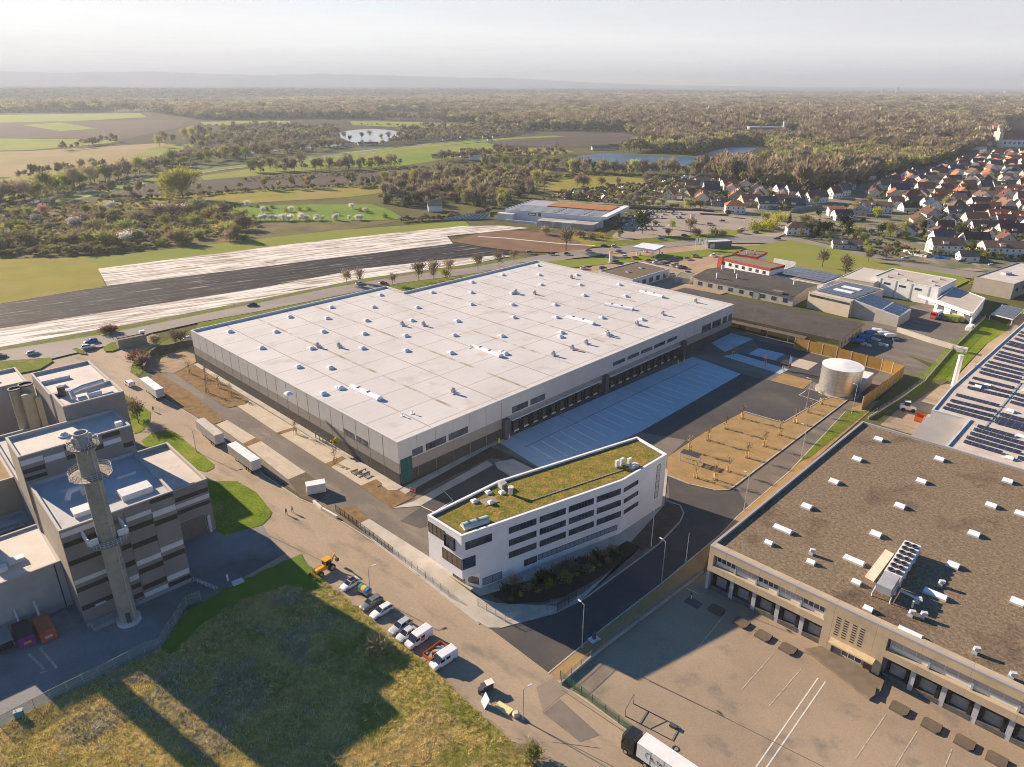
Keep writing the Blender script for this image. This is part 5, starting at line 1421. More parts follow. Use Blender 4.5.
f_ = Face(pl[0],pl[1]); door(r13,f_,2,3.2,.05,2.2); 
# kiosk at the street corner with green lettering
pl = rect3((117.5,340.5),(146,334.5),(149,331.5),3.6)
r14,_ = flat_building('gatehouse','small taupe flat-roofed gatehouse with a green sign at the junction','gatehouse',pl,3.6,mat('taupe render',(.27,.24,.20)),RBROWN,lip=.2,lipw=.25)
f_ = Face(pl[0],pl[1]); mb = MB()
SIGN = mat('green lettering',(.03,.40,.08),rough=.5)
for k in range(6): f_.slab(mb,f_.L * .42 + k * .62,f_.L * .42 + k * .62 + .45,1.4,2.2 + .15 * (k % 2),-.02,.08)
mb.build('sign',SIGN,r14,fix=True)
q = P(142,332.5,3.5); mb = MB(); mb.box((q.x,q.y,3.4),(2.0,1.4,.9),f_.rot); mb.build('roof_unit',WHITE,r14)
# supermarket with its car park
SZ2 = 7.6
pl = rect3((505,209),(602,217),(618,206),SZ2)
BLUEW = mat('pale blue wall',(.55,.60,.64),(.50,.55,.60),scale=.2,rough=.7)
r15,p15 = flat_building('supermarket','large pale supermarket with dark solar roof in front and rust-coloured roof behind','supermarket',pl,SZ2,BLUEW,mat('grey flat roof',(.33,.33,.34)),lip=.3,cap_m=WHITE)
a_,b_,c_,d_ = [Vector((p.x,p.y,SZ2 - .2)) for p in pl]; e1,e2 = b_ - a_,d_ - a_
for s0,s1 in ((.04,.52),(.54,.80),(.82,.985)):
    for k in range(5):
        mb = MB(); mb.fbox(a_ + e1 * s0 + e2 * (.06 + .09 * k),e1 * (s1 - s0),e2 * .082,(0,0,.12)); mb.build('solar_row',PV,r15,fix=True)
rustm = mat('rust red roof',(.38,.165,.05),(.31,.13,.045),scale=.3,rough=.95)
mb = MB(); mb.fbox(a_ + e1 * .30 + e2 * .52,e1 * .66,e2 * .44,(0,0,.5)); mb.build('rust_roof',rustm,r15,fix=True)
f_ = Face(pl[0],pl[1])
u0,u1 = upx(f_,528.5,5),upx(f_,535.8,5)
mb = MB(); f_.slab(mb,u0,u1,4.4,6.4,.0,.25); mb.build('sign',mat('red sign',(.55,.03,.05)),r15,fix=True)
mb = MB(); f_.slab(mb,u0 + .6,u1 - .6,5.0,5.8,.251,.3)
mb.build('sign_lettering',WHITE,r15,fix=True)
window(r15,f_,upx(f_,538,5),upx(f_,541,5),4.2,6.6,2)
mb = MB(); fr_ = Face(pl[1],pl[2]); fr_.slab(mb,-3,fr_.L,6.6,8.4,.02,4.5); mb.build('entrance_canopy',WHITE,r15,fix=True)
window(r15,fr_,4,fr_.L - 8,.2,4.5,8)
mb = MB(); f_.slab(mb,f_.L * .42,f_.L * .98,.02,4.0,.02,14); mb.build('front_annexe',mat('taupe annexe roof',(.36,.32,.28),(.45,.48,.50),scale=.05,lo=.49,hi=.51),r15,fix=True)
mb = MB(); f_.slab(mb,-4,f_.L * .12,.02,5.2,.02,6); f_.slab(mb,5,f_.L * .42,.02,1.6,8,9); mb.build('loading_block',LGREY,r15,fix=True)
# filling station
gz = 5.6
pl = [P(633,246.5,gz),P(655,250,gz),P(665,245.5,gz),P(643,242.5,gz)]
r16 = thing('filling_station','white flat canopy with a blue edge over the fuel pumps','filling station',(pl[0].x,pl[0].y,0))
gp_ = ccw([Vector((p.x,p.y,0)) for p in pl])
mb = MB(); mb.prism(gp_,gz - .9,gz,0,1,True); mb.build('canopy',(mat('blue canopy edge',(.25,.42,.62)),WHITE),r16)
for i in (0,1,2,3):
    c = sum(gp_,Vector()) / 4; q = gp_[i].lerp(c,.3); mb = MB(); mb.box((q.x,q.y,0),(.5,.5,gz - .9)); mb.build('column',WHITE,r16)
    mb = MB(); mb.box((q.x + 1.6,q.y,.0),(1.0,.6,1.7)); mb.build('fuel_pump',LGREY,r16)
# grey box store on the lawn side
pl = rect3((708.5,242),(732,241),(733,238.5),4.2)
r17,_ = flat_building('grey_box_store','grey rectangular storage building standing by the car park flagpoles','shed',pl,4.2,mat('slate cladding',(.16,.165,.175),(.13,.135,.145),scale=.3),LGREY,lip=.15,lipw=.2)
f_ = Face(pl[0],pl[1]); door(r17,f_,1.5,4.5,.1,3.0,m=LGREY,name='roller_door')

# ================================================================== VEGETATION
def leaf_mat(name,c1,c2,trans=.35,rnd=.35,nscale=.25,hue=.02):
    m = bpy.data.materials.new(name); m.use_nodes = True; t = m.node_tree
    t.nodes.remove(t.nodes['Principled BSDF']); out = t.nodes['Material Output']
    oi = t.nodes.new('ShaderNodeObjectInfo'); geo = t.nodes.new('ShaderNodeNewGeometry')
    n = t.nodes.new('ShaderNodeTexNoise'); n.inputs['Scale'].default_value = nscale; n.inputs['Detail'].default_value = 3
    t.links.new(geo.outputs['Position'],n.inputs['Vector'])
    r = t.nodes.new('ShaderNodeMapRange'); r.inputs[1].default_value = .35; r.inputs[2].default_value = .65; t.links.new(n.outputs['Fac'],r.inputs[0])
    mx = t.nodes.new('ShaderNodeMix'); mx.data_type = 'RGBA'; t.links.new(r.outputs[0],mx.inputs[0]); mx.inputs[6].default_value = (*c1,1); mx.inputs[7].default_value = (*c2,1)
    hs = t.nodes.new('ShaderNodeHueSaturation')
    mr = t.nodes.new('ShaderNodeMapRange'); mr.inputs[3].default_value = 1 - rnd; mr.inputs[4].default_value = 1 + rnd; t.links.new(oi.outputs['Random'],mr.inputs[0]); t.links.new(mr.outputs[0],hs.inputs['Value'])
    w = t.nodes.new('ShaderNodeTexWhiteNoise'); w.noise_dimensions = '1D'; t.links.new(oi.outputs['Random'],w.inputs['W'])
    hr = t.nodes.new('ShaderNodeMapRange'); hr.inputs[3].default_value = .5 - hue; hr.inputs[4].default_value = .5 + hue; t.links.new(w.outputs['Value'],hr.inputs[0]); t.links.new(hr.outputs[0],hs.inputs['Hue'])
    t.links.new(mx.outputs[2],hs.inputs['Color'])
    d = t.nodes.new('ShaderNodeBsdfDiffuse'); tr = t.nodes.new('ShaderNodeBsdfTranslucent'); ms = t.nodes.new('ShaderNodeMixShader'); ms.inputs[0].default_value = trans
    t.links.new(hs.outputs[0],d.inputs[0]); t.links.new(hs.outputs[0],tr.inputs[0]); t.links.new(d.outputs[0],ms.inputs[1]); t.links.new(tr.outputs[0],ms.inputs[2]); t.links.new(ms.outputs[0],out.inputs[0])
    return m
BARK = mat('bark',(.115,.085,.06),(.07,.055,.04),scale=1.5,rough=1,spec=.05)
L_BARE = leaf_mat('bare twigs',(.34,.275,.175),(.235,.19,.125),.25,.42,.012,.02)
L_BUD = leaf_mat('budding twigs',(.37,.37,.12),(.26,.26,.09),.35,.42,.012,.03)
L_GREEN = leaf_mat('spring leaves',(.26,.30,.05),(.17,.21,.035),.4,.3,.3,.02)
L_YEL = leaf_mat('yellow leaves',(.46,.43,.04),(.34,.34,.03),.4,.2,.3,.015)
L_DARK = leaf_mat('evergreen needles',(.055,.08,.028),(.035,.052,.022),.15,.3,.4,.02)
L_WHITE = leaf_mat('white blossom',(.80,.77,.70),(.66,.62,.54),.3,.2,.4,.01)
L_PINK = leaf_mat('pink blossom',(.52,.33,.30),(.40,.24,.20),.3,.2,.4,.01)
L_RUST = leaf_mat('rust twigs',(.27,.125,.075),(.19,.10,.06),.3,.3,.4,.01)
def skeleton(rr,h,spread,limbs=6,subs=3,r0=.22,th=.32):
    """trunk with limbs; returns mesh builder and the limb tips"""
    mb = MB(); tips = []
    top = Vector((rr.uniform(-.4,.4),rr.uniform(-.4,.4),h * .72))
    mb.tube([(0,0,-.2),(0,0,h * th),top],[r0,r0 * .75,r0 * .25],6)
    for i in range(limbs):
        a = 2 * math.pi * (i + rr.uniform(-.3,.3)) / limbs; z0 = h * rr.uniform(th * .8,.55)
        b = Vector((math.cos(a) * spread * rr.uniform(.55,.85),math.sin(a) * spread * rr.uniform(.55,.85),h * rr.uniform(.6,.88)))
        s = Vector((0,0,z0)); m = s.lerp(b,.5) + Vector((0,0,-.04 * h))
        mb.tube([s,m,b],[r0 * .5,r0 * .32,r0 * .12],4)
        for k in range(subs):
            st = s.lerp(b,rr.uniform(.4,.9)); e = st + Vector((rr.uniform(-1,1),rr.uniform(-1,1),rr.uniform(.2,1.0))) * spread * .4
            mb.tube([st,e],[r0 * .2,r0 * .06],3); tips.append(e)
        tips.append(b)
    tips.append(top)
    return mb,tips
def cards(mb,rr,centres,n,size,sigma,long=1.0,squash=.8,mi=0,base=None):
    for i in range(n):
        c = rr.choice(centres); q = Vector((c[0] + rr.gauss(0,sigma),c[1] + rr.gauss(0,sigma),c[2] + rr.gauss(0,sigma * squash)))
        if base is not None and q.z < base: q.z = base + rr.uniform(0,.5)
        a = Vector((rr.gauss(0,1),rr.gauss(0,1),rr.gauss(0,1))).normalized()
        if long > 1: a = (Vector((q.x,q.y,abs(q.z) * .35 + 1)).normalized() + a * .55).normalized()
        b = a.cross(Vector((rr.gauss(0,1),rr.gauss(0,1),rr.gauss(0,1)))).normalized()
        s = size * rr.uniform(.6,1.4)
        u,v = a * s * long,b * s / max(1,long * .55)
        if long > 1: mb.add([q - v,q + v,q + u],[(0,1,2)],mi)
        else: mb.add([q - u * .6 - v * .5,q + u * .2 - v * .7,q + u * .7 + v * .3,q - u * .3 + v * .6],[(0,1,2,3)],mi)
def clump_centres(rr,k,h0,h1,rad,tips=None):
    """clump centres in a lop-sided, lobed crown"""
    out = []
    lobes = [(rr.uniform(-.45,.45) * rad,rr.uniform(-.45,.45) * rad,h0 + (h1 - h0) * rr.uniform(.25,.75),rr.uniform(.45,.75)) for i in range(4)] + [(0,0,h0 + (h1 - h0) * .62,.75)]
    for i in range(k):
        lx,ly,lz,lr = rr.choice(lobes)
        a,b,q = rr.uniform(0,6.28),rr.uniform(-1,1),rr.uniform(.5,1) * lr
        c = math.sqrt(1 - b * b)
        out.append((lx + math.cos(a) * c * rad * q,ly + math.sin(a) * c * rad * q,min(h1,max(h0,lz + b * (h1 - h0) * .5 * q))))
    return out
TREES = {}
def make_tree(kind,seed,m,bare=False,h=11,rad=4.2,n=900,size=.42,k=26,sigma=.9,h0=.28,r0=.24,limbs=7,conifer=False):
    rr = random.Random(seed)
    if conifer:
        t = MB(); t.tube([(0,0,-.2),(0,0,h * .95)],[r0,.04],6); c = MB()
        L = 15
        for j in range(L):
            z = h * (.10 + .88 * j / L); R_ = rad * (1 - j / L) ** .85 + .15
            for i in range(max(5,int(16 * (1 - j / L)) + 4)):
                a = rr.uniform(0,6.3); d = Vector((math.cos(a),math.sin(a),rr.uniform(-.45,-.1)))
                s = Vector((-d.y,d.x,0)); R1 = R_ * rr.uniform(.65,1.15); w = R1 * .28 + .12
                o = Vector((0,0,z + rr.uniform(-.3,.3)))
                c.add([o,o + d * R1 * .6 - s * w,o + d * R1,o + d * R1 * .6 + s * w],[(0,1,2,3)])
    else:
        t,tips = skeleton(rr,h,rad,limbs,3,r0)
        c = MB(); cs = clump_centres(rr,k,h * h0,h,rad * .82) + [tuple(p) for p in tips]
        cards(c,rr,cs,n,size,sigma,3.4 if bare else 1.0,.8,base=h * h0 * .7)
    TREES.setdefault(kind,[]).append((t.mesh('trunk',BARK),c.mesh('crown',m)))
for s in range(4): make_tree('bare',10 + s,L_BARE,True,11.5 + s * .9,3.5 + .3 * s,560,.42,h0=.1)
for s in range(3): make_tree('bud',20 + s,L_BUD,True,11 + s,3.6 + .3 * s,640,.48,h0=.08)
for s in range(3): make_tree('green',30 + s,L_GREEN,False,9 + s,3.6 + .4 * s,1100,.48)
for s in range(2): make_tree('yellow',40 + s,L_YEL,False,7 + s,2.8,800,.42)
for s in range(3): make_tree('evergreen',50 + s,L_DARK,False,9 + s,3.2 + .3 * s,1200,.5)
for s in range(3): make_tree('conifer',60 + s,L_DARK,h=12 + 2 * s,rad=2.9 + .2 * s,conifer=True)
for s in range(2): make_tree('white',70 + s,L_WHITE,False,5.5 + s,3.0,800,.40,h0=.15)
make_tree('pink',75,L_PINK,False,5.5,2.6,700,.36,h0=.2)
for s in range(3): make_tree('scrub',80 + s,L_BUD,True,4.2 + .5 * s,3.0,520,.42,h0=.05,r0=.1)
for s in range(2): make_tree('brownscrub',85 + s,L_BARE,True,3.8 + .5 * s,3.2,480,.42,h0=.05,r0=.1)
make_tree('rust',88,L_RUST,True,3.2,2.4,600,.34,h0=.05,r0=.08)
for s in range(2): make_tree('darkshrub',90 + s,L_DARK,False,2.6,2.0,500,.34,h0=.05,r0=.08)
for s in range(2): make_tree('greenshrub',92 + s,L_GREEN,False,2.2,1.7,450,.30,h0=.03,r0=.07)
for s in range(2): make_tree('yellowshrub',94 + s,L_YEL,False,1.8,1.5,400,.28,h0=.03,r0=.06)
make_tree('weeping',97,leaf_mat('willow leaves',(.34,.36,.075),(.25,.27,.06),.4,.1,.2),True,26,14.5,5200,.62,k=60,sigma=2.0,h0=.08,r0=.7,limbs=9)
ADJ = {'bare': 'bare brown tree','bud': 'olive budding tree','green': 'fresh green tree','yellow': 'bright yellow-green tree','evergreen': 'dark evergreen tree','conifer': 'dark conifer',
       'white': 'white blossoming tree','pink': 'pink blossoming tree','scrub': 'olive thorn bush','brownscrub': 'brown leafless bush','rust': 'rust-coloured bush','darkshrub': 'dark green shrub',
       'greenshrub': 'green shrub','yellowshrub': 'yellow flowering shrub','weeping': 'big olive tree'}
SHRUB = {'scrub','brownscrub','rust','darkshrub','greenshrub','yellowshrub'}
tr_rnd = random.Random(99)
def plant(kind,p,label,group=None,s=1.0,sz=None):
    tm,cm = tr_rnd.choice(TREES[kind])
    sh = kind in SHRUB
    o = thing('shrub' if sh else ('conifer' if kind == 'conifer' else 'tree'),label,'shrub' if sh else 'tree',(p[0],p[1],.1),tr_rnd.uniform(0,6.28),group)
    k = s * tr_rnd.uniform(.88,1.14); o.scale = (k,k,(sz or s) * tr_rnd.uniform(.9,1.12))
    a = bpy.data.objects.new('stem' if sh else 'trunk',tm); COL.objects.link(a); a.parent = o
    b = bpy.data.objects.new('foliage' if sh else 'crown',cm); COL.objects.link(b); b.parent = o
    return o
def tree_list(items,where,group,s=1.0,dz=None):
    """items: (kind, x, y[, scale]) photo points of the trunk foot; labels count from the left within each kind"""
    items = sorted(items,key=lambda q: q[1]); tot = {}
    for it in items: tot[it[0]] = tot.get(it[0],0) + 1
    cnt = {}
    for it in items:
        k = it[0]; i = cnt.get(k,0); cnt[k] = i + 1
        lab = ADJ[k] + ' ' + where if tot[k] == 1 else '%s, %s from left %s' % (ADJ[k],nth(i),where)
        plant(k,P(it[1],it[2]),lab,group,s * (it[3] if len(it) > 3 else 1))
def along(pts,n,kinds,jx=2.0,jy=.8,seed=1):
    rr = random.Random(seed); out = []
    L = [0]
    for a,b in zip(pts,pts[1:]): L.append(L[-1] + math.hypot(b[0] - a[0],b[1] - a[1]))
    for i in range(n):
        d = L[-1] * (i + .5) / n
        for j in range(len(pts) - 1):
            if L[j] <= d <= L[j + 1]:
                t = (d - L[j]) / (L[j + 1] - L[j]); x = pts[j][0] + (pts[j + 1][0] - pts[j][0]) * t; y = pts[j][1] + (pts[j + 1][1] - pts[j][1]) * t
                out.append((rr.choice(kinds),x + rr.uniform(-jx,jx),y + rr.uniform(-jy,jy),rr.uniform(.8,1.25))); break
    return out
plant('weeping',P(183,199),'big spreading olive-green tree standing alone between the dark ploughed fields',s=1.25,sz=1.0)
plant('pink',P(135,199.5),'pink blossoming tree at the foot of the big olive tree',s=1.1)
plant('bare',P(566,251),'bare spreading tree at the edge of the brown field',s=1.25)
plant('evergreen',P(642,234),'dark broad tree in the supermarket car park',s=1.3)
tree_list(along([(4,204),(25,202),(60,194),(100,183),(130,178)],17,['bare','bare','bud','bare','green'],3,2,2),'in the tree belt along the canal, left','canal belt trees',1.45)
tree_list(along([(135,177),(160,170),(200,163),(240,158),(330,148)],22,['bare','bud','bare','green'],3,1.5,3),'in the tree belt above the big olive tree','upper belt trees',1.3)
tree_list([('yellow',66,186,1.5),('yellow',232,139,1.4),('yellow',208,142,1.5)],'among the brown belt trees','belt trees with yellow leaves')
tree_list(along([(158,147),(200,138),(235,131),(260,128)],14,['bud','bare','green'],4,2.5,4),'in the copse above the dry field','copse trees',1.4)
tree_list(along([(245,172),(290,171),(330,170),(370,169),(400,165)],17,['bud','bare','green','bare'],3,.8,5),'in the row above the long ploughed field','field row trees',1.2)
tree_list(along([(240,141),(290,140),(335,141),(410,139),(470,136),(495,132)],26,['bare','evergreen','bud','bare'],4,3,6),'around the small bright lake','lakeside trees',.95)
tree_list(along([(384,207),(395,199),(410,205),(425,203),(440,198),(455,199),(470,203),(490,205),(500,207)],26,['bare','bud','evergreen','bare','conifer','bud'],4,4,7),'in the copse left of the supermarket','copse trees by the supermarket',1.05)
tree_list(along([(376,188),(400,185),(420,184),(450,180),(480,179),(520,175)],17,['bud','bare','green','brownscrub'],4,3,8),'in the thicket below the ploughed field','thicket trees',1.0)
tree_list([('yellow',472,195,1.25),('yellow',502,200,1.3),('white',418,196,1.2)],'in the copse left of the supermarket','bright copse trees')
tree_list(along([(505,205),(515,198),(524,194),(533,192),(545,189)],9,['bare','bud','conifer'],3,2,9),'behind the supermarket roof','trees behind the supermarket',1.1)
tree_list(along([(480,167),(520,166),(545,168),(575,173),(600,174),(640,174),(680,174)],25,['bud','bare','green','bud'],4,1.2,10),'on the near bank of the blue lake','lake bank trees',1.15)
tree_list([('yellow',645,174,1.5),('bud',633,175,1.6)],'by the blue lake, brighter than its neighbours','bright lake bank trees')
tree_list([('bare',x,y,s) for x,y,s in ((577,190,1.1),(583,190,1.2),(587,190,1.0),(601,189,1.0),(618,188,.8),(645,186,1.0),(655,186,.9))],'standing in the meadow above the gardens','meadow trees',.95)
tree_list([('bare',x,y,s) for x,y,s in ((347,285,.8),(360,283,.75),(419,282,1.0),(434,280,1.0),(449,276,.8),(478,270,.8),(499,267,.85),(393,286,.6),(514,262,.7))] + [('yellow',446,279,.8)],'in the roadside row behind the hall roof','roadside trees',.85)
tree_list([('bare',x,y,s) for x,y,s in ((157,350,.55),(182,346,.6),(176,345,.5),(134,418,.5),(139,424,.45))],'near the street junction','junction trees')
tree_list([('rust',107,334,.75),('rust',113,333,.7),('rust',139,362,.95),('brownscrub',143,365,.7)],'by the gatehouse junction','junction bushes')
# scrub band between the dykes and the film fields
rr = random.Random(12); sc_items = []
for i in range(96):
    x = rr.uniform(-15,250); y0 = 208 + max(0,(120 - x)) * .06; y1 = 256 - max(0,x - 60) * .085
    y = rr.uniform(y0,y1)
    sk_ = rr.choice(['scrub','scrub','brownscrub','brownscrub','greenshrub','bud']); sc_items.append((sk_,x,y,rr.uniform(.8,1.5) * (.5 if sk_ == 'bud' else 1)))
sc_items += [('white',127,244,1.1),('white',141,239,.8),('white',112,212,1.0),('white',104,213,.8),('white',75,228,1.0),('white',36,222,.8),('white',174,213,.9),('white',188,212,.9),('white',162,210,.7),('pink',46,217,1.3),('yellow',22,236,.9),('rust',213,222,1.6)]
tree_list(sc_items,'in the scrub band above the green field','scrub band',1.15)
om = [('white',rr.uniform(245,400),220.5 + rr.uniform(-.8,.8),rr.uniform(.45,.75)) for i in range(22)] + [('white',x,y,.7) for x,y in ((291,212),(352,209),(365,213),(300,218),(247,206),(263,213))] + [('greenshrub',rr.uniform(250,390),rr.uniform(207,219),1) for i in range(12)]
tree_list(om,'on the bright orchard meadow','orchard blossoms')
# park lawn and car park
tree_list([('bare',822,268,.9),('bare',845,274,.95),('bare',868,262,.7),('bare',886,259,.7),('yellow',868,258,.8)],'on the park lawn','lawn trees',.9)
tree_list([('bud',672,230,.6),('bare',655,228,.5),('bare',690,234,.8),('bud',620,238,.5),('bare',668,238,.5)],'in the supermarket car park','car park trees')
tree_list([('brownscrub',696,236,.9),('brownscrub',723,236,.8),('brownscrub',740,234,.7),('greenshrub',714,235,1.6),('brownscrub',580,238,1.0),('brownscrub',545,235,1.0),('brownscrub',592,240,.8),('yellowshrub',599,238,1.3),('yellowshrub',765,228,2.2),('yellowshrub',772,230,2.2),('greenshrub',754,230,2.0),('yellowshrub',779,221,2.4),('yellowshrub',760,231,1.8),('bud',764,224,.7)],'on the roundabout banks','roundabout bushes')
# village trees
vt_ = [('conifer',789,224,.95),('conifer',817,236,1.15),('evergreen',808,236,1.0),('evergreen',824,236,1.1),('evergreen',842,229,1.15),('evergreen',848,240,.9),('bare',812,233,.9),('green',862,246,.8),('yellow',877,219,1.2),('evergreen',880,236,.9),('evergreen',909,211,1.0),('evergreen',961,240,1.15),('evergreen',963,198,1.0),('evergreen',985,200,1.0),('white',943,233,1.1),('bud',856,240,.9),('bud',890,238,.9),('conifer',925,206,.7),('yellow',866,247,.7),('evergreen',932,180,.8),('evergreen',990,196,.8),('bud',1000,244,.7),('yellowshrub',983,258,1.5),('bud',950,205,.9),('evergreen',922,231,.7),('greenshrub',975,286,1.7),('greenshrub',981,290,1.4),('bud',903,236,.8),('bare',800,238,.6)]
rr = random.Random(5)
for i in range(95):
    x = rr.uniform(690,1024); y = rr.uniform(178,262)
    if y > 214 + (x - 700) * .14 or (x > 1000 and y < 190): continue
    vt_.append((rr.choice(['bare','evergreen','bud','green','evergreen']),x,y,rr.uniform(.5,.8)))
tree_list(vt_,'among the village houses','village trees',.9)
# hedge between car park and gardens
rr = random.Random(8)
tree_list([(rr.choice(['bud','bare','greenshrub','scrub']),x,206 + (x - 620) * .05 + rr.uniform(-1.5,0),.7) for x in np.linspace(620,700,18)],'in the hedge above the car park','car park hedge')
tree_list([(rr.choice(['darkshrub','darkshrub','brownscrub','greenshrub']),500 + t * 120 + rr.uniform(-8,8),599 - 45 * t + rr.uniform(-9,7) * (1 - .5 * t),rr.uniform(.2,.42)) for t in np.linspace(.03,.98,60)] + [('greenshrub',548,588,.45),('yellowshrub',538,592,.35),('yellowshrub',520,596,.3),('yellowshrub',592,570,.3),('scrub',565,584,.42)],'in the bed before the white office','office bed shrubs')
tree_list([('brownscrub',529,757,.45),('bud',533,764,.3),('brownscrub',378,650,.5)],'at the meadow edge','meadow bushes')

# ---- woods: too many to count
def inpoly(x,y,poly):
    c = False; j = len(poly) - 1
    for i in range(len(poly)):
        xi,yi = poly[i]; xj,yj = poly[j]
        if (yi > y) != (yj > y) and x < (xj - xi) * (y - yi) / (yj - yi) + xi: c = not c
        j = i
    return c
def low_tree(seed,m,h,rad,n,size,bare):
    rr = random.Random(seed); c = MB()
    cs = clump_centres(rr,10,h * .3,h,rad * .85)
    cards(c,rr,cs,n,size,rad * .26,2.6 if bare else 1.0,.8,0,h * .2)
    c.tube([(0,0,-.2),(0,0,h * .6)],[.25,.1],3,1)
    return c.mesh('wood_tree',(m,BARK))
def gn_scatter(name,pts,protos):
    """one mesh of points; geometry nodes stand a plant on each"""
    pc = bpy.data.collections.new(name + ' kinds')
    for i,me in enumerate(protos):
        o = bpy.data.objects.new('%s_kind_%02d' % (name,i),me); pc.objects.link(o)
    me = bpy.data.meshes.new(name); me.from_pydata([p[0] for p in pts],[],[])
    a = me.attributes.new('size','FLOAT_VECTOR','POINT'); a.data.foreach_set('vector',[c for p in pts for c in p[1]])
    a = me.attributes.new('turn','FLOAT_VECTOR','POINT'); a.data.foreach_set('vector',[c for p in pts for c in (0,0,p[2])])
    a = me.attributes.new('pick','INT','POINT'); a.data.foreach_set('value',[p[3] for p in pts])
    o = bpy.data.objects.new(name,me); COL.objects.link(o)
    g = bpy.data.node_groups.new(name,'GeometryNodeTree')
    g.interface.new_socket('Geometry',in_out='INPUT',socket_type='NodeSocketGeometry'); g.interface.new_socket('Geometry',in_out='OUTPUT',socket_type='NodeSocketGeometry')
    N = g.nodes.new; gi,go = N('NodeGroupInput'),N('NodeGroupOutput'); ip = N('GeometryNodeInstanceOnPoints'); ci = N('GeometryNodeCollectionInfo')
    ci.inputs['Collection'].default_value = pc; ci.inputs['Separate Children'].default_value = True; ci.inputs['Reset Children'].default_value = True
    def at(nm,ty):
        n = N('GeometryNodeInputNamedAttribute'); n.data_type = ty; n.inputs['Name'].default_value = nm; return n.outputs[0]
    L = g.links.new
    L(gi.outputs[0],ip.inputs['Points']); L(ci.outputs[0],ip.inputs['Instance']); ip.inputs['Pick Instance'].default_value = True
    L(at('pick','INT'),ip.inputs['Instance Index']); L(at('turn','FLOAT_VECTOR'),ip.inputs['Rotation']); L(at('size','FLOAT_VECTOR'),ip.inputs['Scale'])
    L(ip.outputs[0],go.inputs[0])
    md = o.modifiers.new('scatter','NODES'); md.node_group = g
    return tag(o,kind='stuff')
WOOD = [low_tree(1,L_BARE,15,4.6,130,1.5,True),low_tree(2,L_BARE,17,5.0,130,1.6,True),low_tree(3,L_BARE,13,4.4,120,1.4,True),low_tree(4,L_BUD,14,4.8,140,1.5,True),low_tree(5,L_BUD,12,4.2,120,1.4,True),
        low_tree(6,L_GREEN,11,4.2,110,1.3,False),low_tree(7,L_DARK,13,3.8,110,1.3,False),low_tree(8,L_YEL,9,3.4,90,1.2,False)]
WOODS = [(-200,113),(-200,97),(0,91),(500,91),(1300,95),(1300,108),(1100,127),(1003,141),(925,169),(872,178),(862,187),(800,193),(760,188),(692,178),(700,172.5),(740,171),(768,166),(774,154),(764,146),(738,145),(712,148),(704,153),(690,155.5),(650,153),(620,152.5),(645,148),(642,138),(622,131.5),(540,130),(500,131),(480,123),(350,119),(290,119),(200,120),(147,112),(0,113)]
BELTS = [[(-40,206),(0,200),(40,194),(75,186),(110,178),(135,171),(165,162),(195,153),(240,152),(340,145),(345,149),(260,158),(190,163),(150,174),(100,184),(60,193),(30,199),(-40,218)],
         [(190,148),(200,138),(235,130),(270,127),(340,129),(337,136),(300,142),(250,147),(230,149)],[(400,131),(420,128),(480,126),(520,130),(540,131),(490,139),(410,143),(380,146),(398,140)],
         [(378,205),(388,186),(420,180),(470,176),(500,178),(545,172),(560,174),(520,186),(540,191),(500,200),(500,208),(440,208)],[(250,172),(340,168.5),(405,165),(405,167),(340,171),(250,174)],
         [(480,165),(545,167.5),(600,172),(690,173),(690,177),(600,175.5),(540,170),(480,168)],[(100,198.5),(150,196),(250,189.5),(380,184),(380,186),(250,191.5),(150,198),(100,200.5)],
         [(440,160),(500,152),(540,156),(560,152),(572,156),(540,160),(500,158),(440,163)],[(60,150),(120,140),(122,142),(64,152)],[(20,178),(110,166),(112,168),(20,181)]]
OPEN = [[(120,107),(170,104),(175,110),(100,112)],[(90,101),(230,100),(240,103),(90,104)],[(380,111),(430,112),(440,121),(370,119)],[(918,142),(955,143),(955,148),(915,148)],[(745,134),(800,134),(800,141),(745,141)],[(1000,122),(1060,120),(1060,140),(1000,141)],
        [(230,98),(420,99),(420,101),(230,100.5)],[(-50,104),(60,103),(60,106),(-50,107)]]
def woods_points():
    rr = random.Random(77); out = []
    nz = random.Random(4); ph = [(nz.uniform(0,6.3),nz.uniform(.6,1.5)) for i in range(12)]
    def field(x,y,s):
        return sum(math.sin(x / s * b * math.cos(i * 1.3) + y / s * b * math.sin(i * 1.3) + a) for i,(a,b) in enumerate(ph)) / 6
    for d0,d1,sp,sxy,sz in ((450,1500,8.2,1.0,1.0),(1500,2500,13,1.5,1.15),(2500,4500,24,2.6,1.25),(4500,9500,46,5.0,1.5)):
        n = int(2 * d1 / sp)
        ys = np.arange(d0 * .6,d1,sp)
        for Y in ys:
            for X in np.arange(-Y * .85,Y * 1.0,sp):
                d = math.hypot(X,Y)
                if not d0 <= d < d1: continue
                x_,y_ = X + rr.uniform(-.45,.45) * sp,Y + rr.uniform(-.45,.45) * sp
                u,v = pxof((x_,y_,0))
                belt = v > 120 and any(inpoly(u,v,q) for q in BELTS)
                if not belt and (not inpoly(u,v,WOODS) or any(inpoly(u,v,q) for q in OPEN)): continue
                if belt and rr.random() < (.68 if 100 < u < 545 and v < 152 else .42): continue
                f = field(x_,y_,140) + .5 * field(x_,y_,50)
                if rr.random() < .09: k = rr.choice((5,6,7,6))
                elif f > .45: k = rr.choice((3,4,3,0))
                elif f < -.75: k = rr.choice((6,5,0,3))
                else: k = rr.choice((0,1,2,0,1,3))
                s = rr.uniform(.65,1.35) * (.6 if belt else 1); hh = 1 + .22 * field(x_,y_,260)
                out.append(((x_,y_,0),(s * sxy,s * sxy,s * sz * hh),rr.uniform(0,6.28),k))
    return out
wp_ = woods_points()
gn_scatter('forest',wp_,WOOD)
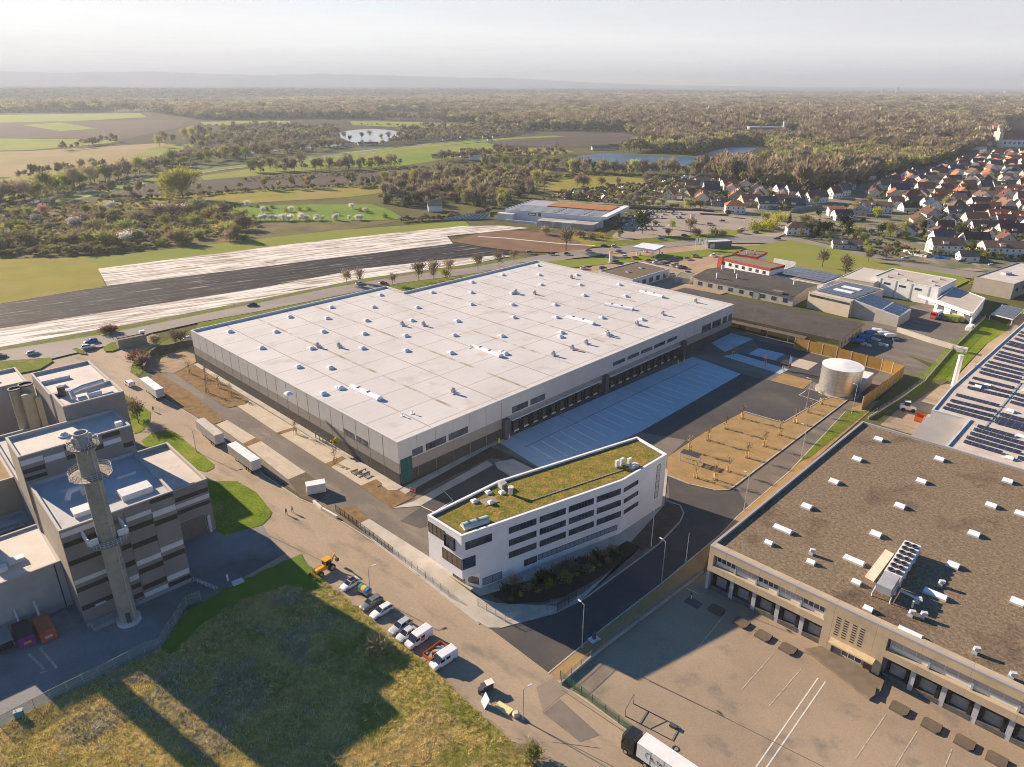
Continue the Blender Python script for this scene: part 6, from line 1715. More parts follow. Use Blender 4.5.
# ---- meadow grass and weeds
def tuft(seed,m,n,h,sp):
    rr = random.Random(seed); mb = MB()
    for i in range(n):
        a = rr.uniform(0,6.28); q = Vector((rr.gauss(0,sp),rr.gauss(0,sp),0)); d = Vector((math.cos(a),math.sin(a),0)); s = Vector((-d.y,d.x,0)) * rr.uniform(.025,.06)
        hh = h * rr.uniform(.5,1.3); mb.add([q - s,q + s,q + d * hh * rr.uniform(.2,.7) + Vector((0,0,hh))],[(0,1,2)])
    return mb.mesh('grass_tuft',m)
L_DRY = leaf_mat('dry grass',(.78,.60,.24),(.60,.46,.18),.3,.3,.5,.01)
L_OLD = leaf_mat('dead stalks',(.55,.50,.38),(.38,.34,.25),.25,.3,.5,.01)
L_GRS = leaf_mat('meadow grass',(.36,.38,.05),(.26,.30,.035),.35,.3,.5,.015)
TUFT = [tuft(1,L_DRY,26,.45,.28),tuft(2,L_DRY,22,.35,.3),tuft(3,L_GRS,26,.30,.3),tuft(4,L_GRS,22,.25,.28),tuft(5,L_OLD,20,.55,.25),tuft(6,L_GREEN,30,.35,.22)]
def meadow_points():
    rr = random.Random(31); out = []
    mown = [(160,650),(186,611),(205,601),(222,590),(300,554),(313,571),(322,580),(318,592),(290,585),(245,598),(205,622),(172,655)]
    nz = random.Random(14); ph = [(nz.uniform(0,6.3),nz.uniform(.6,1.6)) for i in range(10)]
    f = lambda x,y,s: sum(math.sin(x / s * b * math.cos(i * 1.7) + y / s * b * math.sin(i * 1.7) + a) for i,(a,b) in enumerate(ph)) / 5
    edge = [(p[0],p[1]) for p in ((313,573),(350,602),(392,637),(432,668),(470,705),(505,735),(540,767))]
    for Y in np.arange(52,150,.62):
        for X in np.arange(-95,12,.62):
            x_,y_ = X + rr.uniform(-.3,.3),Y + rr.uniform(-.3,.3)
            u,v = pxof((x_,y_,0))
            if not (-60 < u < 560 and v < 850) or not inpoly(u,v,MEADOW): continue
            inm = inpoly(u,v,mown)
            de = min(math.hypot(u - (a[0] + (b[0] - a[0]) * t),v - (a[1] + (b[1] - a[1]) * t)) for a,b in zip(edge,edge[1:]) for t in (.25,.75))
            g = f(x_,y_,7) + .7 * f(x_,y_,2.2)
            if inm: k,s = rr.choice((2,3)),.45
            elif de < 22 and rr.random() < .8: k,s = rr.choice((2,3,5,2)),rr.uniform(.7,1.1)
            elif g > .55: k,s = rr.choice((2,3,2,0)),rr.uniform(.7,1.2)
            elif g < -.45: k,s = rr.choice((4,4,4,1)),rr.uniform(.8,1.4)
            else: k,s = rr.choice((0,1,0,1,0,1,0,1,2,4)),rr.uniform(.6,1.2)
            out.append(((x_,y_,.12),(s * 1.0,s * 1.0,s * .6),rr.uniform(0,6.28),k))
    return out
gn_scatter('meadow_grass',meadow_points(),TUFT)

# ================================================================== VILLAGE
ROOFS = {'orange': mat('orange tiles',(.42,.155,.06),(.34,.12,.05),scale=.6,rough=.9,rnd=.15),'red': mat('red tiles',(.27,.10,.065),(.21,.085,.055),scale=.6,rough=.9,rnd=.15),
         'dark red': mat('dark red tiles',(.12,.055,.048),(.095,.045,.04),scale=.6,rough=.85,rnd=.15),'brown': mat('brown tiles',(.17,.11,.075),(.13,.085,.06),scale=.6,rough=.9,rnd=.2),
         'dark grey': mat('slate',(.085,.08,.085),(.065,.06,.065),scale=.6,rough=.8,rnd=.2),'tan': mat('tan tiles',(.32,.23,.14),(.26,.19,.12),scale=.6,rough=.9,rnd=.15),'blue black': mat('blue black panels',(.025,.035,.06),rough=.3)}
WALLS = {'white': mat('house white',(.74,.72,.68),(.66,.64,.60),scale=.3,rnd=.06),'cream': mat('house cream',(.64,.54,.38),(.58,.49,.35),scale=.3,rnd=.08),'grey': mat('house grey',(.45,.44,.42),(.40,.39,.37),scale=.3,rnd=.1)}
def house_mesh(w,L,he,hr,over=.5):
    """gable house, ridge along x, foot at z 0"""
    a = MB()
    x,y = L / 2,w / 2
    a.add([(-x,-y,0),(x,-y,0),(x,-y,he),(-x,-y,he)],[(0,1,2,3)]); a.add([(x,y,0),(-x,y,0),(-x,y,he),(x,y,he)],[(0,1,2,3)])
    a.add([(x,-y,0),(x,y,0),(x,y,he),(x,0,hr - .1),(x,-y,he)],[(0,1,2,3,4)]); a.add([(-x,y,0),(-x,-y,0),(-x,-y,he),(-x,0,hr - .1),(-x,y,he)],[(0,1,2,3,4)])
    r = MB(); s = (hr - he) / y; xo,yo = x + over * .7,y + over
    for sg in (-1,1):
        vs = [(-xo,sg * yo,he - s * over),(xo,sg * yo,he - s * over),(xo,0,hr),(-xo,0,hr)]
        vs += [(p[0],p[1],p[2] + .22) for p in vs]
        r.add(vs,[(0,3,2,1),(4,5,6,7),(0,1,5,4),(1,2,6,5),(2,3,7,6),(3,0,4,7)] if sg < 0 else [(0,1,2,3),(7,6,5,4),(4,5,1,0),(5,6,2,1),(6,7,3,2),(7,4,0,3)])
    return a,r
def hip_mesh(w,L,he,hr,over=.6):
    a = MB(); a.prism([(-L / 2,-w / 2),(L / 2,-w / 2),(L / 2,w / 2),(-L / 2,w / 2)],0,he)
    x,y = L / 2 + over,w / 2 + over; rx = max(.3,L / 2 - w / 2 * .8)
    r = MB(); vs = [(-x,-y,he - .1),(x,-y,he - .1),(x,y,he - .1),(-x,y,he - .1),(-rx,0,hr),(rx,0,hr)]
    r.add(vs,[(0,1,5,4),(1,2,5),(2,3,4,5),(3,0,4),(3,2,1,0)])
    return a,r
_wm = {}
def win_mesh(lit=False):
    if 'w' not in _wm:
        f = MB(); f.box((0,0,-.75),(1.3,.10,1.5)); p = MB(); p.box((0,-.02,-.62),(1.06,.10,1.24))
        _wm['w'] = (f.mesh('window',WHITE),p.mesh('pane',GLASS))
    return _wm['w']
def house(x,y,roof,wall,w,L,he,hr,rot,label,hip=False,chim=True,wins=True,dormer=False,group='village houses',name='house',at=None):
    p = at if at is not None else P(x,y)
    o = thing(name,label,'house',(p[0],p[1],.25),rot,group)
    a,r = (hip_mesh if hip else house_mesh)(w,L,he,hr)
    a.build('wall',WALLS[wall],o,world=False); ro = r.build('roof',ROOFS[roof],o,world=False,fix=hip)
    rr = random.Random(int(x * 13 + y * 7) if at is None else int(p[0] * 3 + p[1]))
    if chim:
        c = MB(); cx = rr.uniform(-.3,.3) * L; c.box((cx,w * .12,he + (hr - he) * .5),(.7,.7,(hr - he) * .5 + 1.1)); c.box((cx,w * .12,hr + 1.1),(.85,.85,.15)); c.build('chimney',mat('chimney brick',(.25,.12,.08),rough=.9),ro,world=False)
    if dormer:
        c = MB(); c.box((-L * .1,-w * .30,he - .1),(3.0,w * .3,2.0)); c.build('dormer',WALLS['white'],ro,world=False)
        c = MB(); c.box((-L * .1,-w * .31,he + 1.9),(3.5,w * .4,.2)); c.build('dormer_roof',ROOFS[roof],ro,world=False)
    if wins:
        fm,pm = win_mesh()
        def wn(wx,wy,wz,wr,s=1.0):
            f = put(fm,'window',o,(wx,wy,wz),wr,s); put(pm,'pane',f,(0,0,0))
        n = max(2,int(L / 3.4))
        for fl in range(1 if he < 4.2 else 2):
            for i in range(n):
                wn(-L / 2 + L * (i + .5) / n,-w / 2 - .02,1.6 + 2.8 * fl,0)
        if not hip:
            for wy in (-w * .22,w * .22): wn(-L / 2 - .02,wy,1.7,-math.pi / 2)
            wn(-L / 2 - .02,0,he + .7,-math.pi / 2,.9)
            if he >= 4.2:
                for wy in (-w * .25,w * .25): wn(-L / 2 - .02,wy,4.4,-math.pi / 2)
    return o
D = math.radians
big = [  # photo point of the foot of the near wall, roof, wall, gable width, ridge length, eaves, ridge, turn, hipped, words
    (734,214,'orange','white',11,15,6.0,9.6,D(-8),True,'by the car park corner'),(749,207,'orange','cream',12,17,4.5,9.5,D(10),False,'behind the hipped house'),(765,209,'dark grey','white',12,17,4.2,9.2,D(8),False,'with a speckled long roof'),
    (779,205,'orange','white',10,12,4.2,8.4,D(10),False,'next to the thatch-dark roof'),(793,210,'dark grey','grey',12,16,3.4,8.2,D(-5),False,'low, at the track end'),(719,206,'dark grey','grey',9,15,3.2,5.6,D(0),False,'low, left of the hipped house'),
    (701,201,'red','cream',10,12,5.6,10.5,D(60),False,'showing a tall sunlit gable'),(711,196,'blue black','white',10,13,5,9.5,D(-10),False,'behind the tall cream gable'),(689,200,'dark red','cream',9,11,5,9,D(40),False,'beside the car park hedge'),(670,200,'red','cream',9,11,5,9.5,D(60),False,'above the car park hedge'),
    (728,190,'red','white',11,16,5.5,9.5,D(15),False,'with a broad white gable'),(780,195,'blue black','white',9,12,5,9.5,D(20),False,'in the terrace left of the green plot'),(790,196,'dark red','white',9,11,5,10,D(20),False,'with a steep bright gable'),
    (801,203,'dark red','white',9,11,5,10,D(25),False,'first of the terrace behind the blue wall'),(810,204,'dark red','white',9,11,5,10,D(25),False,'second of the terrace behind the blue wall'),(819,203,'dark grey','white',9,11,5.5,10.5,D(25),False,'third of the terrace behind the blue wall'),
    (833,199,'dark red','white',9,11,5.5,10.5,D(25),False,'fourth of the terrace, tall white gable'),(842,196,'dark grey','white',9,11,5.5,10.5,D(25),False,'fifth of the terrace, tall white gable'),(847,190,'dark red','white',9,12,5.5,10.5,D(25),False,'last of the terrace near the wood'),
    (868,180,'dark red','white',10,11,4.5,9.5,D(30),False,'alone at the wood edge'),(796,236,'brown','white',9,14,5.2,8.6,D(-10),True,'at the road bend beside a dark conifer'),(835,217,'red','white',9,12,5.5,7.0,D(-10),False,'with brick red front by the track'),(841,221,'blue black','white',10,13,4.5,7.5,D(0),False,'with a blue black roof behind the pines'),
    (860,216,'blue black','grey',10,12,4.5,8.0,D(60),False,'gable end beside the long row'),(874,213,'brown','white',10,24,5.5,8.2,D(-12),False,'very long, grey brown roofed row house'),(895,208,'dark red','white',10,10,5.5,8.5,D(-12),False,'end of the long row'),(845,250,'dark grey','grey',9,16,3.2,5.5,D(-15),False,'low, behind the garden trees'),
    (906,236,'brown','white',12,14,3.4,7.4,D(55),False,'with a wide front gable above the lane'),(929,230,'brown','white',11,14,3.8,8.0,D(55),False,'second wide gable above the lane'),(943,255,'brown','white',11,18,5.8,9.4,D(-8),False,'two storeys, behind the blue fence'),(1000,258,'brown','white',11,24,6.0,9.0,D(-8),False,'long two-storey block beside the grey hall'),
    (989,242,'tan','white',11,13,3.4,7.6,D(55),False,'with a straw-coloured gable roof'),(1011,240,'dark red','white',12,20,5.0,10.0,D(-8),False,'with a huge maroon roof'),(981,235,'brown','white',11,16,4.6,8.8,D(-8),False,'beside the maroon roof'),(957,219,'dark grey','white',11,18,4.8,8.8,D(-8),False,'with a long slate roof'),(949,227,'brown','white',10,12,4.4,8.0,D(50),False,'behind the blossoming tree'),
    (985,214,'orange','white',10,18,4.8,8.6,D(-8),False,'first of three orange roofs'),(995,222,'orange','white',10,14,4.8,8.6,D(-8),False,'second of three orange roofs'),(1019,224,'orange','white',10,16,4.8,8.6,D(-8),False,'third of three orange roofs, at the edge'),(942,196,'brown','white',9,14,4.0,6.0,D(-8),False,'very bright, with a pale lean-to'),(1014,196,'orange','white',10,18,4.8,8.6,D(-8),False,'with a bright gable, far right'),
    (996,196,'orange','cream',10,17,4.0,7.4,D(-8),True,'wide and low among dark trees'),(1002,190,'dark grey','white',10,20,4.5,7.6,D(-8),False,'long black roof with a white end'),(908,180,'dark red','white',12,13,5.2,10,D(35),False,'left of two bright twin gables'),(919,186,'dark grey','white',12,13,5.2,10,D(35),False,'right of two bright twin gables'),(975,184,'red','white',11,14,5,9,D(40),False,'with a double white gable'),(921,200,'dark red','white',10,12,5,9,D(50),False,'between the lane and dark evergreen'),
    (966,262,'dark grey','white',8,10,3.2,5.6,D(-8),False,'small, right of the blue fence')]
placed = []
for (x,y,rf,wl_,w,L,he,hr,rot,hip,words) in big:
    p = P(x,y); d = math.hypot(p.x,p.y); dirn = Vector((p.x,p.y,0)).normalized()
    p = p + dirn * (w * .5)
    placed.append((p.x,p.y,max(w,L) * .5))
    house(x,y,rf,wl_,w,L,he,hr,rot,'%s-roofed %s house %s' % (rf,wl_,words),hip,True,True,L > 13 and not hip,at=p)
# the rest of the village stands in rows behind each other
VIL = [(868,200),(900,200),(930,258),(1000,262),(1110,275),(1120,150),(1030,139),(1003,146),(985,152),(955,165),(925,173),(890,182),(872,188)]
VIL2 = [(690,190),(720,184),(800,196),(800,212),(690,205)]
rr = random.Random(21)
vd = Vector((math.cos(D(-8)),math.sin(D(-8)),0)); vn = Vector((-vd.y,vd.x,0))
o0 = P(860,262); row = 0; nh = 0; rk = list(ROOFS)
for j in range(60):
    col_ = 0; t = j * 19.5; made = 0
    for i in range(-20,70):
        q = o0 + vd * (i * 18.5 + (j % 2) * 8 + rr.uniform(-3,3)) + vn * (t + rr.uniform(-3.5,3.5))
        u,v = pxof((q.x,q.y,0))
        if u > 1060 or not (inpoly(u,v,VIL) or inpoly(u,v,VIL2)): continue
        if any((q.x - a) ** 2 + (q.y - b) ** 2 < (c + 8.5) ** 2 for a,b,c in placed): continue
        if nh >= 225: break
        d = math.hypot(q.x,q.y)
        rf = rr.choices(rk,(5,4,4,5,6,2,2))[0]; wl_ = rr.choices(list(WALLS),(7,2,1.5))[0]
        w,L = rr.uniform(8.5,11.5),rr.uniform(10,16)
        he = rr.choice((3.4,4.8,5.4)); hr = he + w * rr.uniform(.36,.5)
        rot = D(-8) + rr.choice((0,math.pi / 2,math.pi / 2 * .9,.1)) + rr.uniform(-.1,.1)
        placed.append((q.x,q.y,max(w,L) * .5))
        house(0,0,rf,wl_,w,L,he,hr,rot,'%s-roofed %s house, %s from left in the %s village row from the lane' % (rf,wl_,nth(made),nth(row)),rr.random() < .12,d < 900,d < 620,False,at=q)
        made += 1; nh += 1
    if made: row += 1
# garden sheds of the allotments
rr = random.Random(33); n = 0; sh_m = {}
SHW = [WALLS['white'],WALLS['cream'],mat('shed wood',(.25,.16,.09),(.2,.13,.08),scale=1,rnd=.2),WALLS['grey']]
SHR = [ROOFS['brown'],ROOFS['red'],ROOFS['dark grey'],LGREY]
ag = [(596,189),(640,185),(690,178),(720,183),(790,193),(770,196),(720,190),(690,192),(660,198),(600,202),(552,200),(560,194)]
shl = []
for Y in np.arange(560,900,15.5):
    for X in np.arange(20,330,12.5):
        q = Vector((X + rr.uniform(-4,4),Y + rr.uniform(-4,4),0)); u,v = pxof(q)
        if inpoly(u,v,ag) and not any((q.x - a) ** 2 + (q.y - b) ** 2 < (c + 5) ** 2 for a,b,c in placed): shl.append((u,v,q))
shl = sorted(rr.sample(shl,min(len(shl),105)),key=lambda s: s[0])
for i,(u,v,q) in enumerate(shl):
    wi,ri = rr.choice((0,0,1,2,3)),rr.choice((0,1,2,3))
    wn_ = ('white','cream','wooden','grey')[wi]; rn_ = ('brown','red','dark','pale')[ri]
    o = thing('garden_shed','%s garden shed with %s roof, %s allotment shed from the left' % (wn_,rn_,nth(i) if i < 99 else 'hundredth' if i == 99 else 'one hundred and ' + nth(i - 100)),'shed',(q.x,q.y,.2),rr.choice((0,1.57)) + rr.uniform(-.2,.2),'allotment sheds')
    a,r = house_mesh(rr.uniform(3.2,4.4),rr.uniform(4,6),2.3,3.7,.3)
    a.build('wall',SHW[wi],o,world=False); r.build('roof',SHR[ri],o,world=False)
    placed.append((q.x,q.y,3))
# hedges and bushes between gardens: ground cover nobody could count
gp_ = []
rr = random.Random(55)
for (poly,n,d0) in ((ag,1900,0),(VIL,6500,0),(VIL2,1000,0),([(790,226),(850,225),(900,245),(930,258),(880,258),(840,246),(800,238)],420,0)):
    xs = [p[0] for p in poly]; ys = [p[1] for p in poly]; k = 0
    while k < n:
        u,v = rr.uniform(min(xs),max(xs)),rr.uniform(min(ys),max(ys)); k += 1
        if not inpoly(u,v,poly): continue
        q = P(u,v)
        if any((q.x - a) ** 2 + (q.y - b) ** 2 < (c * .9) ** 2 for a,b,c in placed): continue
        s = rr.uniform(.10,.34) * (1.15 if poly is ag else 1); gp_.append(((q.x,q.y,.2),(s * 1.1,s * 1.1,s),rr.uniform(0,6.28),rr.choice((0,3,5,6,6,6,5,4))))
gn_scatter('garden_shrubbery',gp_,WOOD)
rr = random.Random(56); gp_ = []
UND = [(-40,214),(40,205),(110,204),(235,206),(246,222),(260,226),(200,240),(120,253),(70,256),(-40,258)]
for i in range(2600):
    u,v = rr.uniform(-40,260),rr.uniform(203,258)
    if not inpoly(u,v,UND): continue
    q = P(u,v); s = rr.uniform(.10,.26); gp_.append(((q.x,q.y,.1),(s * 1.5,s * 1.5,s),rr.uniform(0,6.28),rr.choice((0,1,2,3,4,3,5,6))))
for pts,n,hh in (([(100,199),(180,198),(250,191),(380,186)],240,.2),([(240,181),(330,176),(400,170),(490,166)],160,.18),([(0,204.5),(60,192),(140,179)],140,.2),([(500,181),(560,178.5),(600,174.5)],120,.2),([(400,222),(470,218),(490,212)],150,.2),([(270,168),(330,167),(400,165)],90,.15),
                   ([(345,125),(480,127),(540,131),(620,132)],120,.3),([(200,126),(290,127),(337,130)],120,.3),([(500,206),(560,199),(600,202),(640,206)],120,.15)):
    for i in range(n):
        t = rr.random() * (len(pts) - 1); k = int(t); f = t - k; u = pts[k][0] + (pts[k + 1][0] - pts[k][0]) * f; v = pts[k][1] + (pts[k + 1][1] - pts[k][1]) * f
        q = P(u,v + rr.uniform(-.7,.7)); s = rr.uniform(.6,1.3) * hh; gp_.append(((q.x,q.y,.1),(s * 1.5,s * 1.5,s),rr.uniform(0,6.28),rr.choice((0,1,3,4,5,6))))
gn_scatter('undergrowth',gp_,WOOD)
# church at the far right, hall in the wood, farmhouses and boathouses
o = thing('church','white church with a long red roof and stepped gable above the village','church',P(1012,147),D(-6))
a,r = house_mesh(19,48,13,25); a.build('wall',WALLS['white'],o,world=False); r.build('roof',ROOFS['red'],o,world=False)
c = MB(); c.box((-26,0,0),(6,20,24)); c.box((-26,0,24),(5,9,6)); c.prism([(-29.5,-1.5),(-22.5,-1.5),(-22.5,1.5),(-29.5,1.5)],30,34,0,0); c.build('gable_tower',WALLS['cream'],o,world=False)
for i in range(6):
    f = put(win_mesh()[0],'window',o,(-18 + i * 7.5,-9.6,7),0,3.0); put(win_mesh()[1],'pane',f,(0,0,0))
o = thing('woodland_plant','long white industrial hall with a chimney stack inside the far wood','factory',P(764,141),D(-4))
mb = MB(); mb.box((0,0,0),(62,18,23)); mb.build('wall',mat('dull wall',(.24,.23,.2)),o,world=False); mb = MB(); mb.box((0,0,23.02),(63,19,1.5)); mb.build('roof',mat('pale blue roof',(.34,.40,.46)),o,world=False)
mb = MB(); mb.cyl((30,-6,0),2.2,1.8,34,12); mb.build('stack',WHITE,o,world=False)
fl = [(435,211,'tan','white',9,11,4.6,8.2,D(10),'alone in the copse left of the supermarket'),(466,157,'dark grey','white',13,16,8,11,D(10),'tall, in the fields left of the blue lake'),(478,160,'brown','white',12,22,7,10,D(5),'long, in the fields left of the blue lake'),(437,158,'brown','cream',8,14,3,5,D(5),'low barn in the fields'),
      (600,150,'brown','grey',10,26,4,6.5,D(5),'on the far shore of the blue lake'),(613,149,'red','grey',9,16,4,7,D(0),'red roofed, far shore of the blue lake'),(1002,143,'red','white',12,30,6,11,D(-6),'big, first beside the church'),(985,146,'orange','white',14,26,8,12,D(-6),'big villa left of the church'),(978,150,'red','white',12,20,6,11,D(-6),'below the big villa')]
for i,(x,y,rf,wl_,w,L,he,hr,rot,words) in enumerate(fl):
    house(x,y,rf,wl_,w,L,he,hr,rot,'%s-roofed %s house %s' % (rf,wl_,words),False,False,False,group='outlying houses')
rr = random.Random(61)
lk = sorted([(rr.uniform(196,335),rr.uniform(130,141)) for i in range(22)] + [(rr.uniform(400,500),rr.uniform(136,141)) for i in range(26)] + [(rr.uniform(340,400),144.5 + rr.uniform(-.5,1)) for i in range(6)])
for i,(x,y) in enumerate(lk):
    rf,wl_ = rr.choice(('brown','dark grey','red')),rr.choice(('white','white','cream'))
    house(x,y,rf,wl_,6,rr.uniform(7,12),3,5,rr.uniform(-.4,.4),'%s-roofed %s cottage, %s from left near the bright lake' % (rf,wl_,nth(i)),False,False,False,group='lakeside cottages',name='cottage')
# dark sloping glasshouse by the copse
q0,q1,q2,q3 = P(440,220,.3),P(466,214,4),P(490,213,4),P(486,219,.3)
o = thing('greenhouse','low dark glasshouse with a sloping roof left of the supermarket','greenhouse',q0)
MB().add([q0,q3,q2,q1],[(0,1,2,3)]).add([q0,q1,Vector((q1.x,q1.y,0)),q3,q2,Vector((q2.x,q2.y,0))],[(0,1,2),(3,5,4),(1,4,5,2)]).build('roof',mat('greenhouse glass',(.28,.30,.31),(.2,.21,.22),scale=.3,rough=.3),o)
mb = MB()
for k in range(9):
    t = k / 8; mb.tube([q0.lerp(q3,t),q1.lerp(q2,t)],.15,4)
mb.build('glazing_bars',WHITE,o)
# blue sound wall along the track and the walls by the lane
def wall_line(name,pts,h,w,m,label,group=None,cat='wall',cap=None):
    mb = MB(); wp = PP(pts,0)
    for a,b in zip(wp,wp[1:]):
        d = b - a; c = (a + b) / 2; mb.box((c.x,c.y,0),(d.length + w * .5,w,h),math.atan2(d.y,d.x))
    return tag(mb.build(name,m),label,cat,group)
wall_line('sound_wall',[(791,213.5),(822,208)],3.4,.4,mat('blue grey barrier',(.13,.20,.24),(.11,.17,.2),scale=.5),'long blue-grey sound wall in front of the terrace')
wall_line('garden_wall',[(620,208.5),(700,211.5),(714,212.5)],1.8,.4,mat('dark hedge wall',(.06,.055,.05),(.04,.04,.035),scale=.5),'dark wall along the back of the supermarket car park')
wall_line('garden_wall',[(700,215),(728,216.5)],1.6,.4,mat('dark plank wall',(.09,.085,.08)),'dark plank wall in front of the orange hipped house')
wall_line('garden_wall',[(903,252),(915,256),(926,258)],1.7,.4,WALLS['white'],'curved white garden wall beside the lane')
wall_line('blue_fence',[(927,257),(950,260.5)],1.8,.3,BLUE,'bright blue fence in front of the two-storey house',cat='fence')
# skyline of the far city
rr = random.Random(71); cs = []
for i in range(26):
    cs.append((rr.uniform(690,1024),rr.uniform(20,45)))
cs += [(838,75),(826,60),(916,50),(930,52),(968,70),(1004,60),(1012,80)]
for i,(x,hh) in enumerate(sorted(cs)):
    a = math.atan((x - 512) / FPX / math.cos(PITCH)); R_ = 8600
    mb = MB(); mb.box((math.sin(a) * R_,math.cos(a) * R_,0),(rr.uniform(18,60),25,hh)); mb.box((math.sin(a) * R_,math.cos(a) * R_,hh + .02),(12,12,hh * .12))
    tag(mb.build('city_block',WALLS['white']),'pale hazy city block, %s from left on the skyline' % nth(i),'building','far city skyline')

# ================================================================== VEHICLES
def paint(name,c,rough=.3): return mat(name,c,rough=rough,spec=.5)
CARP = {'white': paint('car white',(.72,.72,.72)),'silver': paint('car silver',(.42,.43,.44)),'grey': paint('car grey',(.15,.16,.17)),'black': paint('car black',(.02,.02,.024)),'blue': paint('car blue',(.03,.08,.28)),'red': paint('car red',(.42,.03,.03)),'dark blue': paint('car dark blue',(.025,.035,.07)),'pale grey': paint('car pale grey',(.52,.53,.54))}
CGL = mat('car glass',(.02,.025,.03),rough=.08,spec=.6)
def loft(mb,secs,mi=0):
    """secs: list of (x, half width bottom, half width top, z0, z1) cross sections with soft shoulders"""
    rings = []
    for x,wb,wt,z0,z1 in secs:
        zm = z0 + (z1 - z0) * .55
        rings.append([(x,-wb * .94,z0),(x,-wb,z0 + (zm - z0) * .5),(x,-wb,zm),(x,-wt,z1 - .04),(x,-wt * .86,z1),(x,wt * .86,z1),(x,wt,z1 - .04),(x,wb,zm),(x,wb,z0 + (zm - z0) * .5),(x,wb * .94,z0)])
    n = 10; vs = [p for r in rings for p in r]
    mb.add(vs,[(i * n + k,i * n + (k + 1) % n,(i + 1) * n + (k + 1) % n,(i + 1) * n + k) for i in range(len(rings) - 1) for k in range(n)],mi)
    mb.poly(rings[0],mi); mb.poly(rings[-1][::-1],mi)
def wheel_mesh(r=.33,w=.22):
    mb = MB(); n = 14
    for y0,y1,rr_,mi in ((-w / 2,w / 2,r,0),):
        vs = [(rr_ * math.cos(2 * math.pi * i / n),y,rr_ * math.sin(2 * math.pi * i / n)) for y in (y0,y1) for i in range(n)]
        mb.add(vs,[(i,(i + 1) % n,n + (i + 1) % n,n + i) for i in range(n)],mi); mb.poly(vs[:n],mi); mb.poly(vs[n:][::-1],mi)
    t = mb.mesh('wheel',BLACK)
    mb = MB()
    for y in (-w / 2 - .012,w / 2 + .012):
        vs = [(r * .62 * math.cos(2 * math.pi * i / 10),y,r * .62 * math.sin(2 * math.pi * i / 10)) for i in range(10)]; mb.poly(vs)
    return t,mb.mesh('rim',ALU)
WHL = wheel_mesh(); WHT = wheel_mesh(.5,.32)
SHAPES = {
    'hatchback': dict(L=4.2,W=1.78,body=[(-2.1,.78,.72,.45,.80),(-1.98,.88,.84,.25,.98),(-1.2,.89,.86,.22,1.0),(.9,.89,.86,.22,.95),(1.75,.86,.78,.24,.82),(2.1,.74,.62,.34,.62)],roof=(-1.75,-1.25,.15,.95,1.46),ax=(-1.3,1.32)),
    'estate': dict(L=4.75,W=1.84,body=[(-2.37,.82,.76,.42,.84),(-2.25,.91,.87,.26,1.0),(-1.3,.92,.89,.23,1.02),(.9,.92,.89,.23,.96),(1.95,.88,.8,.25,.82),(2.37,.76,.64,.35,.62)],roof=(-2.2,-1.85,.1,.95,1.48),ax=(-1.45,1.45)),
    'saloon': dict(L=4.6,W=1.8,body=[(-2.3,.8,.72,.42,.84),(-2.15,.89,.84,.26,.98),(-1.3,.9,.87,.23,.98),(.9,.9,.87,.23,.94),(1.9,.87,.78,.25,.8),(2.3,.75,.62,.35,.6)],roof=(-1.75,-.95,.2,1.0,1.44),ax=(-1.4,1.42)),
}
def car_meshes(shape):
    s = SHAPES[shape]; b = MB(); loft(b,s['body'])
    x0,x1,x2,x3,zt = s['roof']; zb = .97; w = s['W'] / 2
    g = MB(); vs = [(x0,-w * .92,zb),(x3,-w * .92,zb - .04),(x3,w * .92,zb - .04),(x0,w * .92,zb),(x1,-w * .74,zt - .03),(x2,-w * .74,zt - .03),(x2,w * .74,zt - .03),(x1,w * .74,zt - .03)]
    g.add(vs,[(0,1,5,4),(1,2,6,5),(2,3,7,6),(3,0,4,7)])
    r = MB(); vs = [(x1 - .06,-w * .76,zt - .05),(x2 + .06,-w * .76,zt - .05),(x2 + .06,w * .76,zt - .05),(x1 - .06,w * .76,zt - .05),(x1 + .1,-w * .62,zt + .02),(x2 - .1,-w * .62,zt + .02),(x2 - .1,w * .62,zt + .02),(x1 + .1,w * .62,zt + .02)]
    r.add(vs,[(4,5,6,7),(0,1,5,4),(1,2,6,5),(2,3,7,6),(3,0,4,7)])
    xm = (x1 + x2) / 2 - .05
    for sg in (-1,1):   # pillars
        for xa,xb in ((x0,x1),(xm,xm),(x3,x2)):
            r.tube([(xa,sg * w * .925,zb),(xb,sg * w * .75,zt - .04)],.045,4)
    hl = MB(); f = s['L'] / 2
    hl.box((0,0,0),(.16,.34,.14)); tl = MB(); tl.box((0,0,0),(.10,.26,.24))
    return b,g,r,hl,tl
_cm = {}
LAMP = mat('headlamp',(.75,.76,.78),rough=.15); TAIL = mat('tail lamp',(.4,.02,.02),rough=.2)
def car(shape,colour,loc,rot,label,group,wheels=True):
    key = (shape,colour)
    if key not in _cm:
        b,g,r,hl,tl = car_meshes(shape); _cm[key] = (b.mesh('body',CARP[colour],True),g.mesh('windows',CGL),r.mesh('roof',CARP[colour]),hl.mesh('headlight',LAMP),tl.mesh('tail_light',TAIL))
    m = _cm[key]; s = SHAPES[shape]
    o = thing('car',label,'car',loc,rot,group)
    put(m[0],'body',o,(0,0,0)); put(m[1],'glazing',o,(0,0,0)); put(m[2],'roof',o,(0,0,0))
    if wheels:
        for x in s['ax']:
            for y in (-s['W'] / 2 + .1,s['W'] / 2 - .1):
                w = put(WHL[0],'wheel',o,(x,y,.33)); put(WHL[1],'rim',w,(0,0,0))
        for y in (-.55,.55):
            put(m[3],'headlight',o,(s['L'] / 2 - .22,y,.62)); put(m[4],'tail_light',o,(-s['L'] / 2 + .04,y * 1.15,.72))
    return o
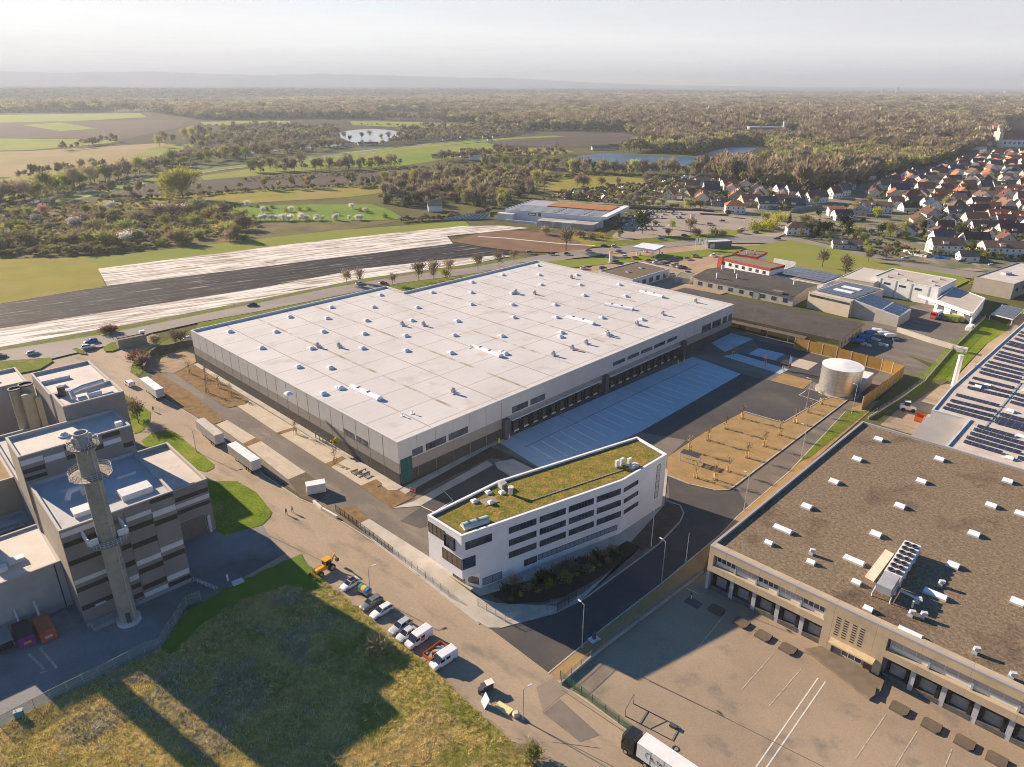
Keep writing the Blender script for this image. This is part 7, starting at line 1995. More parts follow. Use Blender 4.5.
def van(loc,rot,label,group,L=5.4,W=2.0,Hh=2.2,stripe=None):
    o = thing('van',label,'van',loc,rot,group); h = L / 2; w = W / 2
    b = MB(); loft(b,[(-h,w * .96,w * .88,.4,Hh - .12),(-h + .1,w,w * .92,.28,Hh - .02),(h - 2.2,w,w * .92,.26,Hh),(h - 1.75,w,w * .88,.26,Hh - .06),(h - 1.74,w,w * .95,.26,1.25),(h - .9,w * .99,w * .9,.26,1.12),(h - .15,w * .9,w * .8,.3,.95),(h,w * .8,w * .7,.4,.75)])
    b.build('body',CARP['white'],o,world=False)
    g = MB(); vs = [(h - 1.80,-w * .9,Hh - .14),(h - .92,-w * .93,1.13),(h - .92,w * .93,1.13),(h - 1.80,w * .9,Hh - .14)]
    g.add(vs,[(0,1,2,3)]); g.build('windscreen',CGL,o,world=False)
    c = MB()
    for sg in (-1,1): c.add([(h - 1.8,sg * w * .9,Hh - .14),(h - .92,sg * w * .93,1.13),(h - 1.74,sg * w,1.13)],[(0,1,2)])
    c.build('cab_shell',CARP['white'],o,world=False)
    for sg in (-1,1):
        g = MB(); g.fbox((h - 2.25,sg * (w - .035),1.25),(.9,0,0),(0,sg * .05,0),(-.0,0,.55)); g.build('side_window',CGL,o,world=False,fix=True)
        g = MB(); g.fbox((h - 3.4,sg * (w - .035),1.3),(.85,0,0),(0,sg * .05,0),(0,0,.5)); g.build('side_window',CGL,o,world=False,fix=True)
        if stripe: g = MB(); g.fbox((h - 3.3,sg * (w - .02),.85),(.9,0,0),(0,sg * .05,0),(0,0,.35)); g.build('emblem',stripe,o,world=False,fix=True)
        for x in (-h + 1.0,h - .95):
            wl = put(WHL[0],'wheel',o,(x,sg * (w - .1),.33)); put(WHL[1],'rim',wl,(0,0,0))
        hl = MB(); hl.box((h - .12,sg * w * .68,.72),(.16,.3,.2)); hl.build('headlight',LAMP,o,world=False)
        tl = MB(); tl.box((-h,sg * w * .82,.9),(.06,.16,.5)); tl.build('tail_light',TAIL,o,world=False)
    return o
def heading(front,rear,z=.0):
    a,b = P(*front,z),P(*rear,z); d = a - b
    return (a + b) / 2,math.atan2(d.y,d.x)
CZ_ = .03
def at_px(front,rear):
    c,r = heading(front,rear,.7); return (c.x,c.y,CZ_),r
g = 'vehicles parked along the street'
l,r = at_px((341,589),(359,578)); car('hatchback','white',l,r,'white hatchback with a black roof, next to the yellow excavator',g)
l,r = at_px((361,608.5),(381,596.5)); car('estate','grey',l,r,'dark grey estate car parked beside the tarpaulined trailer',g)
l,r = at_px((371.5,616.5),(391.5,604.5)); car('estate','white',l,r,'white estate car with a gap on its right',g)
l,r = at_px((391.5,631.5),(409,620)); car('estate','silver',l,r,'silver estate car, left of the small pale car',g)
l,r = at_px((399,638.5),(414,628)); car('hatchback','pale grey',l,r,'small pale grey car squeezed beside the white van',g)
l,r = at_px((406,647),(431,630)); van(l,r,'white van with a red emblem on its side',g,stripe=RED)
l,r = at_px((431.5,667),(455,652)); van(l,r,'white van beside the orange skip trailer, last in the row',g,L=5.2)
for nm,col in (('hatchback','white'),): pass
bt = MB(); o = [q for q in bpy.data.objects if q.name == 'car'][0]
bt.box((-.55,0,1.475),(1.35,1.1,.02)); bt.build('sunroof',mat('black roof',(.02,.02,.025),rough=.15),o,world=False)
# orange skip trailer
c,r = heading((425.5,661),(446,645.5),.6)
o = thing('skip_trailer','orange tipping trailer loaded with boards and rubble','trailer',(c.x,c.y,CZ_),r)
mb = MB(); L,W = 4.2,2.1
for a,b,sz in (((0,-W / 2,.7),0,(L,.08,.7)),((0,W / 2,.7),0,(L,.08,.7)),((-L / 2,0,.7),0,(.08,W - .1,.7)),((L / 2,0,.7),0,(.08,W - .1,.7)),((0,0,.6),0,(L,W,.1))): mb.box(a,sz)
mb.build('tray',ORANGE,o,world=False)
rr = random.Random(2); mb = MB()
for k in range(16): mb.box((rr.uniform(-1.6,1.6),rr.uniform(-.7,.7),.75 + rr.uniform(0,.35)),(rr.uniform(.5,1.5),rr.uniform(.2,.6),rr.uniform(.1,.35)),rr.uniform(0,3))
mb.build('load',mat('rubble load',(.40,.32,.22),(.22,.17,.12),scale=2),o,world=False)
mb = MB(); mb.box((-.9,.3,1.2),(.7,.5,.2),.5); mb.build('blue_sheet',BLUE,o,world=False)
for y in (-1.0,1.0):
    for x in (-.5,.35): w = put(WHL[0],'wheel',o,(x,y,.33)); put(WHL[1],'rim',w,(0,0,0))
mb = MB(); mb.tube([(L / 2,0,.5),(L / 2 + 1.2,0,.5)],.06,5); mb.build('drawbar',DGREY,o,world=False)
# small trailer under a bright tarpaulin
c,r = heading((360.5,587.5),(369,592.5),.9)
o = thing('covered_trailer','small trailer covered with blue, yellow and green tarpaulin','trailer',(c.x,c.y,CZ_),r)
mb = MB(); mb.box((0,0,.5),(2.5,1.4,.6)); mb.build('tray',GREY,o,world=False)
for i,(mm,x) in enumerate(((BLUE,-.85),(YELLOW,0),(GREEN,.85))):
    mb = MB(); x0,x1 = x - .42,x + .42; n = 6; vs = []
    for xx in (x0,x1): vs += [(xx,-.75 * math.cos(math.pi * k / n),1.1 + .75 * math.sin(math.pi * k / n)) for k in range(n + 1)]
    mb.add(vs,[(k,k + 1,n + 2 + k,n + 1 + k) for k in range(n)]); mb.poly(vs[:n + 1]); mb.poly(vs[n + 1:][::-1]); mb.build('tarpaulin',mm,o,world=False)
for y in (-.72,.72): put(WHL[0],'wheel',o,(0,y,.33))
# backhoe loader
c,r = heading((315,573.5),(335,562),.8)
o = thing('backhoe_loader','yellow backhoe loader with folded digging arm at the meadow edge','excavator',(c.x,c.y,CZ_),r)
YO = mat('machine yellow',(.72,.36,.02),(.62,.30,.02),scale=1.5,rough=.5)
mb = MB(); loft(mb,[(-1.3,.55,.5,.7,1.4),(-1.2,.6,.55,.65,1.5),(.4,.6,.5,.65,1.55),(2.1,.5,.42,.7,1.45),(2.3,.45,.36,.8,1.3)]); mb.build('body',YO,o,world=False)
mb = MB(); mb.box((-.5,0,1.5),(1.5,1.3,1.15)); mb.build('cab',CGL,o,world=False)
mb = MB(); mb.box((-.5,0,2.66),(1.75,1.5,.14))
for x in (-1.2,.2):
    for y in (-.62,.62): mb.box((x,y,1.5),(.1,.1,1.16))
mb.build('cab_roof',YO,o,world=False)
for x,rr_ in ((-1.05,1.55),(1.65,1.1)):
    for y in (-.95,.95): w = put(WHT[0],'wheel',o,(x,y,.5 * rr_),0,rr_); put(WHT[1],'rim',w,(0,0,0))
mb = MB()
for y in (-.5,.5): mb.tube([(.6,y,1.5),(2.2,y,1.35),(3.1,y,.5)],.10,5)
mb.build('loader_arm',YO,o,world=False)
mb = MB(); mb.add([(2.9,-1.1,.1),(3.7,-1.1,.08),(3.3,-1.1,.75),(2.95,-1.1,.8),(2.9,1.1,.1),(3.7,1.1,.08),(3.3,1.1,.75),(2.95,1.1,.8)],[(0,1,5,4),(0,4,7,3),(0,3,2,1),(4,5,6,7)]); mb.build('front_bucket',mat('worn bucket',(.45,.23,.03),(.2,.15,.1),scale=3),o,world=False)
mb = MB(); mb.tube([(-1.4,0,1.0),(-2.2,.1,2.6),(-2.5,.1,2.9)],.18,6); mb.tube([(-2.5,.1,2.9),(-3.0,.1,1.5)],.14,6); mb.build('digging_arm',YO,o,world=False)
mb = MB(); mb.box((-3.0,.1,.9),(.6,.6,.65)); mb.build('digging_bucket',DGREY,o,world=False)
# lorry trailers waiting on the street
def trailer(q,label,group,side,roof):
    """q: four roof corners front-left, front-right, rear-right, rear-left as the photo shows them"""
    a,b,c_,d = [P(x,y,4.0) for x,y in q]
    f,re = (a + b) / 2,(c_ + d) / 2; ctr = (f + re) / 2; dd = f - re
    return semi((ctr.x,ctr.y,.03),math.atan2(dd.y,dd.x),label,group,side,roof)
def semi(loc,rot,label,group,side,roof,cab=False,L=13.6):
    o = thing('articulated_lorry' if cab else 'lorry_trailer',label,'lorry' if cab else 'trailer',loc,rot,group); h = L / 2
    mb = MB(); mb.box((0,0,1.25),(L,2.5,2.7)); mb.build('box_body',side,o,world=False)
    mb = MB(); mb.box((0,0,3.952),(L + .04,2.54,.07)); mb.build('roof',roof,o,world=False)
    mb = MB()
    for k in range(1,6):
        for y in (-1.262,1.262): mb.box((-h + L * k / 6,y,1.3),(.08,.03,2.6))
    mb.build('side_post',LGREY,o,world=False)
    mb = MB(); mb.box((0,0,.95),(L,1.1,.29)); mb.box((-.6,-1.1,.55),(3.4,.08,.5)); mb.box((-.6,1.1,.55),(3.4,.08,.5)); mb.build('chassis',DGREY,o,world=False)
    mb = MB(); mb.box((-h - .03,0,1.3),(.06,2.44,2.6)); mb.box((-h - .07,0,1.3),(.05,.06,2.5)); mb.build('rear_door',LGREY,o,world=False)
    for x in (-h + 1.6,-h + 2.9,-h + 4.2):
        for y in (-1.05,1.05): w = put(WHT[0],'wheel',o,(x,y,.5)); put(WHT[1],'rim',w,(0,0,0))
    if not cab:
        for y in (-.8,.8): mb = MB(); mb.box((h - 3.0,y,0),(.18,.18,1.0)); mb.box((h - 3.0,y,0),(.4,.3,.06)); mb.build('landing_leg',GREY,o,world=False)
    for y in (-1.0,1.0): mb = MB(); mb.box((-h - .06,y,.85),(.06,.4,.14)); mb.build('tail_light',TAIL,o,world=False)
    return o
CURT = mat('pale curtain side',(.58,.56,.53),(.50,.48,.45),scale=.8,rough=.6); CURT2 = mat('grey curtain side',(.36,.35,.345),(.30,.29,.28),scale=.8,rough=.6)
gt = 'lorry trailers parked beside the hall'
trailer([(138.7,377.6),(146.5,376.3),(163.7,388.4),(156.7,391.2)],'white box trailer nearest the gatehouse junction',gt,CURT,WHITE)
trailer([(195,419.5),(203.5,418),(223,433),(215,436.4)],'grey-sided trailer with a dusty roof, middle of three',gt,CURT2,mat('dusty roof',(.50,.46,.40),(.42,.38,.33),scale=.6))
trailer([(228,444.5),(235,441.4),(259.8,457.8),(251,462.5)],'trailer with a bright roof and blue edge beside the paved bays',gt,CURT2,WHITE)
# short white container by the planting bed
a,b = P(305.5,484.5,2.6),P(325,481,2.6); d = b - a
o = thing('site_container','short white container standing on the drive by the soil bed','container',((a.x + b.x) / 2,(a.y + b.y) / 2,.05),math.atan2(d.y,d.x))
mb = MB(); mb.box((0,0,.15),(4.6,2.3,2.4)); mb.build('box_body',CURT,o,world=False)
mb = MB()
for k in range(15): mb.box((-2.2 + k * .31,-1.165,.25),(.10,.03,2.2)); mb.box((-2.2 + k * .31,1.165,.25),(.10,.03,2.2))
mb.build('ribbing',LGREY,o,world=False)
mb = MB(); mb.box((0,0,2.552),(4.7,2.4,.08)); mb.build('roof',WHITE,o,world=False)
# lorry leaving at the lower edge
a,b = P(642,737.5,4),P(700,777,4)
dd = (a - b).normalized(); ctr = a - dd * 6.8
tk = semi((ctr.x,ctr.y,.03),math.atan2(dd.y,dd.x),'white box lorry with a black cab driving up the street',None,mat('lorry box white',(.70,.69,.67),(.64,.63,.61),scale=.5,rough=.5),WHITE,True)
h = 6.8
mb = MB(); loft(mb,[(h + .55,1.2,1.1,.7,3.7),(h + .65,1.24,1.16,.6,3.8),(h + 2.3,1.24,1.16,.5,3.72),(h + 2.75,1.2,1.02,.5,3.45),(h + 2.8,1.15,.95,.6,3.2)]); mb.build('cab',CARP['black'],tk,world=False)
mb = MB(); mb.fbox((h + 2.74,-1.0,1.9),(0,2.0,0),(.10,0,0),(-.06,0,1.1)); mb.build('windscreen',CGL,tk,world=False,fix=True)
for y in (-1,1):
    mb = MB(); mb.fbox((h + 1.5,y * 1.20,1.9),(1.0,0,0),(0,y * .05,0),(0,0,.9)); mb.build('side_window',CGL,tk,world=False,fix=True)
    mb = MB(); mb.box((h + 2.72,y * .9,.75),(.14,.4,.22)); mb.build('headlight',LAMP,tk,world=False)
    mb = MB(); mb.box((h + 2.5,y * 1.4,2.1),(.12,.2,.7)); mb.build('mirror',BLACK,tk,world=False)
    for x in (h + 1.9,h - 1.6): w = put(WHT[0],'wheel',tk,(x,y * 1.05,.5)); put(WHT[1],'rim',w,(0,0,0))
mb = MB(); mb.box((h + .3,0,.6),(4.6,1.0,.4)); mb.build('chassis',DGREY,tk,world=False)
# emblem: a teal arc, dark letters and a thin line beneath
TEALM = mat('teal mark',(.02,.30,.36),rough=.5); INK = mat('dark blue lettering',(.05,.09,.16),rough=.5)
LET = {'A': [((0,0),(.5,1)),((.5,1),(1,0)),((.2,.4),(.8,.4))],'L': [((0,1),(0,0)),((0,0),(.9,0))],'T': [((.5,0),(.5,1)),((0,1),(1,1))]}
def stroke(mb,x0,z0,x1,z1,w,y=1.275):
    d = Vector((x1 - x0,0,z1 - z0)); n = Vector((-d.z,0,d.x)).normalized() * w / 2; a = Vector((x0,y,z0)); b = Vector((x1,y,z1))
    mb.add([a - n,b - n,b + n,a + n],[(0,1,2,3)])
X0 = h - 1.5; mb = MB()
for k in range(10):
    t0,t1 = math.radians(60 + k * 19),math.radians(80 + k * 19)
    stroke(mb,X0 - .6 - .55 * math.cos(t0),2.75 + .62 * math.sin(t0),X0 - .6 - .55 * math.cos(t1),2.75 + .62 * math.sin(t1),.18 - .009 * k)
mb.build('emblem',TEALM,tk,world=False)
mb = MB()
for i,ch in enumerate('ALTA'):
    for (a0,b0),(a1,b1) in LET[ch]: stroke(mb,X0 - .75 - i * .55 - a0 * .44,2.45 + b0 * .58,X0 - .75 - i * .55 - a1 * .44,2.45 + b1 * .58,.12)
stroke(mb,X0 - .8,2.27,X0 - 3.2,2.27,.05)
mb.build('lettering',INK,tk,world=False)
# cars on the roads and in the car parks further off
rr = random.Random(41)
CN = list(CARP)
def far_cars(pts,where,group,rot0):
    for i,it in enumerate(sorted(pts,key=lambda q: q[0])):
        x,y = it[:2]; c = it[2] if len(it) > 2 else rr.choices(CN,(5,5,5,4,2,1,3,3))[0]; p = P(x,y,.6); sh = rr.choice(('hatchback','estate','saloon'))
        car(sh,c,(p.x,p.y,.62 if y < 268 else .45),rot0 + rr.uniform(-.08,.08) + rr.choice((0,math.pi)),'%s car, %s from left %s' % (c,nth(i),where),group,False)
ra_ = FILM_ANG
far_cars([(91,342,'blue'),(88.5,347.5,'white')],'waiting at the gatehouse junction','cars at the junction',ra_)
far_cars([(33,354,'silver'),(0,357,'grey'),(189.5,339,'white')],'on the road by the grass islands','cars near the works',ra_)
far_cars([(252,305.5,'dark blue'),(360,284,'silver'),(383,283.5,'red')],'on the main road behind the hall','main road cars',ra_)
far_cars([(551.5,254.5,'black'),(567,254.5,'black'),(588.5,251.5,'grey'),(604,246.5,'dark blue'),(614.5,247,'silver'),(530,253,'grey'),(661,239.5,'blue'),(684.5,236,'dark blue'),(742,229.5,'white'),(755.5,233,'dark blue'),(777,239.5,'dark blue'),(710,224.5,'grey'),(722,221.5,'dark blue'),(721,269,'silver')],'on the road past the filling station','through road cars',.05)
far_cars([(619,252,'dark blue'),(624,257,'white'),(616,262,'black'),(635,258.5,'red'),(603,268.5,'black'),(649,261.5,'black'),(655.5,263),(659.5,261,'dark blue'),(666,264.5,'black'),(671,262.5,'black'),(673.5,266,'silver'),(679,267.5,'silver'),(684,268,'dark blue'),(675,258.5,'grey'),(687,259,'grey'),(695,256.5,'grey'),(584,268.5,'pale grey'),(688,273),(671,275),(713,256,'white')],'on the gravel car park by the filling station','gravel car park cars',.5)
lot = []
for y,x0,x1,st in ((211.5,636,676,4.2),(214.3,626,690,4.6),(217.8,628,694,4.8),(221.8,618,690,5.2),(225.5,616,680,5.4),(229.5,622,664,6.0)):
    x = x0
    while x < x1:
        if rr.random() < .66: lot.append((x + rr.uniform(-.6,.6),y + rr.uniform(-.3,.3)))
        x += st
far_cars(lot,'in the supermarket car park','supermarket car park cars',1.35)
far_cars([(872,253,'dark blue'),(905,259,'silver'),(961,262,'dark blue'),(884,256),(992,266,'silver'),(845,246,'grey')],'on the village lane beside the lawn','village lane cars',-.15)
c,r = heading((129,383),(131,387)); p = P(130,385.5); van((p.x,p.y,.03),2.4,'white van driving away on the street beside the works',None,L=4.6,Hh=1.9)

# ================================================================== STREET FURNITURE, FENCES, PEOPLE, SMALL THINGS
POLE = mat('lamp pole steel',(.50,.50,.50),(.42,.42,.42),scale=1,rough=.5,metal=.4)
def lamp_proto(h,arm=1.0,white=False):
    p = MB(); p.tube([(0,0,0),(0,0,h * .5),(0,0,h)],[.09,.075,.055],8); p.cyl((0,0,0),.16,.14,.5,8)
    a = MB(); a.tube([(0,0,h - .02),(arm,0,h + .08)],.045,6)
    q = MB(); q.box((arm + .25,0,h + .02),(.75,.28,.13)); 
    return p.mesh('pole',WHITE if white else POLE),a.mesh('arm',POLE),q.mesh('lamp_head',LGREY)
LP = {h: lamp_proto(h) for h in (6.5,9.8)}
def lamp(base,h,label,group='street lamps',rot=0.0):
    p = P(*base); o = thing('street_lamp',label,'street lamp',(p.x,p.y,.03),rot,group)
    m = LP[h]; put(m[0],'pole',o,(0,0,0)); a = put(m[1],'arm',o,(0,0,0)); put(m[2],'lamp_head',o,(0,0,0))
lamp((523,719.5),6.5,'street lamp by the sheet of yellow board on the lower street',rot=.6)
lamp((370.5,594.5),6.5,'street lamp standing beside the tarpaulined trailer',rot=.6)
lamp((196.5,452),6.5,'street lamp at the tip of the upper lawn by the works',rot=.6)
lamp((581.8,648),9.8,'tall street lamp at the mouth of the access road',rot=2.2)
lamp((661.5,581.5),9.8,'tall street lamp on the access road opposite the office bed',rot=2.2)
lamp((744,509.5),9.8,'tall street lamp where the gravel strip widens by the dispatch warehouse',rot=2.2)
lamp((801,458),9.8,'tall street lamp on the green verge right of the gravel island',rot=2.2)
lamp((851.5,414),9.8,'tall street lamp at the corner of the timber screen',rot=2.2)
lamp((806,408),9.8,'tall street lamp beside the gravel island arm, left of the tank',rot=2.2)
for (x,y),hh,w in (((651,546.5),9.5,'left'),((685.6,562.6),7.5,'right')):
    p = P(x,y); o = thing('flagpole','bare white flagpole, %s of two at the office bend' % w,'flagpole',(p.x,p.y,.05),0,'office flagpoles')
    mb = MB(); mb.tube([(0,0,0),(0,0,hh)],[.10,.06],8); mb.build('pole',WHITE,o,world=False); mb = MB(); mb.cyl((0,0,0),.25,.2,.35,8); mb.build('foot',mat('blue foot',(.2,.35,.5)),o,world=False)
for i,x in enumerate((695,698.5,702,705.5)):
    p = P(x,250); o = thing('flagpole','white banner flag, %s from left by the grey box store' % nth(i),'flag',(p.x,p.y,.4),.3,'banner flags')
    mb = MB(); mb.tube([(0,0,0),(0,0,7)],.1,6); mb.build('pole',WHITE,o,world=False); mb = MB(); mb.box((.65,0,3.0),(1.2,.08,3.8)); mb.build('banner',WHITE,o,world=False)
p = P(610.5,263.5); o = thing('pylon_sign','white pylon sign with a yellow top by the filling station','sign',(p.x,p.y,.4),.6)
mb = MB(); mb.box((0,0,0),(2.2,.6,5.2)); mb.build('panel',WHITE,o,world=False); mb = MB(); mb.box((0,0,5.21),(2.2,.6,1.6)); mb.build('top_panel',YELLOW,o,world=False)
p = P(692,224); o = thing('pylon_sign','plain white pylon in the supermarket car park','sign',(p.x,p.y,.4),.2)
mb = MB(); mb.box((0,0,0),(3.0,.6,6.5)); mb.build('panel',WHITE,o,world=False); mb = MB(); mb.box((0,0,6.51),(3.4,.8,.3)); mb.build('cap',LGREY,o,world=False)
# banner at the far corner of the court
p = P(788,371); o = thing('banner','white and red feather banner on a pole in the court corner','banner',(p.x,p.y,.1),.4)
mb = MB(); mb.tube([(0,0,0),(0,0,6)],.06,5); mb.build('pole',POLE,o,world=False); mb = MB(); mb.box((.5,0,2.6),(.95,.05,2.6)); mb.build('upper_cloth',WHITE,o,world=False); mb = MB(); mb.box((.5,0,.9),(.95,.05,1.68)); mb.build('lower_cloth',mat('red cloth',(.6,.06,.06)),o,world=False)

# fences of posts and wire
WIRE = None
def mesh_mat(name,col,alpha):
    m = bpy.data.materials.new(name); m.use_nodes = True; t = m.node_tree; b = t.nodes['Principled BSDF']
    b.inputs['Base Color'].default_value = (*col,1); b.inputs['Alpha'].default_value = alpha; b.inputs['Roughness'].default_value = .6
    return m
def fence(name,pts,h,step,pm,panel,label,group=None,z=0.0,rails=True,foot=None):
    wp = PP(pts,0); o = thing(name,label,'fence',(wp[0].x,wp[0].y,z),0,group)
    pn,ra_m,ft,k = MB(),MB(),MB(),0
    post = MB(); post.box((0,0,0),(.09,.09,h)); pmesh = post.mesh('post',pm)
    for a,b in zip(wp,wp[1:]):
        d = b - a; n = max(1,round(d.length / step)); rot = math.atan2(d.y,d.x)
        for i in range(n):
            if k < 95: putw(pmesh,'post',o,(*(a + d * (i / n)).xy,z + .02),rot); k += 1
        c = (a + b) / 2
        pn.add([(a.x,a.y,z + .08),(b.x,b.y,z + .08),(b.x,b.y,z + h - .06),(a.x,a.y,z + h - .06)],[(0,1,2,3)])
        if rails:
            for zz in (.1,h * .5,h - .05): ra_m.box((c.x,c.y,z + zz),(d.length,.04,.04),rot)
        if foot: ft.box((c.x,c.y,z - .02),(d.length + .1,.3,foot),rot)
    putw(pmesh,'post',o,(*wp[-1].xy,z + .02),rot)
    pn.build('mesh_panel',panel,o)
    if rails: ra_m.build('rail',pm,o)
    if foot: ft.build('footing_wall',CONC,o)
    return o
GRP = mat('green fence post',(.03,.14,.08),rough=.6); GREYP = mat('grey fence post',(.22,.23,.24),rough=.6)
M_GRN = mesh_mat('green mesh',(.04,.14,.09),.42); M_GREY = mesh_mat('grey mesh',(.20,.22,.24),.30); M_DK = mesh_mat('dark mesh',(.05,.05,.055),.45); M_LT = mesh_mat('pale mesh',(.45,.47,.48),.16)
fence('mesh_fence',[(560,679),(592,703),(632,734)],1.9,2.6,GRP,M_GRN,'green mesh fence along the street beside the truck yard')
fence('mesh_fence',[(561,685),(600,651),(660,606),(703,574)],1.9,2.6,GREYP,M_GREY,'grey mesh fence on a low concrete wall between access road and truck yard',foot=.7)
fence('palisade_fence',[(336,512),(345,518.5),(374,540),(393,554.5)],2.0,1.6,mat('black palisade',(.03,.03,.033)),M_DK,'black palisade fence along the street before the concrete forecourt')
fence('mesh_fence',[(393,554.5),(418,573),(449,597)],1.8,2.4,GREYP,M_LT,'thin pale wire fence continuing along the forecourt edge')
fence('mesh_fence',[(478,606),(505,622),(530,616),(556,608)],1.8,2.2,GREYP,M_LT,'thin grey wire fence curving round the office forecourt')
fence('mesh_fence',[(0,727),(52,700),(115,669),(145,653),(160,648),(170,632),(187,605),(201,600)],2.2,2.6,mat('pale green post',(.25,.32,.30),rough=.6),mesh_mat('pale green mesh',(.16,.24,.22),.5),'pale green mesh fence round the works yard, above the meadow')
fence('boundary_fence',[(868,419),(900,399),(925,381),(950,352),(962,340),(985,318)],2.0,3.0,GREYP,M_GREY,'grey fence on a wall between the lawn strip and the vehicle yard',foot=.8)
fence('rail_fence',[(137,376),(152,388),(166,399)],1.1,1.5,mat('black rail',(.03,.03,.03)),M_DK,'low black fence by the planting strip near the first trailer')
o = fence('sliding_gate',[(557,612),(576,599)],1.9,1.2,mat('black palisade',(.03,.03,.033)),M_DK,'black sliding gate standing open beside the access road',z=.1)
p = P(594,640); o = thing('gate_motor','dark gate drive with a white block at the access road mouth','gate post',(p.x,p.y,.05),.6)
mb = MB(); mb.box((0,0,.3),(.5,.5,2.0)); mb.box((.4,.2,.3),(.3,.3,1.2)); mb.build('cabinet',DGREY,o,world=False); mb = MB(); mb.box((0,0,0),(1.9,1.4,.3)); mb.build('plinth',WHITE,o,world=False)
wall_line('retaining_wall',[(145,371),(151,356),(158,352),(192,345)],2.2,.8,mat('dark block wall',(.12,.10,.085),(.09,.075,.065),scale=.6),'dark retaining wall round the earth bank at the hall corner')
wall_line('low_wall',[(314,503),(322,510),(337,518.5)],.8,.5,mat('white block',(.62,.58,.52)),'white block kerb wall beside the hall drive mouth')
wall_line('low_wall',[(808,389.5),(845,399)],.35,.3,CONC,'low pale wall at the foot of the steel tank')
wall_line('yard_wall',[(897,332),(930,343),(960,352)],2.2,.4,mat('grey render',(.42,.39,.35)),'grey concrete wall between the two vehicle yards')

# young trees staked on the gravel island
STK = mat('new timber stake',(.66,.46,.18),(.55,.38,.15),scale=3,rough=.9)
sp = MB()
for k in range(3):
    a = k * 2.094; sp.tube([(.55 * math.cos(a),.55 * math.sin(a),0),(.50 * math.cos(a),.50 * math.sin(a),1.9)],.09,5)
for k in range(3):
    a,b = k * 2.094,(k + 1) * 2.094
    for z in (1.2,1.75): sp.tube([(.52 * math.cos(a),.52 * math.sin(a),z),(.52 * math.cos(b),.52 * math.sin(b),z)],.05,4)
stm = sp.mesh('stakes',STK)
tb = MB(); tb.tube([(0,0,0),(0,0,2.2),(.05,0,4.4)],[.06,.05,.02],5); r0 = random.Random(4)
for k in range(16):
    a = r0.uniform(0,6.3); z = r0.uniform(2.0,4.0); tb.tube([(0,0,z),(math.cos(a) * .8,math.sin(a) * .8,z + .7)],[.02,.006],3)
yt = tb.mesh('trunk',BARK)
yc = MB(); cards(yc,r0,[(0,0,3.2),(.3,.2,3.8),(-.3,.1,3.0),(0,-.3,4.2)],70,.15,.40,3.2); ycm = yc.mesh('crown',L_BARE)
sd_ = MB(); sd_.cyl((0,0,0),.8,.7,.10,12); sdm = sd_.mesh('soil_ring',G_SOIL)
ypts = [(741.7,418.7),(725.5,429),(708,440.6),(689,451),(695.7,478),(714.7,480),(728,471.5),(747,458),(764,446.5),(779,435.4),(795.3,423),(808.5,412.8),(820.8,404)]
ypts = sorted(ypts)
for i,(x,y) in enumerate(ypts):
    p = P(x,y); o = thing('young_tree','leafless young tree in three timber stakes, %s from left on the gravel island' % nth(i),'tree',(p.x,p.y,.14),i * .7,'staked trees on the gravel island')
    put(yt,'trunk',o,(0,0,0)); put(ycm,'crown',o,(0,0,0)); put(stm,'stakes',o,(0,0,0)); put(sdm,'soil_ring',o,(0,0,0))
for i,(x,y) in enumerate(((206,379),(219,388),(190,374),(231,396),(207,393),(296,434),(335,464),(733,356),(765,366),(783,371))):
    p = P(x,y); o = thing('young_tree','leafless staked sapling, %s beside the hall' % ('%s along its soil beds' % nth(i) if i < 7 else '%s in the court corner' % nth(i - 7)),'tree',(p.x,p.y,.12),i * 1.1,'saplings around the hall')
    put(yt,'trunk',o,(0,0,0)); put(ycm,'crown',o,(0,0,0)); put(stm,'stakes',o,(0,0,0))
p = P(336,452); o = thing('young_tree','young tree with yellow-green leaves by the hall wall','tree',(p.x,p.y,.1),0)
put(yt,'trunk',o,(0,0,0)); yl = MB(); cards(yl,r0,[(0,0,3.0),(.3,.2,3.6),(-.3,.1,3.2)],120,.3,.4); put(yl.mesh('crown',L_YEL),'crown',o,(0,0,0))
# shelter on the gravel island
a,b = P(682,459.5,0),P(698,464.5,0); d = b - a
o = thing('bike_shelter','small white-framed shelter with a slatted roof on the gravel island','shelter',((a.x + b.x) / 2,(a.y + b.y) / 2,.14),math.atan2(d.y,d.x))
for x in (-2.4,0,2.4):
    mb = MB()
    for y in (-1.1,1.1): mb.box((x,y,0),(.25,.25,2.2))
    mb.box((x,0,2.201),(.25,2.6,.2)); mb.build('frame',WHITE,o,world=False)
mb = MB()
for k in range(7): mb.box((0,-1.1 + k * .37,2.41),(5.2,.22,.08))
mb.build('roof_slats',DGREY,o,world=False)
# raised blocks and ramps in the truck yard
BLK = mat('stained ramp concrete',(.155,.12,.085),(.12,.095,.07),scale=.8,rough=1)
yr = FD.rot
for i,(x,y) in enumerate(((716,611),(741,624),(763,637),(787.5,650),(899,710),(931,727),(964,744),(996,761))):
    p = P(x,y); o = thing('ramp_block','low stained concrete ramp block, %s from left before the docks' % nth(i),'ramp',(p.x,p.y,.07),yr,'ramp blocks in the truck yard')
    mb = MB(); mb.prism([(-1.35,-1.0),(.9,-1.15),(1.35,-.7),(1.35,1.15),(-1.0,1.2),(-1.35,.8)],0,.42,0,0); mb.build('block',BLK,o,world=False)
    mb = MB(); mb.box((1.39,.1,.1),(.06,1.6,.25)); mb.build('bumper',BLACK,o,world=False)
pl = [P(804,651),P(869,701),P(880,693),P(884,682),P(821,648)]
o = thing('entrance_platform','broad stained concrete platform before the dispatch entrance','platform',(pl[0].x,pl[0].y,.07))
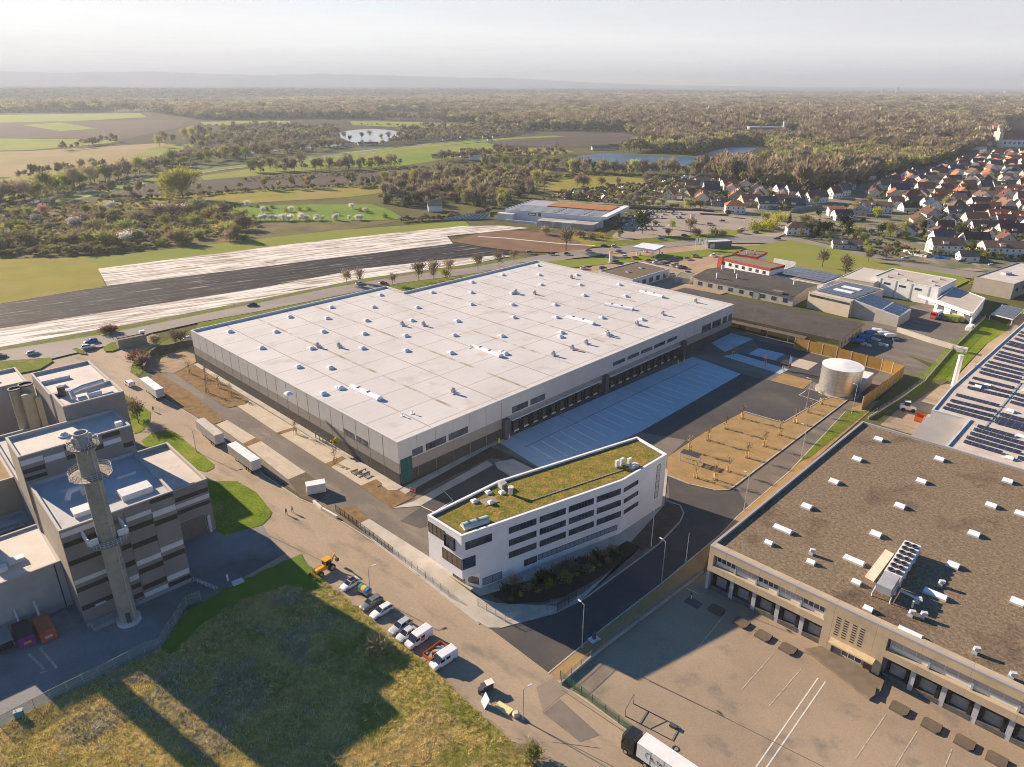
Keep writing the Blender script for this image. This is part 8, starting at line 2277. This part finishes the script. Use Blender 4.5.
MB().prism(ccw([Vector((p.x,p.y,0)) for p in pl]),.07,.55,0,0).build('slab',mat('stained platform',(.21,.165,.115),(.16,.125,.09),scale=.5,rough=1),o)
p = P(875,695); mb = MB(); mb.box((p.x,p.y,.4),(2.2,.1,.3),1.0); mb.build('bumper',BLACK,o)
p = P(693,603); o = thing('ramp_block','dark pit cover with a striped post at the dispatch corner','ramp',(p.x,p.y,.07),yr)
mb = MB(); mb.box((0,0,0),(3.0,2.0,.12)); mb.build('cover',DGREY,o,world=False)
mb = MB(); mb.tube([(-.8,.6,.1),(-.8,.6,1.1)],.10,6); mb.build('post',WHITE,o,world=False); mb = MB(); mb.tube([(-.8,.6,1.1),(-.8,.6,1.9)],.11,6); mb.build('post_top',BLACK,o,world=False)
# goal frames of pipe lying and standing in the yard
p = P(652,722); o = thing('pipe_frame','thin steel pipe frame with a dark box standing in the truck yard','frame',(p.x,p.y,.07),-.6)
mb = MB()
for q in (((-4,-1.5,0),(-4,-1.5,1.6)),((-4,1.5,0),(-4,1.5,2.2)),((-4,-1.5,1.6),(-4,1.5,2.2)),((-4,1.5,.1),(4,1.5,.1)),((-4,-1.5,.1),(4,-1.5,.1)),((4,-1.5,.1),(4,1.5,.1)),((-1.5,-1.5,.1),(-1.5,1.5,.1))): mb.tube(q,.05,5)
mb.build('frame',DGREY,o,world=False); mb = MB(); mb.box((3.2,1.0,.1),(1.2,.7,.35)); mb.build('box',DGREY,o,world=False)
p = P(675.5,749); mb = MB(); mb.ring((p.x,p.y),.35,.55,.075,.14,20); tag(mb.build('manhole',DGREY),'round manhole ring in the truck yard near the lorry','manhole')
# road works things on the street
p = P(487,690); o = thing('cable_drum','grey compressor with a cream lid on the street','compressor',(p.x,p.y,.03),.5)
mb = MB(); mb.box((0,0,.35),(1.9,1.2,1.0)); mb.cyl((-1.2,0,.0),.5,.5,.9,10); mb.box((-1.0,-.8,0),(.8,.6,.7)); mb.build('body',DGREY,o,world=False)
mb = MB(); mb.box((.5,.1,1.36),(1.4,1.2,.12)); mb.build('lid',mat('cream lid',(.75,.70,.56)),o,world=False)
p = P(484,705); o = thing('signboard','tilted white-backed site board on the street','board',(p.x,p.y,.03),.4)
mb = MB(); mb.fbox((-.2,-.9,0),(0,1.8,0),(.9,0,1.7),(-.05,0,.04)); mb.build('panel',mat('board grey',(.5,.52,.54)),o,world=False,fix=True); mb = MB(); mb.tube([(.7,-.8,1.3),(1.3,-.8,0)],.05,4); mb.tube([(.7,.8,1.3),(1.3,.8,0)],.05,4); mb.build('prop',DGREY,o,world=False)
p = P(504,709); o = thing('board_stack','stack of pale yellow boards lying on the street','board',(p.x,p.y,.03),-.68)
for k in range(3): mb = MB(); mb.box((0,0,.02 + k * .11),(2.9,1.25,.1),.02 * k); mb.build('board',mat('yellow board',(.72,.64,.30),(.66,.58,.28),scale=1),o,world=False)
p = P(516,716); o = thing('rubble_sack','pale rubble sack beside the street lamp foot','sack',(p.x,p.y,.03),.3)
mb = MB(); loft(mb,[(-.55,.3,.25,0,.45),(-.4,.5,.4,0,.8),(.3,.5,.38,0,.85),(.55,.35,.2,0,.5)]); mb.build('sack',mat('sack cloth',(.5,.46,.38)),o,world=False)
# skips at the works
for (x,y),mm,lab,w in (((26,640),mat('purple paint',(.22,.045,.22),(.17,.035,.17),scale=1),'purple steel skip with a dark cover beside the works wall',0),((47,634),mat('orange red paint',(.50,.11,.05),(.42,.09,.04),scale=1),'orange-red steel skip with white scrawl beside the works wall',1)):
    p = P(x,y); o = thing('skip_container',lab,'skip',(p.x,p.y,.07),FA,'skips at the works')
    mb = MB(); mb.prism([(-1.25,-2.6),(1.25,-2.6),(1.25,3.0),(-1.25,3.0)],.2,2.3,0,0,True); mb.build('box_body',mm,o,world=False)
    mb = MB()
    for k in range(6): mb.box((-1.28,-2.3 + k * .98,.25),(.08,.14,2.0)); mb.box((1.28,-2.3 + k * .98,.25),(.08,.14,2.0))
    mb.build('rib',mm,o,world=False)
    mb = MB(); mb.box((0,.2,2.302),(2.45,5.4,.06)); mb.build('cover',mat('dark cover',(.05,.04,.05)) if not w else mat('rust cover',(.42,.14,.07),(.3,.1,.06),scale=1),o,world=False)
    mb = MB(); mb.box((0,-2.64,.9),(1.2,.05,.5)); mb.build('front_mark',mat('scrawl',(.62,.45,.42)) if w else mat('orange mark',(.6,.25,.1)),o,world=False)
    mb = MB(); mb.tube([(0,3.0,1.8),(0,5.2,4.5)],.22,6); mb.build('chute',mat('pale chute',(.40,.44,.50)),o,world=False)
p = P(3,645); o = thing('pallet_cage','grey lattice cage box at the left edge of the works yard','cage',(p.x,p.y,.07),FA)
mb = MB(); mb.box((0,0,0),(3,5,.3)); mb.build('base',DGREY,o,world=False); mb = MB()
for k in range(8): mb.box((-1.5,-2.4 + k * .68,.3),(.06,.06,1.6)); mb.box((1.5,-2.4 + k * .68,.3),(.06,.06,1.6))
mb.box((0,0,1.9),(3.1,5.1,.08)); mb.build('lattice',mat('grey green lattice',(.22,.25,.24)),o,world=False)
p = P(20,717); o = thing('utility_box','small teal cabinet on the grass at the meadow corner','cabinet',(p.x,p.y,.1),.5)
mb = MB(); mb.box((0,0,0),(1.2,.7,1.25)); mb.build('cabinet',mat('teal paint',(.06,.24,.27)),o,world=False); mb = MB(); mb.box((0,0,1.252),(1.3,.8,.08)); mb.build('lid',LGREY,o,world=False)
p = P(228,581); o = thing('utility_box','slim white marker post on the verge by the works ramp','post',(p.x,p.y,.1),.5)
mb = MB(); mb.box((0,0,0),(.35,.35,1.5)); mb.build('post',WHITE,o,world=False)
p = P(238,583); mb = MB(); mb.box((p.x,p.y,.17),(2.2,1.5,.25),.7); tag(mb.build('shaft_cover',LGREY),'pale concrete shaft cover in the dark verge','cover')
line_marks('works_markings',[((29,654),(44,669)),((40,648),(57,668)),((40,673),(47,671))],.45,.09,PAINT_WORN)
sheet('loading_pad',[(14,643),(66,608),(76,625),(22,652)],.08,mat('loading pad concrete',(.30,.30,.29),(.24,.24,.235),scale=.5))
# dark planters / bench by the hall entrance
for i,(x,y) in enumerate(((354.5,472.5),(359,475),(363,472),(367,476.5))):
    p = P(x,y); o = thing('bench','dark bench, %s of a group on the paving by the hall entrance' % nth(i),'bench',(p.x,p.y,.14),HA + (.1 if i % 2 else 0),'benches by the hall entrance')
    mb = MB(); mb.box((0,0,.4),(2.2,.5,.1)); mb.build('seat',DGREY,o,world=False)
    for q in (-.8,.8): mb = MB(); mb.box((q,0,0),(.12,.42,.4)); mb.build('leg',DGREY,o,world=False)
# barrier cones near the hall entrance
for i,(x,y) in enumerate(((410.3,491.5),(415.3,492.5))):
    p = P(x,y); o = thing('traffic_cone','%s warning bollard by the hall corner' % ('pink' if i == 0 else 'red'),'bollard',(p.x,p.y,.1),0,'warning bollards')
    mb = MB(); mb.cyl((0,0,0),.22,.12,1.1,8); mb.build('body',mat('pink plastic',(.55,.2,.2)) if i == 0 else RED,o,world=False)
for i,(x,y) in enumerate(((499,443),(509,438.5),(684,362),(678,364))):
    p = P(x,y); mb = MB(); mb.cyl((p.x,p.y,.1),.25,.25,1.4,8); mb.cyl((p.x,p.y,1.5),.2,.1,.1,8); tag(mb.build('bollard',YELLOW),'yellow dock bollard, %s from the office end of the docks' % nth(i),'bollard','yellow dock bollards')

# vehicles and heaps in the yards behind the tank
def refuse_lorry(x,y,rot,cabm,bodym,label):
    p = P(x,y); o = thing('refuse_lorry',label,'lorry',(p.x,p.y,.08),rot,'refuse lorries at the depot')
    mb = MB(); mb.box((2.9,0,.7),(1.9,2.4,2.3)); mb.build('cab',cabm,o,world=False)
    mb = MB(); mb.box((3.86,0,1.9),(.05,2.1,.9)); mb.build('windscreen',CGL,o,world=False)
    mb = MB(); loft(mb,[(-3.6,1.1,.9,.7,2.8),(-3.3,1.22,1.1,.6,3.2),(1.7,1.22,1.1,.8,3.2),(1.8,1.2,1.1,.8,3.1)]); mb.build('hopper',bodym,o,world=False)
    for a in (-2.2,2.8):
        for b in (-1.05,1.05): w = put(WHT[0],'wheel',o,(a,b,.5)); put(WHT[1],'rim',w,(0,0,0))
refuse_lorry(936,318,3.8,RED,WHITE,'white refuse lorry with a red cab under the depot canopy')
for i,(x,y,mm,nm) in enumerate(((942,319,mat('skip blue',(.05,.18,.36)),'blue'),(951,321,mat('skip olive',(.20,.24,.06)),'olive green'),(958.5,321,mat('skip lime',(.52,.52,.22)),'pale lime'))):
    p = P(x,y); o = thing('skip_container','%s roll-off skip beside the refuse lorry' % nm,'skip',(p.x,p.y,.08),-.75,'roll-off skips at the depot')
    mb = MB(); mb.prism([(-3,-1.2),(3,-1.2),(3,1.2),(-3,1.2)],.2,2.2 + .2 * i,0,0,True); mb.build('box_body',mm,o,world=False)
    mb = MB()
    for k in range(5): mb.box((-2.6 + k * 1.3,-1.23,.25),(.12,.06,1.9)); mb.box((-2.6 + k * 1.3,1.23,.25),(.12,.06,1.9))
    mb.build('rib',mm,o,world=False)
rr = random.Random(17)
for i,(x,y,c) in enumerate(((858,343,'blue'),(864,339,'blue'),(870,335,'blue'),(866,346,'pale'),(878,333,'white'),(884,336,'white'),(890,338,'white'),(896,341,'dark'),(884,346,'pale'),(875,340,'pale'))):
    p = P(x,y); mm = {'blue': mat('blue tarp',(.02,.14,.42),(.02,.1,.3),scale=1.2),'pale': CARP['pale grey'],'white': WHITE,'dark': DGREY}[c]
    o = thing('covered_boat' if c in ('blue','white') else 'scrap_heap','%s %s, %s from left in the shaded vehicle yard' % (c,'covered boat on a trailer' if c in ('blue','white') else 'heap of scrap',nth(i)),'boat' if c in ('blue','white') else 'heap',(p.x,p.y,.08),rr.uniform(-.6,.2),'yard clutter')
    if c in ('blue','white'):
        mb = MB(); loft(mb,[(-2.6,.8,.7,.7,1.6),(-1.5,1.0,.5,.6,1.9),(1.2,.95,.4,.6,1.9),(2.6,.25,.1,.9,1.5)]); mb.build('hull',mm,o,world=False)
        mb = MB(); mb.box((0,0,.4),(4.5,1.2,.15)); mb.build('trailer_frame',GREY,o,world=False)
        for b in (-.8,.8): put(WHL[0],'wheel',o,(-.4,b,.33))
    else:
        mb = MB()
        for k in range(9): mb.box((rr.uniform(-1.6,1.6),rr.uniform(-1,1),0),(rr.uniform(.5,1.6),rr.uniform(.4,1.2),rr.uniform(.3,1.1)),rr.uniform(0,3))
        mb.build('heap',mm,o,world=False)
p = P(907.5,411); o = thing('wheel_loader','white loader machine parked in the storage yard by the wall','loader',(p.x,p.y,.1),-.4)
mb = MB(); loft(mb,[(-2.4,.9,.8,.7,1.8),(-2.2,1.0,.9,.6,2.0),(.6,1.0,.9,.6,1.7),(2.2,.8,.7,.6,1.3)]); mb.build('body',WHITE,o,world=False); mb = MB(); mb.box((-.5,0,1.8),(1.5,1.4,1.3)); mb.build('cab',CGL,o,world=False); mb = MB(); mb.box((-.5,0,3.11),(1.7,1.6,.15)); mb.build('cab_roof',WHITE,o,world=False)
for a in (-1.4,1.4):
    for b in (-1.0,1.0): put(WHT[0],'wheel',o,(a,b,.6),0,1.2)
p = P(919,420); o = thing('skip_container','orange-brown open skip against the loading canopy','skip',(p.x,p.y,.1),.9)
mb = MB(); q = [(-2,-1.1),(2,-1.1),(2,1.1),(-2,1.1)]; mb.prism(q,.1,1.6,0); mb.prism([(a * .94,b * .9) for a,b in q],.3,1.55,0); mb.poly([(a * .94,b * .9,.5) for a,b in q]); mb.build('box_body',ORANGE,o,world=False)
p = P(961.5,352); o = thing('garden_hut','small white flat-roofed hut on the lawn strip','hut',(p.x,p.y,.1),-.7)
o.scale = (.66,) * 3
mb = MB(); mb.box((0,0,0),(5,3.2,2.5)); mb.build('wall',WHITE,o,world=False); mb = MB(); mb.box((0,0,2.501),(5.4,3.6,.2)); mb.build('roof',LGREY,o,world=False); mb = MB(); mb.box((1.2,-1.62,.05),(.9,.08,2)); mb.build('door',GREY,o,world=False)
p = P(969,331); o = thing('caravan','white caravan beside the wall of the depot yard','caravan',(p.x,p.y,.1),.8)
mb = MB(); loft(mb,[(-2.6,.95,.8,.6,2.3),(-2.3,1.1,.95,.5,2.6),(2.2,1.1,.95,.5,2.6),(2.7,.9,.75,.7,2.0)]); mb.build('body',WHITE,o,world=False); mb = MB(); mb.box((0,-1.1,1.4),(2.6,.06,.6)); mb.build('window',CGL,o,world=False)
for b in (-.9,.9): put(WHL[0],'wheel',o,(0,b,.33))

# ------------------------------------------------------------------ people
SKIN = mat('skin',(.45,.28,.2),rough=.6); HAIR = mat('dark hair',(.04,.03,.025),rough=.8)
def person(x,y,rot,top,legs,label,stride=.25,group='people on the street'):
    p = P(x,y)
    o = thing('person',label,'person',(p.x,p.y,.03),rot,group)
    J = {'pel': (0,0,.95),'che': (.03,0,1.35),'neck': (.04,0,1.48),'head': (.06,0,1.62),'top': (.06,0,1.72),
         'hl': (0,.10,.90),'kl': (.16 + stride * .3,.10,.50),'al': (stride,.10,.07),'tl': (stride + .17,.10,.04),'hr': (0,-.10,.90),'kr': (.02,-.10,.48),'ar': (-stride,-.10,.10),'tr': (-stride + .15,-.10,.03),
         'sl': (.03,.20,1.40),'el': (-.06,.25,1.12),'wl': (.08,.25,.88),'fl': (.12,.25,.79),'sr': (.03,-.20,1.40),'er': (.02,-.26,1.12),'wr': (.20,-.24,.92),'fr': (.25,-.24,.84)}
    R_ = {'pel': .15,'che': .16,'neck': .06,'head': .10,'top': .075,'hl': .095,'kl': .065,'al': .045,'tl': .04,'hr': .095,'kr': .065,'ar': .045,'tr': .04,'sl': .075,'el': .05,'wl': .035,'fl': .04,'sr': .075,'er': .05,'wr': .035,'fr': .04}
    E_ = [('pel','che'),('che','neck'),('neck','head'),('head','top'),('pel','hl'),('hl','kl'),('kl','al'),('al','tl'),('pel','hr'),('hr','kr'),('kr','ar'),('ar','tr'),('che','sl'),('sl','el'),('el','wl'),('wl','fl'),('che','sr'),('sr','er'),('er','wr'),('wr','fr')]
    ks = list(J); me = bpy.data.meshes.new('body'); me.from_pydata([J[k] for k in ks],[(ks.index(a),ks.index(b)) for a,b in E_],[])
    b = bpy.data.objects.new('body',me); COL.objects.link(b); b.parent = o
    m = b.modifiers.new('skin','SKIN'); m.use_smooth_shade = True
    for k,sv in zip(ks,me.skin_vertices[0].data): sv.radius = (R_[k],) * 2; sv.use_root = k == 'pel'
    b.modifiers.new('sub','SUBSURF').levels = 1
    bm_ = bpy.data.materials.new('clothes ' + label[:20]); bm_.use_nodes = True; t = bm_.node_tree; tc = t.nodes.new('ShaderNodeTexCoord'); sx = t.nodes.new('ShaderNodeSeparateXYZ'); t.links.new(tc.outputs['Object'],sx.inputs[0])
    cr = t.nodes.new('ShaderNodeValToRGB'); cr.color_ramp.interpolation = 'CONSTANT'; els = cr.color_ramp.elements; els[0].position = 0; els[0].color = (.03,.03,.03,1); els[1].position = .05; els[1].color = (*legs,1)
    for pos,c in ((.48,top),(.755,(.45,.28,.2))): e = els.new(pos); e.color = (*c,1)
    dv = t.nodes.new('ShaderNodeMath'); dv.operation = 'DIVIDE'; dv.inputs[1].default_value = 2.0; t.links.new(sx.outputs[2],dv.inputs[0]); t.links.new(dv.outputs[0],cr.inputs[0]); t.links.new(cr.outputs[0],t.nodes['Principled BSDF'].inputs['Base Color'])
    me.materials.append(bm_)
    hm = MB(); n = 10
    for j in range(4):
        pass
    rings = [[(.045 + .108 * math.cos(t_) * math.cos(2 * math.pi * i / n),.10 * math.cos(t_) * math.sin(2 * math.pi * i / n),1.655 + .11 * math.sin(t_)) for i in range(n)] for t_ in (0,.5,1.0,1.5)]
    hm.add([q for r in rings for q in r],[(j * n + i,j * n + (i + 1) % n,(j + 1) * n + (i + 1) % n,(j + 1) * n + i) for j in range(3) for i in range(n)]); hm.build('hair',HAIR,o,world=False)
    fm = MB()
    fm.box((.158,0,1.60),(.04,.025,.045)); fm.box((.148,.035,1.635),(.015,.02,.012)); fm.box((.148,-.035,1.635),(.015,.02,.012)); fm.box((.148,0,1.565),(.012,.045,.010)); fm.build('face',SKIN,o,world=False)
    return o
person(286.5,514.5,-.75,(.16,.09,.06),(.05,.05,.06),'person in a brown jacket walking on the street, left of two')
person(292.5,512.5,-.75,(.30,.33,.38),(.06,.07,.10),'person in a pale blue-grey top walking on the street, right of two')
person(153.5,411.5,-.7,(.04,.05,.08),(.05,.05,.06),'person in dark clothes alone on the street near the first trailer')

# ------------------------------------------------------------------ far hills and the hazy air
def hill_range(pts,dist,depth,seed,m):
    rr = random.Random(seed)
    mb = MB(); n = len(pts); rows = 5
    vs = []
    for j in range(rows):
        for i,(az,h) in enumerate(pts):
            a = math.radians(az); R_ = dist + depth * j / (rows - 1)
            hh = h * math.sin(math.pi * (j + .35 * 0) / (rows - 1)) if 0 < j < rows - 1 else -2
            vs.append((math.sin(a) * R_,math.cos(a) * R_,hh))
    mb.add(vs,[(j * n + i,j * n + i + 1,(j + 1) * n + i + 1,(j + 1) * n + i) for j in range(rows - 1) for i in range(n - 1)])
    return mb.build('hills',m,smooth=True)
def az_of(x): return math.degrees(math.atan((x - 512) / FPX / math.cos(PITCH)))
HD = 24000
hp = [(-400,60),(-150,120),(-60,190),(0,225),(30,215),(72,250),(110,235),(170,250),(205,275),(250,235),(300,225),(345,255),(400,245),(430,220),(470,195),(505,200),(540,150),(580,100),(640,55),(760,30),(850,20),(950,15),(1100,20),(1300,10)]
hpts = []
rr = random.Random(3)
for (x0,h0),(x1,h1) in zip(hp,hp[1:]):
    for k in range(6):
        t = k / 6; hpts.append((az_of(x0 + (x1 - x0) * t),1.45 * (h0 + (h1 - h0) * t) * (1 + rr.uniform(-.03,.03))))
tag(hill_range(hpts,HD,6000,5,mat('hill woods',(.05,.06,.045),(.035,.045,.035),scale=.002,rough=1)),kind='structure')
hz_m = bpy.data.materials.new('haze air'); hz_m.use_nodes = True
t = hz_m.node_tree; t.nodes.clear()
out = t.nodes.new('ShaderNodeOutputMaterial'); pv = t.nodes.new('ShaderNodeVolumePrincipled')
pv.inputs['Color'].default_value = (.80,.89,1.0,1); pv.inputs['Density'].default_value = HAZE_DENSITY; pv.inputs['Anisotropy'].default_value = HAZE_ANISO
t.links.new(pv.outputs[0],out.inputs['Volume'])
mb = MB(); mb.box((0,13000,-1.0),(70000,36000,480))
tag(mb.build('haze',hz_m),kind='stuff')
SC.cycles.volume_step_rate = 10

# thin high cloud in the distance: a real sheet 3 km up, open above the site
SC.cycles.transparent_max_bounces = 8
vm = bpy.data.materials.new('cloud veil'); vm.use_nodes = True
t = vm.node_tree; t.nodes.clear()
out = t.nodes.new('ShaderNodeOutputMaterial'); tp = t.nodes.new('ShaderNodeBsdfTransparent'); tl = t.nodes.new('ShaderNodeBsdfTranslucent'); ms = t.nodes.new('ShaderNodeMixShader')
tl.inputs[0].default_value = (.64,.675,.70,1)
geo = t.nodes.new('ShaderNodeNewGeometry'); n = t.nodes.new('ShaderNodeTexNoise'); n.inputs['Scale'].default_value = .00007; n.inputs['Detail'].default_value = 6
r = t.nodes.new('ShaderNodeMapRange'); r.inputs[1].default_value = .3; r.inputs[2].default_value = .7; r.inputs[3].default_value = .55; r.inputs[4].default_value = .75
t.links.new(geo.outputs['Position'],n.inputs['Vector']); t.links.new(n.outputs['Fac'],r.inputs[0]); t.links.new(r.outputs[0],ms.inputs[0])
t.links.new(tp.outputs[0],ms.inputs[1]); t.links.new(tl.outputs[0],ms.inputs[2]); t.links.new(ms.outputs[0],out.inputs[0])
mb = MB(); mb.ring((0,0),12000,420000,3000,3060,64)
tag(mb.build('cloud_veil',vm),kind='stuff')
